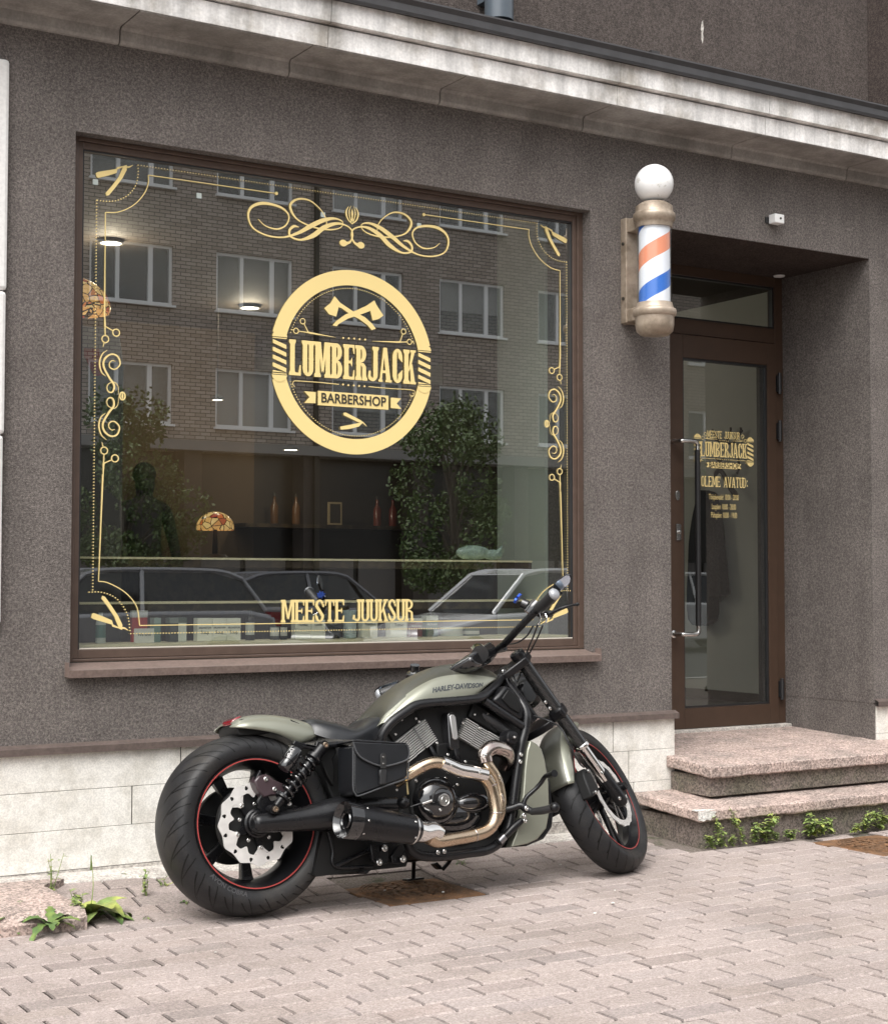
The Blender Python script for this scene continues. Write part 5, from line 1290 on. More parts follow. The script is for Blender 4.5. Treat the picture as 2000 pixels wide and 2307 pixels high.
lathe(bm, [(0, 0), (.0235, 0), (.0235, .006), (.020, .0065), (.0195, .0045), (.014, .0045), (.0135, .007), (.008, .007), (.0075, .004), (0, .004)], cp_, (0, -1, 0), 40); mk('cover_cap', bm, M_ALU, eng)
bm = bmesh.new()
P = [cc + Vector((.047 * math.cos(a_), -.036, .047 * math.sin(a_))) for a_ in [R(60 + 130 * k / 12) for k in range(13)]]
sweep(bm, P, [.004] * 12 + [.008], 10, 1, smooth=False); mk('clutch_arm', bm, M_BLACKP, eng)
tube('clutch_cable', [(0.5905,-0.19,0.3352),(0.6273,-0.205,0.3436),(0.6804,-0.212,0.3513)], .0028, M_SATIN, eng, seg=8)
rod('cable_end', (0.6322,-0.206,0.3417), (0.6718,-0.212,0.3509), .0055, M_ALU, eng, 10)
bm = bmesh.new(); sphere(bm, (0.8915,-0.155,0.3308), .080, 32, (1.0, .42, .52)); mk('side_cover', bm, M_GLOSSB, eng)
bm = bmesh.new(); sphere(bm, (0.8182,-0.125,0.2831), .108, 32, (1.15, .42, .62)); mk('lower_cover', bm, M_GLOSSB, eng)
bm = bmesh.new()
for q in ((0.7608,-0.14,0.5674), (0.7981,-0.15,0.5203), (0.8814,-0.14,0.4891), (0.778,-0.15,0.4308), (0.8286,-0.15,0.403), (0.7121,-0.2,0.3138), (0.6476,-0.15,0.4295), (0.6947,-0.13,0.653), (0.9689,-0.13,0.6162), (0.8923,-0.13,0.6389)): bolt(bm, q, (0, -1, 0), .0062, .005)
mk('engine_bolt', bm, M_ALU, eng)
rr_ = Vector((1.0686,-0.185,0.5674))
bm = bmesh.new(); lathe(bm, [(0, .032), (.010, .032), (.012, .026), (.024, .024), (.030, .015), (.031, -.03), (0, -.03)], rr_, (0, -1, 0), 12); mk('radiator_cap', bm, M_SATIN, BIKE)
bm = bmesh.new(); bolt(bm, rr_ + Vector((0, -.032, 0)), (0, -1, 0), .006, .005); mk('cap_bolt', bm, M_ALU, BIKE)
tube('radiator_hose', [(0.9798,-0.09,0.6846),(1.0354,-0.11,0.6445),(1.0857,-0.12,0.6055),(1.1121,-0.13,0.5727)], .021, M_BLACKP, BIKE, seg=16)
tube('radiator_hose', [(1.1467,-0.13,0.4743),(1.1339,-0.13,0.3942),(1.1187,-0.13,0.3199)], .020, M_BLACKP, BIKE, seg=16)
bm = bmesh.new()
for k in range(26):
    q = Vector((1.132,-0.155,0.4783)).lerp(Vector((1.1018,-0.155,0.3196)), k / 25); box(bm, (q.x - .012, q.y - .003, q.z - .0022), (q.x + .014, q.y + .03, q.z + .0022))
mk('radiator_fins', bm, M_SATIN, BIKE, smooth=False)

# ---- exhaust
ex = empty('exhaust', (0, 0, 0)); ex.parent = BIKE
tube('header_pipe', [(0.5673,-0.14,0.4306),(0.5823,-0.165,0.4447),(0.5999,-0.18,0.4545),(0.6381,-0.2,0.4746),(0.6731,-0.21,0.4872),(0.71,-0.215,0.4884),(0.7512,-0.22,0.4735),(0.7996,-0.222,0.452),(0.8608,-0.224,0.4373),(0.9045,-0.226,0.4198),(0.9326,-0.226,0.3813),(0.9423,-0.226,0.327),(0.9418,-0.228,0.2831),(0.9228,-0.23,0.2432),(0.8835,-0.232,0.2188),(0.8275,-0.236,0.2088),(0.737,-0.242,0.2028),(0.6585,-0.25,0.2005),(0.6139,-0.262,0.2169)], [.0235] * 8 + [.0245] * 12, M_PIPE, ex, seg=26, n=7)
tube('heat_shield', [(0.7247,-0.221,0.4881),(0.7491,-0.224,0.4767),(0.7968,-0.227,0.4552),(0.8581,-0.229,0.4415),(0.911,-0.231,0.4273)], [.0270, .0275, .0275, .0275, .0262], M_CHROME, ex, seg=26, n=6)
tube('front_header_pipe', [(1.0679,-0.13,0.4588),(1.0635,-0.16,0.4869),(1.0376,-0.19,0.5134),(0.9961,-0.205,0.5279),(0.9557,-0.212,0.5285),(0.924,-0.216,0.5077),(0.9236,-0.22,0.4754)], [.026, .030, .032, .032, .032, .031, .028], M_PIPES, ex, seg=26, n=8)
tube('front_header_pipe', [(0.9278,-0.214,0.4781),(0.9444,-0.22,0.4496),(0.963,-0.222,0.4163),(0.9729,-0.222,0.374),(0.9743,-0.222,0.3249),(0.9603,-0.224,0.277),(0.9332,-0.228,0.2449)], [.0225, .0215, .021, .021, .021, .021, .021], M_PIPE, ex, seg=22, n=7)
bm = bmesh.new()
for q, dd_ in (((0.6421,-0.2,0.4753), (1, 0, .45)), ((0.9334,-0.226,0.3886), (.25, 0, -1)), ((0.8305,-0.236,0.2095), (1, 0, .12)), ((0.9418,-0.228,0.2831), (0, 0, 1))):
    lathe(bm, [(.0255, -.0025), (.0262, -.001), (.0262, .001), (.0255, .0025)], q, dd_, 26, closed=True)
mk('weld_bead', bm, M_PIPES, ex)
bm = bmesh.new()
for a_, b_ in (((0.9184,-0.25,0.4294), (0.9354,-0.252,0.3989)), ((0.961,-0.245,0.4271), (0.9737,-0.247,0.3943)), ((0.963,-0.247,0.3535), (0.9713,-0.247,0.3237))):
    a_, b_ = Vector(a_), Vector(b_); x_, y_, d_ = frame_of(b_ - a_)
    sweep(bm, [a_ + (b_ - a_) * (k / 60) + (x_ * math.cos(k * .9) + y_ * math.sin(k * .9)) * .0035 for k in range(61)], .0013, 5, smooth=False)
mk('exhaust_spring', bm, M_ALU, ex)
bm = bmesh.new()
for q in ((0.7494,-0.249,0.4777), (0.8727,-0.256,0.4391), (0.9051,-0.249,0.5036), (1.0137,-0.215,0.5027)): lathe(bm, [(0, .005), (.006, .004), (.009, 0), (.009, -.004), (0, -.004)], q, (0, -1, .15), 14)
mk('shield_clamp', bm, M_CHROME, ex)
ma, mb = Vector((0.2461,-0.3,0.3082)), Vector((0.5389,-0.275,0.2515)); mL = (mb - ma).length; md = (mb - ma).normalized()
bm = bmesh.new(); lathe(bm, [(0, .085), (.024, .085), (.024, .012), (.028, .008), (.031, .012), (.031, .030), (.048, .034), (.0625, .001), (.066, -.002), (.0675, .003), (.0665, .050), (.0, .052)], ma, md, 64); mk('muffler_end_cap', bm, M_GLOSSB, ex, ang=30)
bm = bmesh.new(); lathe(bm, [(.05, .05), (.0655, .0505), (.0655, .056), (.0640, .057), (.0595, mL * .55), (.0535, mL - .006), (.0535, mL - .004), (.02, mL)], ma, md, 64); mk('muffler_body', bm, M_SATIN, ex)
bm = bmesh.new(); lathe(bm, [(.053, mL - .0055), (.0552, mL - .0055), (.0552, mL + .0005), (.050, mL + .004), (.046, mL + .004)], ma, md, 56, closed=True); mk('muffler_band', bm, M_ALU, ex)
bm = bmesh.new(); lathe(bm, [(.044, mL - .002), (.046, mL + .010), (.046, mL + .02), (.040, mL + .026), (.02, mL + .026)], ma, md, 40); mk('muffler_collar', bm, M_GLOSSB, ex)
tube('link_pipe', [tuple(ma + md * (mL + .012)), tuple(ma + md * (mL + .05) + Vector((0, .004, -.002)))] + [(0.6373,-0.262,0.2419),(0.6664,-0.256,0.2285)], [.042, .040, .032, .028], M_CHROME, ex, seg=30, n=5)
bm = bmesh.new(); mx_, my_, _ = frame_of(md); e1 = Vector((0, -1, 0)); e1 = (e1 - md * e1.dot(md)).normalized(); e2 = md.cross(e1)
if e2.z < 0: e2 = -e2
def mufpt(s_, ph_, r_): return ma + md * s_ + (e1 * math.cos(ph_) + e2 * math.sin(ph_)) * r_
for k, (s_, ph_) in enumerate(((.070, .05), (.062, -.75), (.075, .9), (mL - .012, -.6), (mL - .02, .45))): p = mufpt(s_, ph_, .0640 - .01 * (s_ / mL)); bolt(bm, p, p - (ma + md * s_), .0042, .003)
mk('muffler_rivet', bm, M_ALU, ex)
bm = bmesh.new()
def mtxt(X, Y): s_ = .128 + X; return mufpt(s_, .62 + Y / .063, .0655 - .0125 * s_ / mL)
text_mesh(bm, 'AKRAPOVIČ', mtxt, size=.019, sx=.78, offset=.0012)
for P_ in ([(-.052, .008), (-.036, .011), (-.038, .004), (-.043, .002), (-.050, .003)], [(-.047, -.001), (-.040, .001), (-.034, -.008), (-.042, -.010), (-.052, -.007)]):
    vs_ = [bm.verts.new(mtxt(a_, b_)) for a_, b_ in P_]; bm.faces.new(vs_)
mk('muffler_lettering', bm, M_WTXT, ex, smooth=False)

# ---- saddlebag
bag = empty('saddlebag', (0, 0, 0)); bag.parent = BIKE
slab('bag_body', [(0.3079,-0.305,0.57),(0.5332,-0.305,0.5523),(0.532,-0.305,0.4947),(0.5225,-0.305,0.4446),(0.511,-0.305,0.4353),(0.4139,-0.305,0.4126),(0.3172,-0.305,0.3888),(0.3015,-0.305,0.3971),(0.2943,-0.305,0.4206)], (0, .125, 0), [M_LEATHER], bag, bev=.010, smooth=True)
slab('bag_flap', [(0.302,-0.313,0.5802),(0.3074,-0.313,0.5648),(0.3155,-0.313,0.5422),(0.3328,-0.313,0.5224),(0.3667,-0.313,0.5038),(0.4027,-0.313,0.4901),(0.4346,-0.313,0.4869),(0.4848,-0.313,0.4942),(0.5212,-0.313,0.5049),(0.5306,-0.313,0.5167),(0.5329,-0.313,0.5347),(0.5287,-0.313,0.553),(0.5241,-0.313,0.5596)], (0, .009, 0), M_LEATHER, bag, bev=.003)
slab('bag_lid', [(0.3001,-0.312,0.5864),(0.3026,-0.312,0.5805),(0.5244,-0.312,0.5599),(0.529,-0.312,0.5632),(0.5239,-0.312,0.5658),(0.3241,-0.312,0.5885)], (0, .135, 0), M_LEATHER, bag, bev=.003)
tube('bag_piping', [(0.3009,-0.315,0.5797),(0.3063,-0.315,0.5643),(0.3144,-0.315,0.5417),(0.3316,-0.315,0.5219),(0.3656,-0.315,0.5031),(0.4015,-0.315,0.4896),(0.4334,-0.315,0.4863),(0.4836,-0.315,0.4936),(0.52,-0.315,0.5043),(0.5297,-0.315,0.5166),(0.5317,-0.315,0.5346),(0.5278,-0.315,0.5529),(0.5236,-0.315,0.559)], .0036, M_PIPING, bag, seg=8, n=4)
tube('bag_piping', [(0.5315,-0.307,0.4968),(0.5218,-0.307,0.4443),(0.5098,-0.307,0.4345),(0.4127,-0.307,0.4119),(0.3161,-0.307,0.3881),(0.2997,-0.307,0.3964),(0.2925,-0.307,0.4206),(0.3007,-0.307,0.5082),(0.3052,-0.307,0.561)], .0030, M_PIPING, bag, seg=8, n=4)
slab('bag_strap', [(0.4075,-0.321,0.5253),(0.4124,-0.321,0.5313),(0.4204,-0.321,0.5331),(0.4279,-0.321,0.5304),(0.4311,-0.321,0.524),(0.4271,-0.321,0.4774),(0.4036,-0.321,0.4788)], (0, .005, 0), M_LEATHD, bag, bev=.001)
slab('bag_buckle', [(0.4,-0.322,0.4745),(0.4278,-0.322,0.4739),(0.4276,-0.322,0.4617),(0.4233,-0.322,0.4486),(0.4211,-0.322,0.421),(0.3963,-0.322,0.4215),(0.4003,-0.322,0.4501),(0.3971,-0.322,0.4569)], (0, .014, 0), M_BLACKP, bag, bev=.003)
bm = bmesh.new()
for q in ((0.4171,-0.323,0.5186), (0.4153,-0.323,0.4948)): lathe(bm, [(0, .003), (.003, .0025), (.0045, 0), (.0045, -.001), (0, -.001)], q, (0, -1, 0), 12)
mk('bag_stud', bm, M_CHROME, bag)
bm = bmesh.new(); P = catmull([(0.3125,-0.3058,0.5585),(0.3079,-0.3058,0.5078),(0.2998,-0.3058,0.4246),(0.3088,-0.3058,0.3987)], 12)
for k, p in enumerate(P[::2]): box(bm, (p.x - .0008, p.y - .0006, p.z - .002), (p.x + .0008, p.y + .001, p.z + .002))
mk('bag_stitching', bm, M_PIPING, bag, smooth=False)
slab('bag_bracket', [(0.2617,-0.17,0.5874),(0.3084,-0.17,0.585),(0.3097,-0.17,0.551),(0.2907,-0.17,0.5295),(0.2966,-0.17,0.4992),(0.2865,-0.17,0.4326),(0.2644,-0.17,0.4713),(0.2437,-0.17,0.5248)], (0, .03, 0), M_CAST, BIKE, bev=.004)
tube('grab_strut', [(0.2514,-0.185,0.581),(0.3029,-0.18,0.5825),(0.3608,-0.16,0.5831)], .012, M_FRAME, BIKE, seg=12)

# ---- dark infill behind the shock and under the pipes
slab('rear_cowl', [(0.2536,-0.12,0.5923),(0.3304,-0.12,0.5882),(0.3792,-0.12,0.5513),(0.3715,-0.12,0.3698),(0.3117,-0.12,0.3741),(0.2943,-0.12,0.4203),(0.2717,-0.12,0.5045)], (0, .24, 0), M_DARKIN, BIKE, bev=.006)
slab('oil_pan', [(0.6154,-0.12,0.3468),(0.7647,-0.12,0.2971),(0.9954,-0.12,0.25),(1.0267,-0.12,0.2079),(1.0091,-0.12,0.1601),(0.9588,-0.12,0.1399),(0.7474,-0.12,0.1344),(0.6345,-0.12,0.1445),(0.5532,-0.12,0.1707),(0.5671,-0.12,0.3121)], (0, .24, 0), M_DARKIN, BIKE, bev=.006)
# ---- belly
slab('under_seat_box', [(0.4266,-0.1,0.517),(0.6323,-0.1,0.5049),(0.6471,-0.1,0.4338),(0.6401,-0.1,0.3644),(0.4245,-0.1,0.3796),(0.4094,-0.1,0.4149)], (0, .2, 0), M_DARKIN, BIKE, bev=.005)
slab('belly_plate', [(0.2432,-0.14,0.2742),(0.3046,-0.14,0.2825),(0.558,-0.14,0.208),(0.597,-0.14,0.1504),(0.5778,-0.14,0.1183),(0.5065,-0.14,0.1182),(0.4283,-0.14,0.1188),(0.408,-0.14,0.1088),(0.3892,-0.14,0.1145),(0.382,-0.14,0.1205),(0.2074,-0.14,0.1166),(0.1946,-0.14,0.1243)], (0, .28, 0), M_CAST, BIKE, bev=.008)
tube('belly_rib', [(0.2824,-0.145,0.1455),(0.3582,-0.15,0.1714),(0.4378,-0.15,0.1964)], .008, M_SATIN, BIKE, seg=10)
tube('belly_rib', [(0.2632,-0.145,0.2724),(0.2763,-0.145,0.2052),(0.2824,-0.145,0.1455),(0.4318,-0.15,0.1316)], .006, M_SATIN, BIKE, seg=10)
slab('frame_bracket', [(0.4085,-0.19,0.2148),(0.4116,-0.19,0.1548),(0.4414,-0.19,0.1322),(0.4772,-0.19,0.1404),(0.4826,-0.19,0.2085)], (0, .02, 0), M_SATIN, BIKE, bev=.003)
slab('frame_bracket', [(0.5424,-0.19,0.2034),(0.5602,-0.19,0.1439),(0.5235,-0.19,0.1322),(0.4945,-0.19,0.1373),(0.4911,-0.19,0.1626),(0.5306,-0.19,0.2044)], (0, .02, 0), M_SATIN, BIKE, bev=.003)
slab('frame_bracket', [(0.3788,-0.175,0.1185),(0.4022,-0.175,0.1213),(0.3983,-0.175,0.1102),(0.3866,-0.175,0.1089)], (0, .06, 0), M_SATIN, BIKE, bev=.002)
tube('side_stand', [(.80, .165, .17), (.81, .20, .11), (.83, .245, .062)], .0085, M_SATIN, BIKE, seg=12)
slab('stand_foot', [(.795, .235, .050), (.875, .235, .050), (.875, .275, .053), (.795, .275, .053)], (0, 0, .008), M_SATIN, BIKE, bev=.002)
tube('side_stand_arm', [(0.9256,0.1,0.1233),(0.9183,0.12,0.104),(0.9056,0.14,0.084)], .008, M_SATIN, BIKE, seg=10)
slab('stand_pad', [(0.8756,0.15,0.1097),(0.8922,0.15,0.1141),(0.9155,0.15,0.0887),(0.9084,0.15,0.0829),(0.8959,0.15,0.0878)], (0, .035, 0), M_SATIN, BIKE, bev=.003)

# ---- radiator
slab('radiator', [(1.1784,-0.165,0.5483),(1.2395,-0.165,0.512),(1.2566,-0.165,0.3838),(1.2587,-0.165,0.2675),(1.243,-0.165,0.2085),(1.1992,-0.165,0.1671),(1.1167,-0.165,0.1469),(1.0441,-0.165,0.1482),(1.089,-0.165,0.2703),(1.1417,-0.165,0.4517)], (0, .33, 0), M_SATIN, BIKE, bev=.014)
for s in (1, -1):
    P = [(1.17,-0.178,0.5527),(1.2021,-0.178,0.5358),(1.2204,-0.178,0.517),(1.2315,-0.178,0.4706),(1.2374,-0.178,0.3842),(1.2279,-0.178,0.2692),(1.2043,-0.178,0.206),(1.1597,-0.178,0.1699),(1.1089,-0.178,0.1559),(1.0326,-0.178,0.1502),(1.0594,-0.178,0.198),(1.0893,-0.178,0.2696),(1.1134,-0.178,0.3524),(1.1341,-0.178,0.4512),(1.1518,-0.178,0.5157)]
    if s < 0: P = mir(P)
    slab('radiator_shroud', P, (0, .045 * s, 0), M_OLIVE, BIKE, bev=.016, ang=60)

# ---- foot controls
tube('control_bracket', [(1.0124,-0.17,0.2906),(1.0451,-0.19,0.297),(1.0718,-0.21,0.3038),(1.0875,-0.22,0.2898),(1.1031,-0.235,0.278)], [.016, .015, .014, .016, .013], M_SATIN, BIKE, seg=14)
pg = tube('foot_peg', [(1.1029,-0.235,0.2765),(1.1196,-0.29,0.2773),(1.1372,-0.335,0.2833)], [.0135, .0155, .0155], M_BLACKP, BIKE, seg=16)
bm = bmesh.new(); sphere(bm, (1.1387,-0.34,0.2844), .0195, 18); mk('peg_end', bm, M_SATIN, BIKE)
tube('brake_pedal', [(1.0777,-0.215,0.2954),(1.0938,-0.22,0.3309),(1.1315,-0.235,0.3615),(1.1507,-0.25,0.384),(1.1585,-0.27,0.4051),(1.161,-0.3,0.409),(1.1581,-0.335,0.4128)], [.010, .009, .008, .009, .009, .012, .0145], M_SATIN, BIKE, seg=14)
tube('master_cylinder', [(0.9776,-0.185,0.18),(1.0097,-0.19,0.2015),(1.039,-0.195,0.2234),(1.0777,-0.2,0.2472)], [.011, .015, .015, .012], M_SATIN, BIKE, seg=14)
bm = bmesh.new(); cyl(bm, (0.971,-0.185,0.1747), (0.9949,-0.188,0.1921), .0165, 16); mk('cylinder_nut', bm, mat('dull_zinc', (.30, .30, .31), .35, metal=1), BIKE)
bm = bmesh.new()
for q in ((1.0758,-0.24,0.291), (1.0719,-0.225,0.2646), (1.0779,-0.22,0.2462)): bolt(bm, q, (0, -1, 0), .010, .007)
mk('control_bolt', bm, M_ALU, BIKE)

# ---- fork, front wheel, bars: authored in the steered fork frame (a forward, b left, t up the steering axis)
XF[0] = FRK
fw = empty('front_wheel', (0, 0, 0)); fw.parent = BIKE
FC = Vector((.088, 0, 0))
tyre('tyre', [(.2475, .046), (.250, .052), (.260, .0585), (.271, .0625), (.282, .0635), (.292, .060), (.302, .052), (.311, .040), (.3175, .026), (.3215, .012), (.3225, 0)], FC, M_TYRE_F, fw)
rimpart(FC, .050, .2475, fw, .030)
for s in (-1, 1):
    turned('rim_stripe', [(.2395, 0), (.2430, 0), (.2430, .0015), (.2395, .0015)], FC + Vector((0, s * .0505 - (.0015 if s < 0 else 0), 0)), (0, 1, 0), M_RED, fw, 96, closed=True)
spokes(FC, 5, .04, .224, 0, .022, .020, .020, fw, .5, fork=.16); spokes(FC, 5, .04, .224, 0, .022, .020, .020, fw, .5, fork=-.16)
bm = bmesh.new(); lathe(bm, [(0, -.075), (.030, -.075), (.042, -.06), (.042, .06), (.030, .075), (0, .075)], FC, (0, 1, 0), 32); mk('hub', bm, M_SATIN, fw)
for s in (-1, 1):
    disc('brake_disc', FC + Vector((0, s * .072 - .0025, 0)), .152, .124, .005, s, fw, holes=38, wave=20, amp=.004, lobes=0, small=True)
    bm = bmesh.new()
    for k in range(5):
        a_ = 2 * PI * k / 5 + .3; e = Vector((math.cos(a_), 0, math.sin(a_))); t_ = Vector((-math.sin(a_), 0, math.cos(a_))); o = FC + Vector((0, s * .070 - .002, 0))
        for q in (-1, 1): plate(bm, [[o + e * .045 + t_ * q * .008, o + e * .045 + t_ * q * .015, o + e * .126 + t_ * q * .030, o + e * .126 + t_ * q * .020]], (0, .005, 0))
    mk('disc_carrier', bm, M_ALU, fw, smooth=False)
for s in (-1, 1):
    B = .112 * s
    bm = bmesh.new(); cyl(bm, (.022, B, .272), (.022, B, .735), .0290, 36); mk('fork_cover', bm, M_CARBON, BIKE)
    bm = bmesh.new(); lathe(bm, [(.0, .258), (.032, .258), (.0335, .262), (.0335, .272), (.0305, .276), (0, .278)], (.022, B, 0), (0, 0, 1), 36); mk('fork_ring', bm, M_CHROME, BIKE)
    bm = bmesh.new(); cyl(bm, (.022, B, .09), (.022, B, .26), .0225, 30); mk('fork_stanchion', bm, M_CHROME, BIKE)
    bm = bmesh.new(); lathe(bm, [(0, -.045), (.020, -.045), (.027, -.035), (.029, .0), (.0275, .12), (.024, .13), (0, .13)], (.028, B, 0), (0, 0, 1), 30)
    plate(bm, [[(.028, B - .018, -.03), (.10, B - .018, -.026), (.112, B - .018, -.01), (.112, B - .018, .012), (.09, B - .018, .026), (.04, B - .018, .05)]], (0, .036, 0)); mk('fork_slider', bm, M_SATIN, BIKE, ang=45)
    bm = bmesh.new(); cyl(bm, (.088, B - .034 * (1 if s < 0 else -1), 0), (.088, B, 0), .0175, 22); mk('axle_cap', bm, M_SATIN, BIKE)
    bm = bmesh.new(); lathe(bm, [(0, .752), (.018, .752), (.020, .748), (.0295, .748), (.031, .742), (.031, .727), (0, .727)], (.022, B, 0), (0, 0, 1), 30); mk('fork_cap', bm, M_SATIN, BIKE)
    slab('fork_clamp', [(-.011, B - .033, .415), (.054, B - .033, .415), (.054, B + .033, .415), (-.011, B + .033, .415)], (0, 0, .05), M_SATIN, BIKE, bev=.012)
    c_ = [(-0.0874,-0.105,0.2177), (-0.0369,-0.105,0.1821), (-0.0479,-0.105,0.1574), (-0.0718,-0.105,0.0982), (-0.1209,-0.105,0.1063), (-0.18,-0.105,0.1274), (-0.118,-0.105,0.2042)]
    if s > 0: c_ = mir(c_)
    slab('front_caliper', c_, (0, -s * .050, 0), M_CAST, BIKE, bev=.008)
    c_ = [(0.0382,-0.1,0.192), (0.0754,-0.1,0.1586), (0.0986,-0.1,0.0535), (0.1001,-0.1,0.0342), (0.0475,-0.1,0.0686), (0.0243,-0.1,0.1663)]
    if s > 0: c_ = mir(c_)
    slab('caliper_bracket', c_, (0, -s * .02, 0), M_SATIN, BIKE, bev=.003)
bm = bmesh.new()
for q in ((-0.0687,-0.106,0.1908), (-0.1316,-0.106,0.1199), (-0.0569,-0.145,0.0201), (-0.1247,-0.15,0.55), (-0.1244,-0.15,0.5189), (0.011,-0.122,0.1643), (0.0044,-0.122,0.1277)): bolt(bm, q, (0, -1, 0), .0085, .006)
mk('fork_bolt', bm, M_ALU, BIKE)
slab('lower_triple_clamp', [(-.045, -.085, .415), (.05, -.085, .415), (.05, .085, .415), (-.045, .085, .415), (-.06, .03, .415), (-.06, -.03, .415)], (0, 0, .03), M_SATIN, BIKE, bev=.005)
slab('upper_triple_clamp', [(-.012, -.148, .690), (.056, -.148, .690), (.058, -.08, .690), (.03, -.05, .690), (.03, .05, .690), (.058, .08, .690), (.056, .148, .690), (-.012, .148, .690), (-.05, .08, .690), (-.075, .03, .690), (-.075, -.03, .690), (-.05, -.08, .690)], (0, 0, .032), M_SATIN, BIKE, bev=.006)
# fender over the front tyre
ff = []
TTf, TLf, Wf = [], [], []
for k in range(7):
    a_ = R(58 + 82 * k / 6); r_ = .347 + .004 * math.sin(PI * k / 6)
    TTf.append((.088 + r_ * math.cos(a_), 0, r_ * math.sin(a_))); r_ -= .052 if 0 < k < 6 else .03; TLf.append((.088 + r_ * math.cos(a_), 0, r_ * math.sin(a_))); Wf.append(.074 if 0 < k < 6 else .066)
arch('front_fender', TTf, TLf, Wf, [M_OLIVE, M_OLIVED], BIKE, n=5, k=12, py=.7, ph=.8, solid=.004, stripe=lambda t: .42)
tube('fender_stay', [(.05, -.078, .30), (.03, -.095, .27), (.02, -.11, .22)], .006, M_SATIN, BIKE, seg=10); tube('fender_stay', [(.05, .078, .30), (.03, .095, .27), (.02, .11, .22)], .006, M_SATIN, BIKE, seg=10)
# headlamp
bm = bmesh.new(); lathe(bm, [(0, -.09), (.03, -.085), (.062, -.055), (.078, -.015), (.082, .02), (.078, .026), (0, .026)], (.13, 0, .56), (.82, 0, -.57), 36); mk('headlamp_shell', bm, M_SATIN, BIKE)
bm = bmesh.new(); lathe(bm, [(0, .034), (.05, .031), (.074, .026), (.074, .02), (0, .02)], (.13, 0, .56), (.82, 0, -.57), 36); mk('headlamp_lens', bm, M_CHROME, BIKE)
# handlebar, grips, levers, mirrors
for s in (-1, 1):
    def S(P): return [(p[0], p[1] * -s, p[2]) for p in P]
    bm = bmesh.new(); sweep(bm, S([(0.0328,-0.05,0.7943),(-0.0136,-0.12,0.8163),(-0.0372,-0.21,0.8468),(-0.045,-0.28,0.8659),(-0.0549,-0.33,0.8789),(-0.1038,-0.43,0.9099)]), .0150, 16, 4); mk('handlebar', bm, M_SATIN, BIKE)
    bm = bmesh.new(); sweep(bm, S([(-0.0578,-0.335,0.8797),(-0.0822,-0.385,0.8949),(-0.1038,-0.43,0.9099)]), .0225, 20, 3); mk('grip', bm, M_BLACKP, BIKE)
    e_ = S([(-0.1038,-0.43,0.9099),(-0.1069,-0.442,0.9121)]); bm = bmesh.new(); e0, e1_ = Vector(e_[0]), Vector(e_[1]); lathe(bm, [(.0235, 0), (.0245, .004), (.0235, .012), (.016, .020), (0, .023)], e0, e1_ - e0, 24); mk('grip_end', bm, mat('grey_bar_end', (.34, .35, .37), .35, metal=.3), BIKE)
    bm = bmesh.new(); c_ = S([(-0.0363,-0.275,0.8784),(-0.0213,-0.3,0.8847),(-0.0056,-0.32,0.8896)])
    sweep(bm, c_, [.024, .027, .024], 14, 3); mk('switch_housing', bm, M_GLOSSB, BIKE)
    c_ = S([(-0.0147,-0.27,0.9234),(-0.018,-0.285,0.904)]); bm = bmesh.new(); cyl(bm, Vector(c_[0]), Vector(c_[1]), .020, 18); mk('fluid_reservoir', bm, M_GLOSSB, BIKE)
    c_ = S([(0.0456,-0.3,0.8168),(0.0482,-0.32,0.8119),(0.0496,-0.35,0.8099),(0.0577,-0.39,0.8012),(0.0864,-0.425,0.7785)]); bm = bmesh.new(); sweep(bm, c_, [.009, .010, .0065, .0055, .0055], 10, 4); sphere(bm, c_[-1], .0085, 12); mk('lever', bm, M_SATIN, BIKE)
    bm = bmesh.new(); sweep(bm, S([(-0.0052,-0.3,0.849),(0.0507,-0.305,0.8138),(0.0672,-0.32,0.8053)]), .014, 12, 3); mk('lever_mount', bm, M_SATIN, BIKE)
    if s < 0:
        P = [(-0.05,-0.436,0.933),(-0.05,-0.4554,0.9389),(-0.05,-0.5057,0.9428),(-0.05,-0.5175,0.9342),(-0.05,-0.5151,0.9215),(-0.05,-0.504,0.9084),(-0.05,-0.4898,0.9011),(-0.05,-0.4482,0.8942),(-0.05,-0.4248,0.8938),(-0.05,-0.4184,0.9015)]
    else:
        P = [(-0.07,0.4663,0.9236),(-0.07,0.4586,0.9294),(-0.07,0.4325,0.9325),(-0.07,0.355,0.9182),(-0.07,0.3475,0.9119),(-0.07,0.3582,0.8954),(-0.07,0.3756,0.8853),(-0.07,0.4596,0.8863),(-0.07,0.4758,0.8921)]
    slab('mirror', P, (.012, 0, 0), M_SATIN, BIKE, bev=.003)
    cg = sum((Vector(p) for p in P), Vector()) / len(P)
    slab('mirror_glass', [tuple(cg + (Vector(p) - cg) * .88 + Vector((-.001, 0, 0))) for p in P], (.004, 0, 0), M_MIRROR, BIKE)
    q = Vector((-0.036,-0.4395,0.885)) if s < 0 else Vector((-0.056,0.4691,0.8841))
    q2 = Vector((-0.0808,-0.4,0.8776)) if s < 0 else Vector((-0.2287,0.4,0.9122))
    bm = bmesh.new(); cyl(bm, q, q2, .006, 10); mk('mirror_stem', bm, M_SATIN, BIKE)
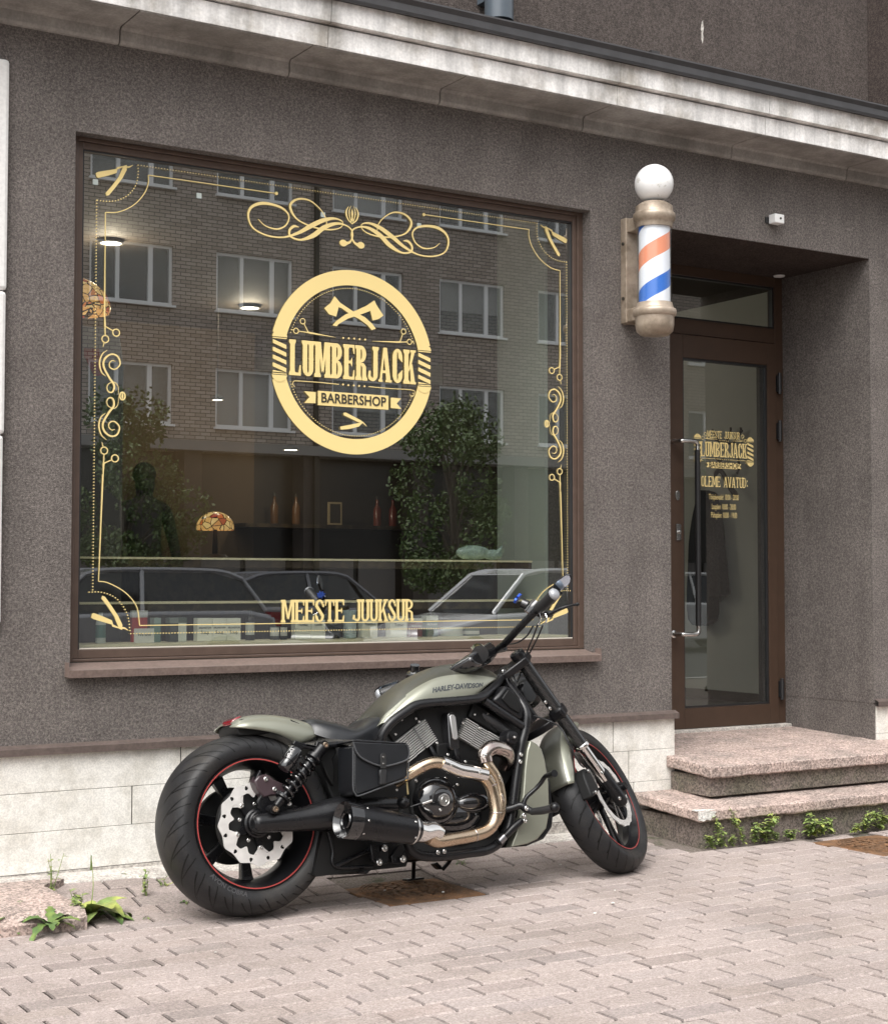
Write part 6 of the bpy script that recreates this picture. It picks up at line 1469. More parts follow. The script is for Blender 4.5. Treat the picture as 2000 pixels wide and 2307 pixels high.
# blue anodised knob on the reservoir
kb = Vector((-0.0052,-0.265,0.9419)); bm = bmesh.new()
nrm = (Vector((-0.0052,-0.265,0.9419)) - Vector((-0.018,-0.285,0.904))).normalized(); x_, y_, _ = frame_of(nrm)
plate(bm, [[kb + (x_ * math.cos(a_) + y_ * math.sin(a_)) * (.024 if k % 2 else .016) for k, a_ in enumerate([2 * PI * k / 16 for k in range(16)])]], nrm * .010); mk('adjuster_knob', bm, M_BLUE, BIKE, smooth=False, bev=.001)
bm = bmesh.new()
sweep(bm, [(-0.0429,-0.315,0.858),(-0.0677,-0.315,0.8419),(-0.1036,-0.31,0.8382)], .0035, 8, 4); sweep(bm, [(0.0015,-0.32,0.8316),(-0.0152,-0.32,0.8178),(-0.0457,-0.315,0.8113)], .0035, 8, 4); mk('banjo_fitting', bm, M_ALU, BIKE)
for P_ in ([(-0.0813,-0.3,0.8333),(-0.0324,-0.24,0.7882),(0.0325,-0.17,0.7398),(0.0737,-0.12,0.7026)], [(-0.0468,-0.3,0.8086),(-0.0055,-0.24,0.7669),(0.0517,-0.17,0.7219),(0.0751,-0.12,0.6935)], [(-0.083,-0.28,0.8378),(-0.0392,-0.22,0.8032),(0.0321,-0.14,0.7779),(0.1178,-0.07,0.7676)]):
    tube('control_cable', P_, .0033, M_BLACKP, BIKE, seg=8)
tube('brake_hose', [(-0.0841,-0.06,0.5108),(-0.0762,-0.1,0.455),(-0.1209,-0.14,0.4206),(-0.162,-0.145,0.3597),(-0.1497,-0.13,0.2708),(-0.0883,-0.11,0.2205)], .0036, M_BLACKP, BIKE, seg=8)
rod('hose_fitting', (-0.0712,-0.1,0.4505), (-0.0939,-0.12,0.4331), .005, M_ALU, BIKE, 10)
rod('handlebar_riser', (0.088,-0.04,0.7624), (0.102,-0.045,0.7858), .022, M_SATIN, BIKE)
rod('handlebar_riser', tuple(Vector((0.088,-0.04,0.7624)) * 1 + Vector((0, .08, 0))), tuple(Vector((0.102,-0.045,0.7858)) + Vector((0, .09, 0))), .022, M_SATIN, BIKE)
tube('handlebar_centre', [[(0.0328,-0.05,0.7943)][0], tuple(Vector([(0.0328,-0.05,0.7943)][0]) * Vector((1, 0, 1)) if False else ([(0.0328,-0.05,0.7943)][0][0], .05, [(0.0328,-0.05,0.7943)][0][2]))], .015, M_SATIN, BIKE, seg=14)
# instrument pod
slab('instrument_pod', [(-0.2498,-0.055,0.902),(-0.1996,-0.055,0.8944),(0.016,-0.055,0.8435),(0.0282,-0.055,0.8289),(0.0222,-0.055,0.7989),(0.0056,-0.055,0.7843),(-0.0916,-0.055,0.7945),(-0.2028,-0.055,0.8258),(-0.2463,-0.055,0.8514),(-0.259,-0.055,0.8738)], (0, .11, 0), M_GLOSSB, BIKE, bev=.012)
rod('instrument_ring', (-0.1695,-0.06,0.8667), (0.0428,0.03,0.8246), .034, M_GLOSSB, BIKE, 28)
XF[0] = None
# wiring and hoses by the steering head
for P_ in ([(1.1966,-0.06,0.8353),(1.2005,-0.07,0.7921),(1.1892,-0.07,0.7507),(1.1494,-0.08,0.7095)], [(1.2491,-0.05,0.8456),(1.2174,-0.06,0.7979),(1.1811,-0.07,0.7614)], [(1.1664,-0.06,0.8467),(1.1542,-0.08,0.8028),(1.1674,-0.09,0.7595)]):
    tube('wiring', P_, .0032, M_BLACKP, BIKE, seg=8)
bm = bmesh.new(); lathe(bm, [(0, .03), (.045, .028), (.055, .015), (.055, -.02), (0, -.02)], (1.3029,0.02,0.7649), (.3, -1, 0), 28); mk('horn', bm, M_SATIN, BIKE)
bm = bmesh.new(); bolt(bm, (1.1531,-0.06,0.8408), (0, -1, 0), .010, .008); mk('neck_bolt', bm, M_ALU, BIKE)
# brass pressure valve and loose brackets near the bag
rod('breather_valve', (0.5833,-0.19,0.4272), (0.5841,-0.19,0.3813), .0045, mat('brass', (.60, .48, .25), .3, metal=1), BIKE, 10)
bm = bmesh.new(); bolt(bm, (0.5415,-0.18,0.4008), (0, -1, 0), .0055, .006); mk('bracket_bolt', bm, M_ALU, BIKE)


# ================================================================ inside the shop
M_INWALL = mat('dark_brown_interior_wall', (.050, .038, .028), .8, var=.15, vs=3)
M_INBR = mat('tan_interior_wall', (.11, .075, .045), .8, var=.1, vs=3)
M_INPALE = mat('pale_green_plaster', (.52, .58, .53), .8, var=.04, vs=2)
M_INGREY = mat('grey_lobby_plaster', (.66, .70, .67), .8, var=.04, vs=2)
M_FLOORI = mat('dark_floor_boards', (.04, .03, .022), .4, var=.2, vs=6)
wp('interior_floor', boxes([((-5.7, .352, .30), (3.42, 8.8, .374)), ((3.42, .725, .30), (11.7, 8.8, .374))]), M_FLOORI)
wp('interior_ceiling', boxes([((-5.7, .352, 3.12), (3.42, 8.8, 3.2)), ((3.42, .765, 3.12), (11.7, 8.8, 3.2))]), M_INWALL)
wp('interior_back_wall', boxes([((-5.7, 8.6, .374), (11.7, 8.79, 3.12)), ((-5.69, .352, .374), (-5.6, 8.6, 3.12)), ((3.30, .77, .374), (3.42, 1.9, 3.12))]), M_INWALL)
pe = [(2.6415,5.2,1.8776),(3.6233,5.2,1.9089)]
wp('tan_partition', boxes([((pe[0][0] - 2.5, 5.2, .374), (pe[1][0], 5.3, 3.12))]), M_INBR)
wp('pale_partition', boxes([((2.937, .352, .374), (2.9545, .755, 3.12)), ((2.9546, .765, .374), (3.30, .80, 3.12))]), M_INPALE)
wp('lobby_wall', boxes([((5.78, .765, .374), (5.9, 8.6, 3.12))]), M_INGREY)
wp('lobby_back_wall', boxes([((3.9, 6.4, .374), (5.78, 6.5, 3.12))]), M_INGREY)
wp('skirting_board', boxes([((5.762, .765, .374), (5.78, 6.4, .44))]), M_FLOORI)
M_WOOD = mat('dark_grained_wood', (.035, .024, .016), .55, col2=(.085, .062, .036), c2s=14, bump=.3, bs=40)
M_CREAMEDGE = mat('pale_wood_edge', (.88, .80, .55), .5)
for nm, z, x1, lab in (('upper', 1.287, 2.82, 'long dark wooden shelf inside the window, the upper one carrying a pale ornament'), ('lower', (1.6255,0.3,1.0992)[2], 2.99, 'lower dark grained wooden shelf inside the window above the row of products')):
    s_ = tag(empty('window_shelf', (1.7, .34, z)), lab, 'shelf', 'shelves inside the shop window')
    mk('board', boxes([((-1.25, -.04, -.042), (x1 - 1.7, .16, -.009))]), M_WOOD, s_, smooth=False)
    mk('edge_trim', boxes([((-1.25, -.046, -.0085), (x1 - 1.7, .16, .0))]), M_CREAMEDGE, s_, smooth=False)
zb0 = (1.3622,0.2,0.9342)[2]
s_ = tag(empty('display_board', (1.7, .2, zb0)), 'cream display board along the bottom of the shop window under the products', 'shelf')
mk('board', boxes([((-1.2, -.095, -.03), (1.195, .12, -.001))]), M_CREAMEDGE, s_, smooth=False, bev=.002)
def P2(z, x, y): return x, y
def product(x0, x1, zt, zb, col, label, kind='box', y=.20, dep=.045, name='product_box', cat='box', text=None, group='products displayed in the window'):
    x0_, z1_ = x0; 
def prod(q, label, col, shape='box', cat='box', y=.20, dep=.045, txt=None, tcol=None, top=None):
    (xa, _, za), (xb, _, zb2) = q
    o = tag(empty('product_' + cat.replace(' ', '_'), ((xa + xb) / 2, y, zb0)), label, cat, 'products displayed in the window')
    w_ = abs(xb - xa); h = max(.02, abs(za - zb0)); m = mat('packaging', col, .45)
    if shape == 'box':
        mk('carton', boxes([((-w_ / 2, 0, 0), (w_ / 2, dep, h))]), m, o, smooth=False, bev=.0012)
        if top: mk('carton_top', boxes([((-w_ / 2 - .0005, -.0007, h * .78), (w_ / 2 + .0005, dep + .0005, h * 1.002))]), mat('packaging', top, .45), o, smooth=False)
    else:
        r = w_ / 2; pr = [(0, 0), (r, 0), (r, h * .68), (r * .8, h * .76), (r * .42, h * .80), (r * .42, h), (0, h)] if shape == 'bottle' else [(0, 0), (r, 0), (r, h * .72), (r * 1.03, h * .74), (r * 1.03, h), (0, h)]
        bm = bmesh.new(); lathe(bm, pr, (0, r, 0), (0, 0, 1), 28); mk('container', bm, m, o)
        bm = bmesh.new(); lathe(bm, [(r * 1.01, h * .18), (r * 1.012, h * .2), (r * 1.012, h * .58), (r * 1.01, h * .6)], (0, r, 0), (0, 0, 1), 28)
        mk('wrapper', bm, mat('paper_wrapper', tcol or (.6, .6, .56), .5), o)
    if txt:
        bm = bmesh.new()
        for k, t in enumerate(txt): text_mesh(bm, t, lambda X, Y: Vector((X, -.0015, h * (.58 - .2 * k) + Y)), size=min(.020, w_ * 1.35 / max(4, len(t))), sx=1, offset=.0003)
        mk('packaging_print', bm, mat('print_ink', tcol or (.06, .09, .08), .5), o, smooth=False)
    return o
CR = (.84, .85, .76)
prod([(0.6101,0.2,1.0579),(0.6515,0.2,0.9371)], 'silver and white spray can at the left end of the window display', (.55, .6, .58), 'bottle', 'can', tcol=(.10, .22, .20))
prod([(0.7751,0.22,1.0643),(0.8426,0.22,0.9328)], 'red book standing behind a white card at the left of the display', (.42, .03, .03), 'box', 'book', y=.25, dep=.02, top=(.5, .52, .5))
prod([(0.7452,0.15,0.9933),(0.8315,0.15,0.9642)], 'small white price card leaning in front of the red book', (.75, .76, .72), 'box', 'card', y=.145, dep=.004, txt=['We love'])
prod([(0.8523,0.2,1.0342),(0.8812,0.2,0.9383)], 'slim green patterned carton right of the white card', (.16, .27, .24), top=(.3, .4, .37))
prod([(0.9204,0.2,1.0334),(0.9592,0.2,0.9396)], 'dark patterned carton beside a slim white carton', (.05, .06, .06), top=(.2, .24, .22))
prod([(0.9596,0.2,1.0341),(0.9956,0.2,0.9361)], 'slim white carton with a dark chevron top', (.70, .73, .66), top=(.10, .13, .11))
for k, (a_, b_) in enumerate((([(1.0449,0.2,1.0309),(1.1109,0.2,0.9396)]), ([(1.1127,0.2,1.0301),(1.1756,0.2,0.9384)]), ([(1.1774,0.2,1.0294),(1.2422,0.2,0.9372)]))):
    prod((a_, b_), ('leftmost', 'middle', 'rightmost')[k] + ' of the three identical cream soap cartons', CR, txt=['ARLINGTON', 'Soap'])
prod([(1.2743,0.2,1.0614),(1.3133,0.2,0.9475)], 'dark bottle with a white cap right of the three soap cartons', (.02, .02, .02), 'bottle', 'bottle', tcol=(.55, .58, .55))
prod([(1.3913,0.2,1.0222),(1.4308,0.2,0.9337)], 'dark jar with a pale square wrapper, left one of a pair', (.015, .015, .015), 'jar', 'jar')
prod([(1.4368,0.2,1.0217),(1.4673,0.2,0.933)], 'dark jar with a pale square wrapper, right one of a pair', (.015, .015, .015), 'jar', 'jar')
prod([(1.5017,0.2,1.0421),(1.5762,0.2,0.9383)], 'cream carton with dark chevrons under the first letters of the bottom lettering', CR, top=(.12, .15, .13), txt=['rootbar'])
prod([(1.5783,0.2,1.0413),(1.6472,0.2,0.937)], 'cream carton with dark chevrons standing right against its twin', CR, top=(.12, .15, .13), txt=['rootbar'])
prod([(1.6504,0.2,1.047),(1.7182,0.2,0.9357)], 'black carton between the cream cartons and the pale blue tube', (.03, .035, .04), txt=['classic'], tcol=(.3, .32, .33))
prod([(1.7544,0.2,1.0582),(1.8149,0.2,0.938)], 'pale blue grey tube in the middle of the display', (.36, .46, .46), 'jar', 'tube', tcol=(.5, .58, .58))
prod([(1.8331,0.2,1.0387),(1.9102,0.2,0.9364)], 'cream carton with a chevron top right of the pale blue tube', CR, top=(.12, .15, .13), txt=['Premium'])
prod([(1.9762,0.2,1.029),(2.0625,0.2,0.9353)], 'plain cream carton with a narrow side strip left of the maroon carton', CR, txt=['Tonic'])
prod([(2.0797,0.2,1.018),(2.1429,0.2,0.9339)], 'maroon carton with a white pointed top', (.14, .02, .02), top=(.7, .72, .68), txt=['PRORASO'], tcol=(.5, .5, .48))
prod([(2.1642,0.2,1.0295),(2.2261,0.2,0.935)], 'dark green carton with a white pointed top', (.02, .08, .05), top=(.7, .72, .68), txt=['PRORASO'], tcol=(.5, .5, .48))
prod([(2.2805,0.2,0.9736),(2.3857,0.2,0.9322)], 'low white tub behind the handlebar at the right of the display', (.6, .66, .62), 'jar', 'tub')
prod([(2.3907,0.2,0.972),(2.4719,0.2,0.9307)], 'low dark tub next to the white tub', (.05, .09, .08), 'jar', 'tub')
# pale green glazed ornament on the upper shelf
q = [(2.4281,0.36,1.3625),(2.6878,0.36,1.2906),(2.5557,0.36,1.3246)]
o = tag(empty('ornament', (q[2][0], .36, 1.2875)), 'pale green glazed rounded ornament lying on the upper window shelf', 'ornament')
M_CELA = mat('celadon_glaze', (.36, .47, .44), .25, coat=.6)
hh = (q[0][2] - q[1][2]); ww = (q[1][0] - q[0][0])
bm = bmesh.new(); sphere(bm, (-ww * .13, .0, hh * .5), hh * .5, 32, (ww * .37 / (hh * .5), .9, 1.0)); mk('body', bm, M_CELA, o)
bm = bmesh.new(); sphere(bm, (ww * .27, -.01, hh * .37), hh * .36, 28, (ww * .22 / (hh * .36), .9, 1.0)); mk('head', bm, M_CELA, o)
bm = bmesh.new(); cyl(bm, (ww * .36, -.02, hh * .5), (ww * .43, -.03, hh * .98), .016, 12, .003); mk('ear', bm, M_CELA, o)
# tall dark cabinet with a red lamp near the left jamb
q = [(0.6239,0.45,2.2625),(0.8053,0.45,2.0156),(0.6324,0.45,1.4982)]
cb_ = tag(empty('cabinet', (q[0][0], .45, .375)), 'tall dark grey cabinet with a silvery top just inside the left edge of the window', 'cabinet')
xr_ = q[1][0] - q[0][0]
M_CAB = mat('charcoal_laminate', (.085, .080, .078), .5, var=.05, vs=4)
mk('carcass', boxes([((-.35, 0, 0), (xr_, .06, q[1][2] - .375 + .10))]), M_CAB, cb_, smooth=False, bev=.01)
bm = bmesh.new(); P = [Vector((-.35, .0, q[1][2] - .375 + .102)), Vector((xr_, .0, q[1][2] - .375 + .102)), Vector((xr_ * .9, .0, q[0][2] - .375 - .03)), Vector((xr_ * .6, 0, q[0][2] - .375)), Vector((-.35, 0, q[0][2] - .375 + .01))]
plate(bm, [P], (0, .06, 0)); mk('curved_top', bm, mat('silver_grey_paint', (.22, .22, .22), .4, metal=.3), cb_, bev=.01, smooth=False)
P = [Vector((a_[0] - q[0][0], -.006, a_[2] - .375)) for a_ in [(0.6249,0.45,2.1677),(0.6916,0.45,2.1707),(0.6954,0.45,2.1291),(0.7144,0.45,2.0608),(0.6809,0.45,2.0538),(0.6617,0.45,2.0664),(0.6325,0.45,2.1244),(0.6254,0.45,2.1285)]]
bm = bmesh.new(); plate(bm, [P], (0, .005, 0)); mk('red_lamp', bm, M_REDL, cb_, smooth=False)
# leaded glass lamps
def lampglass():
    m = bpy.data.materials.new('leaded_amber_glass'); n = nodes(m); L = n.links
    o_ = N(n, 'ShaderNodeOutputMaterial'); p = N(n, 'ShaderNodeBsdfPrincipled', Roughness=.25); tc = N(n, 'ShaderNodeTexCoord')
    vo = N(n, 'ShaderNodeTexVoronoi', Scale=22.0, feature='DISTANCE_TO_EDGE'); L.new(tc.outputs['Object'], vo.inputs['Vector'])
    v2 = N(n, 'ShaderNodeTexVoronoi', Scale=22.0); L.new(tc.outputs['Object'], v2.inputs['Vector'])
    r = N(n, 'ShaderNodeValToRGB'); e = r.color_ramp.elements; e[0].color = (.70, .22, .05, 1); e[1].color = (.80, .55, .22, 1); k = e.new(.12); k.color = (.35, .03, .02, 1); k = e.new(.2); k.color = (.72, .38, .12, 1)
    sp_ = N(n, 'ShaderNodeSeparateColor'); L.new(v2.outputs['Color'], sp_.inputs[0]); L.new(sp_.outputs[0], r.inputs[0])
    g = N(n, 'ShaderNodeMath', operation='GREATER_THAN'); g.inputs[1].default_value = .045; L.new(vo.outputs['Distance'], g.inputs[0])
    mx = N(n, 'ShaderNodeMix', data_type='RGBA'); L.new(g.outputs[0], mx.inputs[0]); mx.inputs[6].default_value = (.01, .008, .006, 1); L.new(r.outputs[0], mx.inputs[7])
    L.new(mx.outputs[2], p.inputs['Base Color']); L.new(mx.outputs[2], p.inputs['Emission Color']); p.inputs['Emission Strength'].default_value = .45
    L.new(p.outputs[0], o_.inputs[0]); return m
M_TIFF = lampglass()
def shade(o, r, h, z):
    bm = bmesh.new(); lathe(bm, [(r * math.sin(a_), z + h * math.cos(a_)) for a_ in [R(8 + 78 * k / 10) for k in range(11)]] + [(r * .97, z - .01)], (0, 0, 0), (0, 0, 1), 40); mk('leaded_shade', bm, M_TIFF, o)
q = [(2.4161,3.5,1.5282),(2.7017,3.5,1.5335),(2.5602,3.5,1.6288),(2.5623,3.5,1.3584)]
r_ = (q[1][0] - q[0][0]) * .43
o = tag(empty('table_lamp', (q[2][0], 3.5, q[3][2])), 'glowing leaded glass table lamp with amber dome shade deep inside the shop', 'lamp', 'leaded glass lamps')
shade(o, r_, (q[2][2] - q[0][2]) * 1.1, q[0][2] - q[3][2]); rod('lamp_stem', (0, 0, 0), (0, 0, q[0][2] - q[3][2] + .02), .02, M_INK, o, 12, .012)
bm = bmesh.new(); lathe(bm, [(0, 0), (.09, 0), (.07, .02), (0, .03)], (0, 0, -.02), (0, 0, 1), 20); mk('lamp_foot', bm, M_INK, o)
o2 = tag(empty('sideboard', (q[2][0], 3.5, .374)), 'low dark sideboard carrying the leaded glass lamp', 'cabinet')
mk('carcass', boxes([((-.6, -.25, .0), (.7, .25, q[3][2] - .374 - .045))]), M_WOOD, o2, smooth=False, bev=.01)
mk('top_board', boxes([((-.63, -.27, q[3][2] - .374 - .044), (.73, .27, q[3][2] - .374 - .021))]), M_WOOD, o2, smooth=False, bev=.004)
q = [(0.788,1,2.5761),(0.931,1,2.4563),(0.7898,1,2.4228)]
o = tag(empty('pendant_lamp', (q[0][0] - .04, 1.0, q[2][2])), 'hanging leaded glass lamp with amber mosaic shade at the upper left of the window', 'lamp', 'leaded glass lamps')
shade(o, (q[1][0] - q[0][0]) + .04, q[0][2] - q[2][2], 0); rod('lamp_cord', (0, 0, q[0][2] - q[2][2]), (0, 0, 3.12 - q[2][2]), .006, M_INK, o, 8)
M_LED = emit('ceiling_lamp_glow', (1, .93, .78), 9.0)
for (u, rr, lab) in (((1.4954,2.5468,3.11), .058, 'bright round recessed ceiling lamp near the left side of the window'), ((3.0602,4.0725,3.11), .062, 'bright round recessed ceiling lamp deep in the shop left of the round badge'),
                     ((2.085,4.2,2.5365), .05, 'small bright lamp low behind the left scrollwork'), ((2.876,4.2,2.4656), .035, 'small elongated warm lamp glow left of the badge'), ((3.6428,4.6,2.1775), .05, 'shallow pendant light hanging below the round badge')):
    o = tag(empty('ceiling_lamp', u), lab, 'lamp', 'round lamps inside the shop')
    bm = bmesh.new(); lathe(bm, [(0, 0), (rr, 0), (rr, .012), (0, .012)], (0, 0, -.012), (0, 0, 1), 24); mk('glowing_disc', bm, M_LED, o)
    bm = bmesh.new(); lathe(bm, [(rr, -.014), (rr * 1.2, -.014), (rr * 1.2, .004), (rr * .3, .03), (0, .03)], (0, 0, 0), (0, 0, 1), 24); mk('lamp_rim', bm, M_INK, o)
    ld = bpy.data.lights.new('lamp_light', 'POINT'); ld.energy = 6.5 if u[2] > 3 else 3.5; ld.color = (1, .86, .66); ld.shadow_soft_size = rr
    lo = bpy.data.objects.new('lamp_light', ld); COL.objects.link(lo); lo.parent = o; lo.location = (0, 0, -.08)
    if u[2] < 3.0: rod('lamp_cord', (0, 0, .03), (0, 0, 3.12 - u[2]), .004, M_INK, o, 6)
# back shelf with a few bottles
q = [(3.6363,5,1.6031),(4.7681,5,1.6245)]
zs = (4.2492,5,1.6292)[2]
o = tag(empty('back_shelf', (q[0][0] + 1.2, 5.0, zs)), 'long dark shelf against the back of the shop with a few bottles', 'shelf')
mk('board', boxes([((-1.4, -.05, -.03), (2.2, .2, 0))]), M_WOOD, o, smooth=False)
mk('upright', boxes([((-1.4, .2001, -1.4), (2.2, .24, 1.2))]), M_INWALL, o, smooth=False)
for k, (u, c_, lab) in enumerate((((3.7029,5,1.7309), (.10, .05, .02), 'amber bottle at the left end of the back shelf'), ((3.8883,5,1.7355), (.14, .075, .04), 'tall amber bottle right of the first one on the back shelf'), ((4.2289,5,1.7786), (.45, .36, .22), 'framed picture leaning on the back shelf'), ((4.6082,5,1.753), (.20, .05, .03), 'dark red bottle on the back shelf near the middle'), ((4.751,5,1.7565), (.18, .04, .03), 'darker red bottle at the right of the back shelf'))):
    o = tag(empty('shelf_bottle' if 'bottle' in lab else 'framed_picture', (u[0], 5.0, zs + .0005)), lab, 'bottle' if 'bottle' in lab else 'picture')
    if 'bottle' in lab:
        bm = bmesh.new(); lathe(bm, [(0, 0), (.032, 0), (.032, .13), (.012, .17), (.012, .21), (0, .21)], (0, 0, 0), (0, 0, 1), 16); mk('glass_body', bm, mat('coloured_glass', c_, .2), o)
        bm = bmesh.new(); lathe(bm, [(0, .2101), (.014, .2101), (.014, .235), (0, .235)], (0, 0, 0), (0, 0, 1), 12); mk('cap', bm, M_INK, o)
    else:
        mk('frame', boxes([((-.06, 0, 0), (.06, .015, .18))]), mat('gilt_frame', c_, .4), o, smooth=False); mk('print', boxes([((-.045, -.002, .015), (.045, -.0005, .165))]), M_INWALL, o, smooth=False)
# black coat on a hanger in the lobby
XW = 5.66
ct = tag(empty('coat', (XW, 1.4, .375)), 'black long sleeved coat hanging on the lobby wall behind the glass door', 'coat')
P = [Vector((0, a_[1] - 1.4, a_[2] - .375)) for a_ in [(5.66,2.3461,1.8191),(5.66,2.2718,1.7942),(5.66,2.2407,1.7293),(5.66,2.2062,1.6152),(5.66,2.1713,1.3479),(5.66,2.1463,1.1523),(5.66,2.1531,1.0965),(5.66,2.2408,1.0902),(5.66,2.2569,1.166),(5.66,2.2676,0.9269),(5.66,2.4733,0.9227),(5.66,2.4693,1.3516),(5.66,2.4457,1.5516),(5.66,2.3899,1.7356)]]
P = catmull(P + [P[0]], 4)[:-1]
slab('coat_cloth', P, (.09, 0, 0), mat('black_wool', (.008, .008, .009), .95, bump=.4, bs=90, bd=.003), ct, bev=.012)
hg = tag(empty('coat_hanger', (XW + .03, 1.2, 1.9)), 'curved black wooden hanger on the lobby wall above the coat', 'hanger')
P = [Vector((0, a_[1] - 1.2, a_[2] - 1.9)) for a_ in [(5.69,2.2156,1.8969),(5.69,2.2074,1.9282),(5.69,2.1733,1.9456),(5.69,2.1372,1.9207),(5.69,2.1016,1.8696),(5.69,2.061,1.8186),(5.69,2.0206,1.7783),(5.69,2.0056,1.7568)]]
bm = bmesh.new(); sweep(bm, P, [.010, .016, .018, .016, .017, .019, .020, .016], 12, 4); mk('hanger_arm', bm, M_INK, hg)
P = [Vector((0, a_[1] - 1.2, a_[2] - 1.9)) for a_ in [(5.69,2.1733,1.9439),(5.69,2.1835,1.9691),(5.69,2.1676,1.9893)]]
bm = bmesh.new(); sweep(bm, P, .004, 8, 4); mk('hanger_hook', bm, M_STEEL, hg)
cr = tag(empty('coat_rack', (5.75, 1.2, 2.1)), 'black antler shaped coat rack on the lobby wall behind the door lettering', 'coat rack')
bm = bmesh.new()
for P_ in ([(5.74,2.2905,2.1738),(5.74,2.2274,2.1512),(5.74,2.1649,2.1395),(5.74,2.1029,2.1278),(5.74,2.041,2.1652),(5.74,2.0152,2.2016),(5.74,2.0123,2.2293)], [(5.74,2.0306,2.1854),(5.74,1.9973,2.2072)], [(5.74,2.1649,2.1395),(5.74,2.1334,2.1724),(5.74,2.1149,2.2097),(5.74,2.112,2.2376)], [(5.74,2.2274,2.1512),(5.74,2.2691,2.1971),(5.74,2.3005,2.2389)], [(5.74,2.0425,2.0254),(5.74,2.0353,1.9899),(5.74,2.0306,1.9547),(5.74,2.0539,1.9177)], [(5.74,2.2654,2.0402),(5.74,2.2289,2.0129),(5.74,2.1869,2.0279)]):
    sweep(bm, [Vector((a_[0] - 5.75, a_[1] - 1.2, a_[2] - 2.1)) for a_ in P_], .008, 8, 4)
mk('antler_hook', bm, M_INK, cr)
# a person far inside, seen dimly
q = [(2.6532,5,2.0244),(2.6549,5,1.8485),(2.5672,5,1.7518),(2.8629,5,1.3825)]
pr_ = tag(empty('person', (q[0][0], 5.0, .374)), 'person in dark clothes standing deep inside the dim shop behind the window', 'person')
def skin_body(name, vs, es, m, parent):
    me = bpy.data.meshes.new(name); me.from_pydata([v_[:3] for v_ in vs], es, []); me.materials.append(m)
    o_ = bpy.data.objects.new(name, me); COL.objects.link(o_); o_.parent = parent
    sk = o_.modifiers.new('skin', 'SKIN'); su = o_.modifiers.new('sub', 'SUBSURF'); su.levels = 1; su.render_levels = 2
    for i, v_ in enumerate(vs): me.skin_vertices[0].data[i].radius = (v_[3], v_[4] if len(v_) > 4 else v_[3])
    me.skin_vertices[0].data[0].use_root = True
    me.shade_smooth(); return o_
H_ = q[0][2] - .374; k_ = H_ / 1.72
vs = [(0, 0, .92, .14, .10), (0, 0, 1.10, .13, .10), (0, 0, 1.30, .155, .11), (0, 0, 1.42, .10, .08), (0, 0, 1.50, .055, .055), (0, -.01, 1.57, .085, .10), (0, -.01, 1.66, .075, .09),
      (.17, 0, 1.40, .06, .06), (.23, -.02, 1.15, .045, .045), (.20, -.18, .98, .035, .035), (-.17, 0, 1.40, .06, .06), (-.23, -.02, 1.15, .045, .045), (-.20, -.18, .98, .035, .035),
      (.09, 0, .88, .095, .09), (.10, -.01, .48, .06, .06), (.10, 0, .09, .045, .045), (.10, -.12, .04, .04, .03), (-.09, 0, .88, .095, .09), (-.10, -.01, .48, .06, .06), (-.10, 0, .09, .045, .045), (-.10, -.12, .04, .04, .03)]
vs = [tuple(c_ * k_ for c_ in v_) for v_ in vs]
skin_body('body', vs, [(0, 1), (1, 2), (2, 3), (3, 4), (4, 5), (5, 6), (3, 7), (7, 8), (8, 9), (3, 10), (10, 11), (11, 12), (0, 13), (13, 14), (14, 15), (15, 16), (0, 17), (17, 18), (18, 19), (19, 20)], mat('dark_clothing', (.012, .012, .013), .85), pr_)
bm = bmesh.new(); sphere(bm, (0, .012 * k_, 1.665 * k_), .098 * k_, 18, (.92, 1.0, .95)); mk('hair', bm, mat('dark_hair', (.01, .008, .006), .7), pr_)

# ================================================================ the other side of the street, seen in the glass
def brickmat():
    m = mat('brown_brickwork', (.2, .15, .12), .9)
    n = m.node_tree; L = n.links; p = n.nodes['Principled BSDF']; tc = N(n, 'ShaderNodeTexCoord')
    mp = N(n, 'ShaderNodeMapping'); mp.inputs['Rotation'].default_value = (R(90), 0, 0); L.new(tc.outputs['Object'], mp.inputs[0])
    sx = N(n, 'ShaderNodeSeparateXYZ'); L.new(tc.outputs['Object'], sx.inputs[0]); cx = N(n, 'ShaderNodeCombineXYZ'); L.new(sx.outputs[0], cx.inputs[0]); L.new(sx.outputs[2], cx.inputs[1])
    b = N(n, 'ShaderNodeTexBrick'); b.inputs['Scale'].default_value = 1.0; b.inputs['Brick Width'].default_value = .26; b.inputs['Row Height'].default_value = .088; b.inputs['Mortar Size'].default_value = .010
    b.inputs['Color1'].default_value = (.50, .44, .39, 1); b.inputs['Color2'].default_value = (.36, .31, .27, 1); b.inputs['Mortar'].default_value = (.13, .11, .10, 1)
    L.new(cx.outputs[0], b.inputs['Vector']); L.new(b.outputs['Color'], p.inputs['Base Color']); return m
APT = tag(empty('apartment_building', (18, -28.0, 0)), 'long brown brick apartment building with white windows across the street, mirrored in the shop window', 'building')
M_BRICK = brickmat(); M_WFR = mat('white_window_frames', (.90, .91, .92), .5); M_CURT = mat('window_glass_dark', (.05, .058, .06), .05, spec=1.0)
c0, pit, ww_, = 17.38 - 18, 3.075, 1.0
cols = [c0 + pit * k for k in range(-7, 8)]; sills = [4.80, 7.55, 10.30, 13.05]
hw_, wh = 1.0, 1.40
bm = bmesh.new()
def fb(x0, x1, z0, z1): box(bm, (x0, -.4, z0), (x1, 0, z1))
ed = [-26] + [v_ for c_ in cols for v_ in (c_ - hw_, c_ + hw_)] + [26]
zl = 4.45
for s_ in sills:
    fb(-26, 26, zl, s_)
    for a_, b_ in zip(ed[0::2], ed[1::2]): fb(a_, b_, s_, s_ + wh)
    zl = s_ + wh
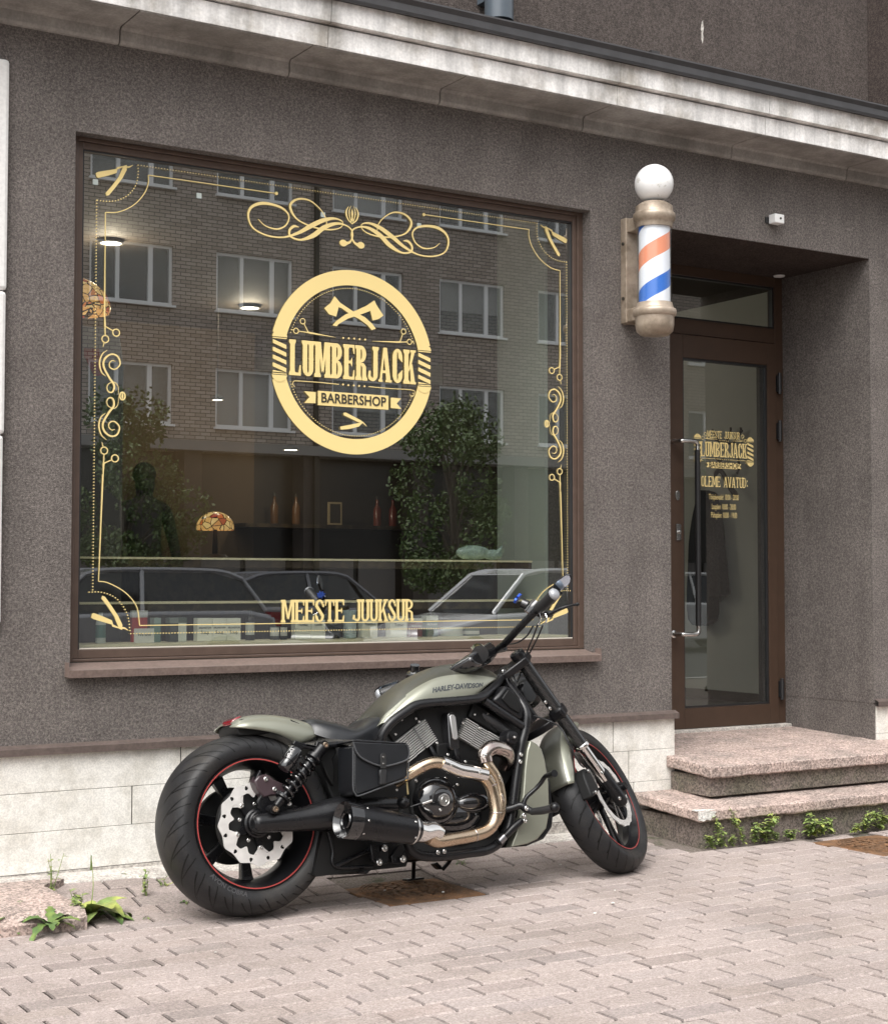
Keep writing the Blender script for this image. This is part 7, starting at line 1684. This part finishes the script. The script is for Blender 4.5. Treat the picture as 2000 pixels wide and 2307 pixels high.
fb(-26, 26, zl, 15.6)
mk('brick_wall', bm, M_BRICK, APT, smooth=False)
mk('back_volume', boxes([((-26, -12, .0), (26, -.9, 15.6))]), M_BRICK, APT, smooth=False)
mk('storey_band', boxes([((-26.02, -.3, 4.22), (26.02, .22, 4.4495))]), mat('grey_band', (.24, .235, .23), .8), APT, smooth=False)
mk('shop_front_glazing', boxes([((-26, -.8, 0), (26, -.62, 4.2195))]), mat('dark_shop_front', (.020, .018, .017), .25), APT, smooth=False)
bm = bmesh.new()
for k in range(-8, 9): box(bm, (c0 + pit * (k + .5) - .22, -.6, 0), (c0 + pit * (k + .5) + .22, -.02, 4.219))
mk('pillar', bm, mat('pillar_brown', (.06, .05, .045), .8), APT, smooth=False)
bm = bmesh.new()
for k in range(-8, 9):
    for j in (0, 1): box(bm, (c0 + pit * k - 1.15 + j * 1.2, -.61, .5), (c0 + pit * k - .1 + j * 1.2, -.55, 1.75))
mk('grey_panel', bm, mat('shop_panel_grey', (.16, .15, .145), .7), APT, smooth=False)
bm = bmesh.new(); bp_ = bmesh.new()
frame4(bm, -hw_, hw_, 0, wh, -.16, -.08, .07); box(bm, (-.36, -.16, .07), (-.27, -.08, wh - .07)); box(bm, (.42, -.16, .07), (.53, -.08, wh - .07)); box(bm, (-hw_ - .04, -.14, -.05), (hw_ + .04, .10, -.001))
box(bp_, (-hw_ + .07, -.13, .07), (-.3605, -.11, wh - .07)); box(bp_, (-.2695, -.13, .07), (.4195, -.11, wh - .07)); box(bp_, (.5305, -.13, .07), (hw_ - .07, -.11, wh - .07)); bp2 = bmesh.new(); box(bp2, (-hw_ + .02, -.36, .0), (hw_ - .02, -.30, wh))
for v_ in list(bm.verts): pass
w0_ = mk('window', bm, M_WFR, APT, smooth=False); pn0 = mk('pane', bp_, glassmat('far_pane', 1.7, (.9, .9, .9), 1.6), w0_, smooth=False); cu0 = mk('curtain', bp2, mat('net_curtain', (.20, .20, .19), .9), w0_, smooth=False)
cv_ = [cu0]
for nm_, col_, z0_ in (('pale_curtain', (.50, .49, .46), 0), ('dark_room', (.03, .03, .032), 0), ('half_blind', (.42, .42, .40), wh * .45)):
    b3 = bmesh.new(); box(b3, (-hw_ + .02, -.36, z0_), (hw_ - .02, -.30, wh)); cv_.append(mk('curtain', b3, mat(nm_, col_, .9), w0_, smooth=False))
rn = random.Random(6); first = True
for s_ in sills:
    for c_ in cols:
        if first: o = w0_; first = False
        else:
            o = w0_.copy(); COL.objects.link(o); o.parent = APT
            for ch in (pn0, rn.choice(cv_)): d_ = ch.copy(); COL.objects.link(d_); d_.parent = o
        o.location = (c_, 0, s_)
for x_ in cv_[1:]: bpy.data.objects.remove(x_)
mk('downpipe', boxes([((c0 - 1.52, .01, .2), (c0 - 1.42, .11, 15.5))]), M_INK, APT, smooth=False)
M_CROWN = leafmat('tree_foliage', (.05, .092, .025)); M_BARK = mat('grey_bark', (.10, .085, .07), .95, bump=.6, bs=30, bd=.01)
def tree(x, y, h, rc, label, seed, n=9500):
    rn = random.Random(seed); o = tag(empty('street_tree', (x, y, -.03)), label, 'tree', 'street trees mirrored in the window')
    bm = bmesh.new(); sweep(bm, [(0, 0, 0), (.04, .02, h * .3), (-.03, 0, h * .6), (.05, 0, h * .85)], [.11, .085, .06, .02], 12, 5)
    cl = []
    for k in range(26):
        a_ = rn.uniform(0, 2 * PI); z = rn.uniform(.26, .95); rr = rc * math.sin(PI * min(1, max(.12, (z - .12) / .95))) * rn.uniform(.3, 1)
        p = Vector((rr * math.cos(a_), rr * math.sin(a_), h * z)); cl.append((p, rc * rn.uniform(.24, .46)))
        sweep(bm, [(0, 0, h * z * .62), p * .5 + Vector((0, 0, h * z * .42)), p], [.03, .02, .008], 6, 3)
    mk('trunk', bm, M_BARK, o)
    bm = bmesh.new()
    for k in range(n):
        p, r_ = cl[k % len(cl)]; d_ = Vector((rn.gauss(0, 1), rn.gauss(0, 1), rn.gauss(0, .8))).normalized() * r_ * rn.uniform(.3, 1) ** .5
        c_ = p + d_; u_ = Vector((rn.gauss(0, 1), rn.gauss(0, 1), rn.gauss(0, 1))).normalized(); v2_ = u_.orthogonal().normalized(); s_ = rn.uniform(.030, .062)
        bm.faces.new([bm.verts.new(c_ + u_ * s_), bm.verts.new(c_ + v2_ * s_ * .5), bm.verts.new(c_ - u_ * s_), bm.verts.new(c_ - v2_ * s_ * .5)])
    mk('crown', bm, M_CROWN, o, smooth=False)
q = [(14.7397,20,2.8627),(8.3693,20,2.6752)]
tree(q[0][0], -19.8, 4.7, 1.32, 'leafy street tree mirrored right of the badge in the window', 3)
tree(q[1][0] - .3, -19.8, 4.5, 1.15, 'leafy street tree mirrored at the left of the window behind the scrollwork', 4)
tree(q[0][0] + 9.5, -19.8, 4.8, 1.5, 'leafy street tree mirrored low in the door glass', 5)
tree(q[1][0] - 8, -19.8, 5.5, 1.7, 'leafy street tree farthest left across the street', 6)
def car(x, y, label, col, L=4.4, wd=1.78, h=1.45, face=-1, wagon=0.0):
    """side profile x along the length, nose towards face"""
    o = tag(empty('parked_car', (x, y, -.16)), label, 'car', 'cars along the street mirrored in the window')
    m = mat('car_paint', col, .25, metal=.3, coat=.8)
    f = face
    def X(a_): return f * (L / 2 - a_ * L)
    low = [(0.0, .42), (.02, .68), (.10, .78), (.27, .92), (.60, .96), (.90, .96), (.985, .88), (1.0, .55), (.99, .30), (.90, .24), (.10, .24), (.01, .28)]
    bm = bmesh.new()
    rings = []
    for yy, ins, dz in ((-wd / 2, .02, -.03), (-wd / 2 + .06, .0, 0), (wd / 2 - .06, .0, 0), (wd / 2, .02, -.03)):
        rings.append([Vector((X(.5 + (a_ - .5) * (1 - ins)), yy, .24 + (b_ - .24) * (1 + dz))) for a_, b_ in low])
    loft(bm, rings); mk('body', bm, m, o, bev=.03, ang=45)
    top = [(.26, .92), (.40, h - .06), (.48, h), (.72 + wagon * .12, h - .01), (.82 + wagon * .12, h - .12), (.955, .95)]
    bm = bmesh.new(); rings = []
    for k, (yy, sc) in enumerate(((-wd / 2 + .08, 0), (-wd / 2 + .24, 1), (wd / 2 - .24, 1), (wd / 2 - .08, 0))):
        rings.append([Vector((X(a_), yy, .93 + (b_ - .93) * (sc if sc else .0) + (0 if sc else .0))) for a_, b_ in top])
    loft(bm, rings, close=False); mk('windows', bm, mat('car_glass', (.02, .022, .024), .05, spec=.8), o, smooth=False)
    bm = bmesh.new()
    rp = [(a_, b_) for a_, b_ in top[1:-1]]
    plate(bm, [[Vector((X(a_ + .0), -wd / 2 + .23, b_ + .012)) for a_, b_ in rp] + [Vector((X(a_), -wd / 2 + .23, b_ - .03)) for a_, b_ in reversed(rp)]], (0, wd - .46, 0)); mk('roof', bm, m, o, smooth=False)
    for s_ in (-1, 1):
        bm = bmesh.new()
        for (a_, b_), (c_, d_) in (((.26, .93), (.40, h - .06)), ((.56, .95), (.57, h)), ((.955, .95), (.82 + wagon * .12, h - .12))):
            sweep(bm, [(X(a_), s_ * (wd / 2 - .075), b_), (X(c_), s_ * (wd / 2 - .235), d_)], .032, 6)
        sweep(bm, [(X(a_), s_ * (wd / 2 - .235), b_) for a_, b_ in top[1:-1]], .035, 6); mk('window_pillar', bm, m, o)
    for s_ in (-1, 1):
        for a_ in (.18, .81):
            bm = bmesh.new(); lathe(bm, [(.19, 0), (.30, 0), (.325, .03), (.325, .17), (.30, .2), (0, .2)], (X(a_), s_ * wd / 2 + (.01 if s_ > 0 else -.01), .325), (0, -s_, 0), 28); w_ = mk('wheel', bm, M_BLACKP, o)
            bm = bmesh.new(); lathe(bm, [(0, .02), (.05, .015), (.19, .0), (.19, .04), (0, .05)], (X(a_), s_ * wd / 2 + (.01 if s_ > 0 else -.01), .325), (0, -s_, 0), 20); mk('rim', bm, M_ALU, w_)
        bm = bmesh.new(); box(bm, (min(X(.965), X(.998)), s_ * (wd / 2 - .10) - .10, .74), (max(X(.965), X(.998)) + .004, s_ * (wd / 2 - .10) + .09, .93)); mk('tail_light', bm, M_REDL, o, smooth=False)
        bm = bmesh.new(); box(bm, (min(X(.03), X(.008)), s_ * (wd / 2 - .14) - .14, .60), (max(X(.03), X(.008)), s_ * (wd / 2 - .14) + .12, .73)); mk('headlight', bm, M_CHROME, o, smooth=False)
    return o
q = [(7.8993,14.5,0.7956), (10.0687,17.1,0.9792), (11.0803,12.4,1.009), (18.3076,17.1,1.1382)]
car(q[0][0] - 2.2, -14.3, 'grey estate car mirrored at the lower left of the window', (.34, .34, .36), 4.5, 1.8, 1.50, -1, .6)
car(q[1][0], -16.9, 'dark grey saloon car mirrored in the middle of the window behind the lettering', (.20, .20, .22), 4.3, 1.75, 1.48, 1)
car(q[2][0], -12.2, 'silver car passing on the near side, mirrored behind the handlebar', (.72, .72, .73), 4.2, 1.8, 1.50, -1)
car(q[3][0] + .6, -16.9, 'white car mirrored low in the door glass', (.85, .85, .84), 4.4, 1.8, 1.5, 1)


# ---------------------------------------------------------------- every bolt, rivet, stud and line a part of its own
def one_by_one(names):
    for o in [o for o in COL.objects if o.type == 'MESH' and o.name.split('.')[0] in names]:
        bm = bmesh.new(); bm.from_mesh(o.data); bm.verts.ensure_lookup_table()
        seen = {}; groups = []
        for v_ in bm.verts:
            if v_ in seen: continue
            st_, g_ = [v_], []
            seen[v_] = 1
            while st_:
                a_ = st_.pop(); g_.append(a_)
                for e_ in a_.link_edges:
                    b_ = e_.other_vert(a_)
                    if b_ not in seen: seen[b_] = 1; st_.append(b_)
            groups.append(g_)
        if len(groups) > 1:
            for g_ in groups:
                idx = {v_.index: i for i, v_ in enumerate(g_)}
                fs = {f for v_ in g_ for f in v_.link_faces}
                me = bpy.data.meshes.new(o.name.split('.')[0])
                me.from_pydata([tuple(v_.co) for v_ in g_], [], [[idx[v_.index] for v_ in f.verts] for f in fs])
                for m_ in o.data.materials: me.materials.append(m_)
                me.shade_smooth(); me.set_sharp_from_angle(angle=R(38))
                n_ = bpy.data.objects.new(o.name.split('.')[0], me); COL.objects.link(n_)
                n_.parent = o.parent; n_.location = o.location
            bpy.data.objects.remove(o)
        bm.free()
one_by_one({'frame_bolt', 'head_bolt', 'engine_bolt', 'disc_bolt', 'caliper_bolt', 'fork_bolt', 'control_bolt', 'muffler_rivet', 'exhaust_spring', 'shield_clamp', 'weld_bead', 'bag_stud', 'square_sticker', 'screw', 'border_line', 'banjo_fitting', 'grey_panel', 'pillar'})
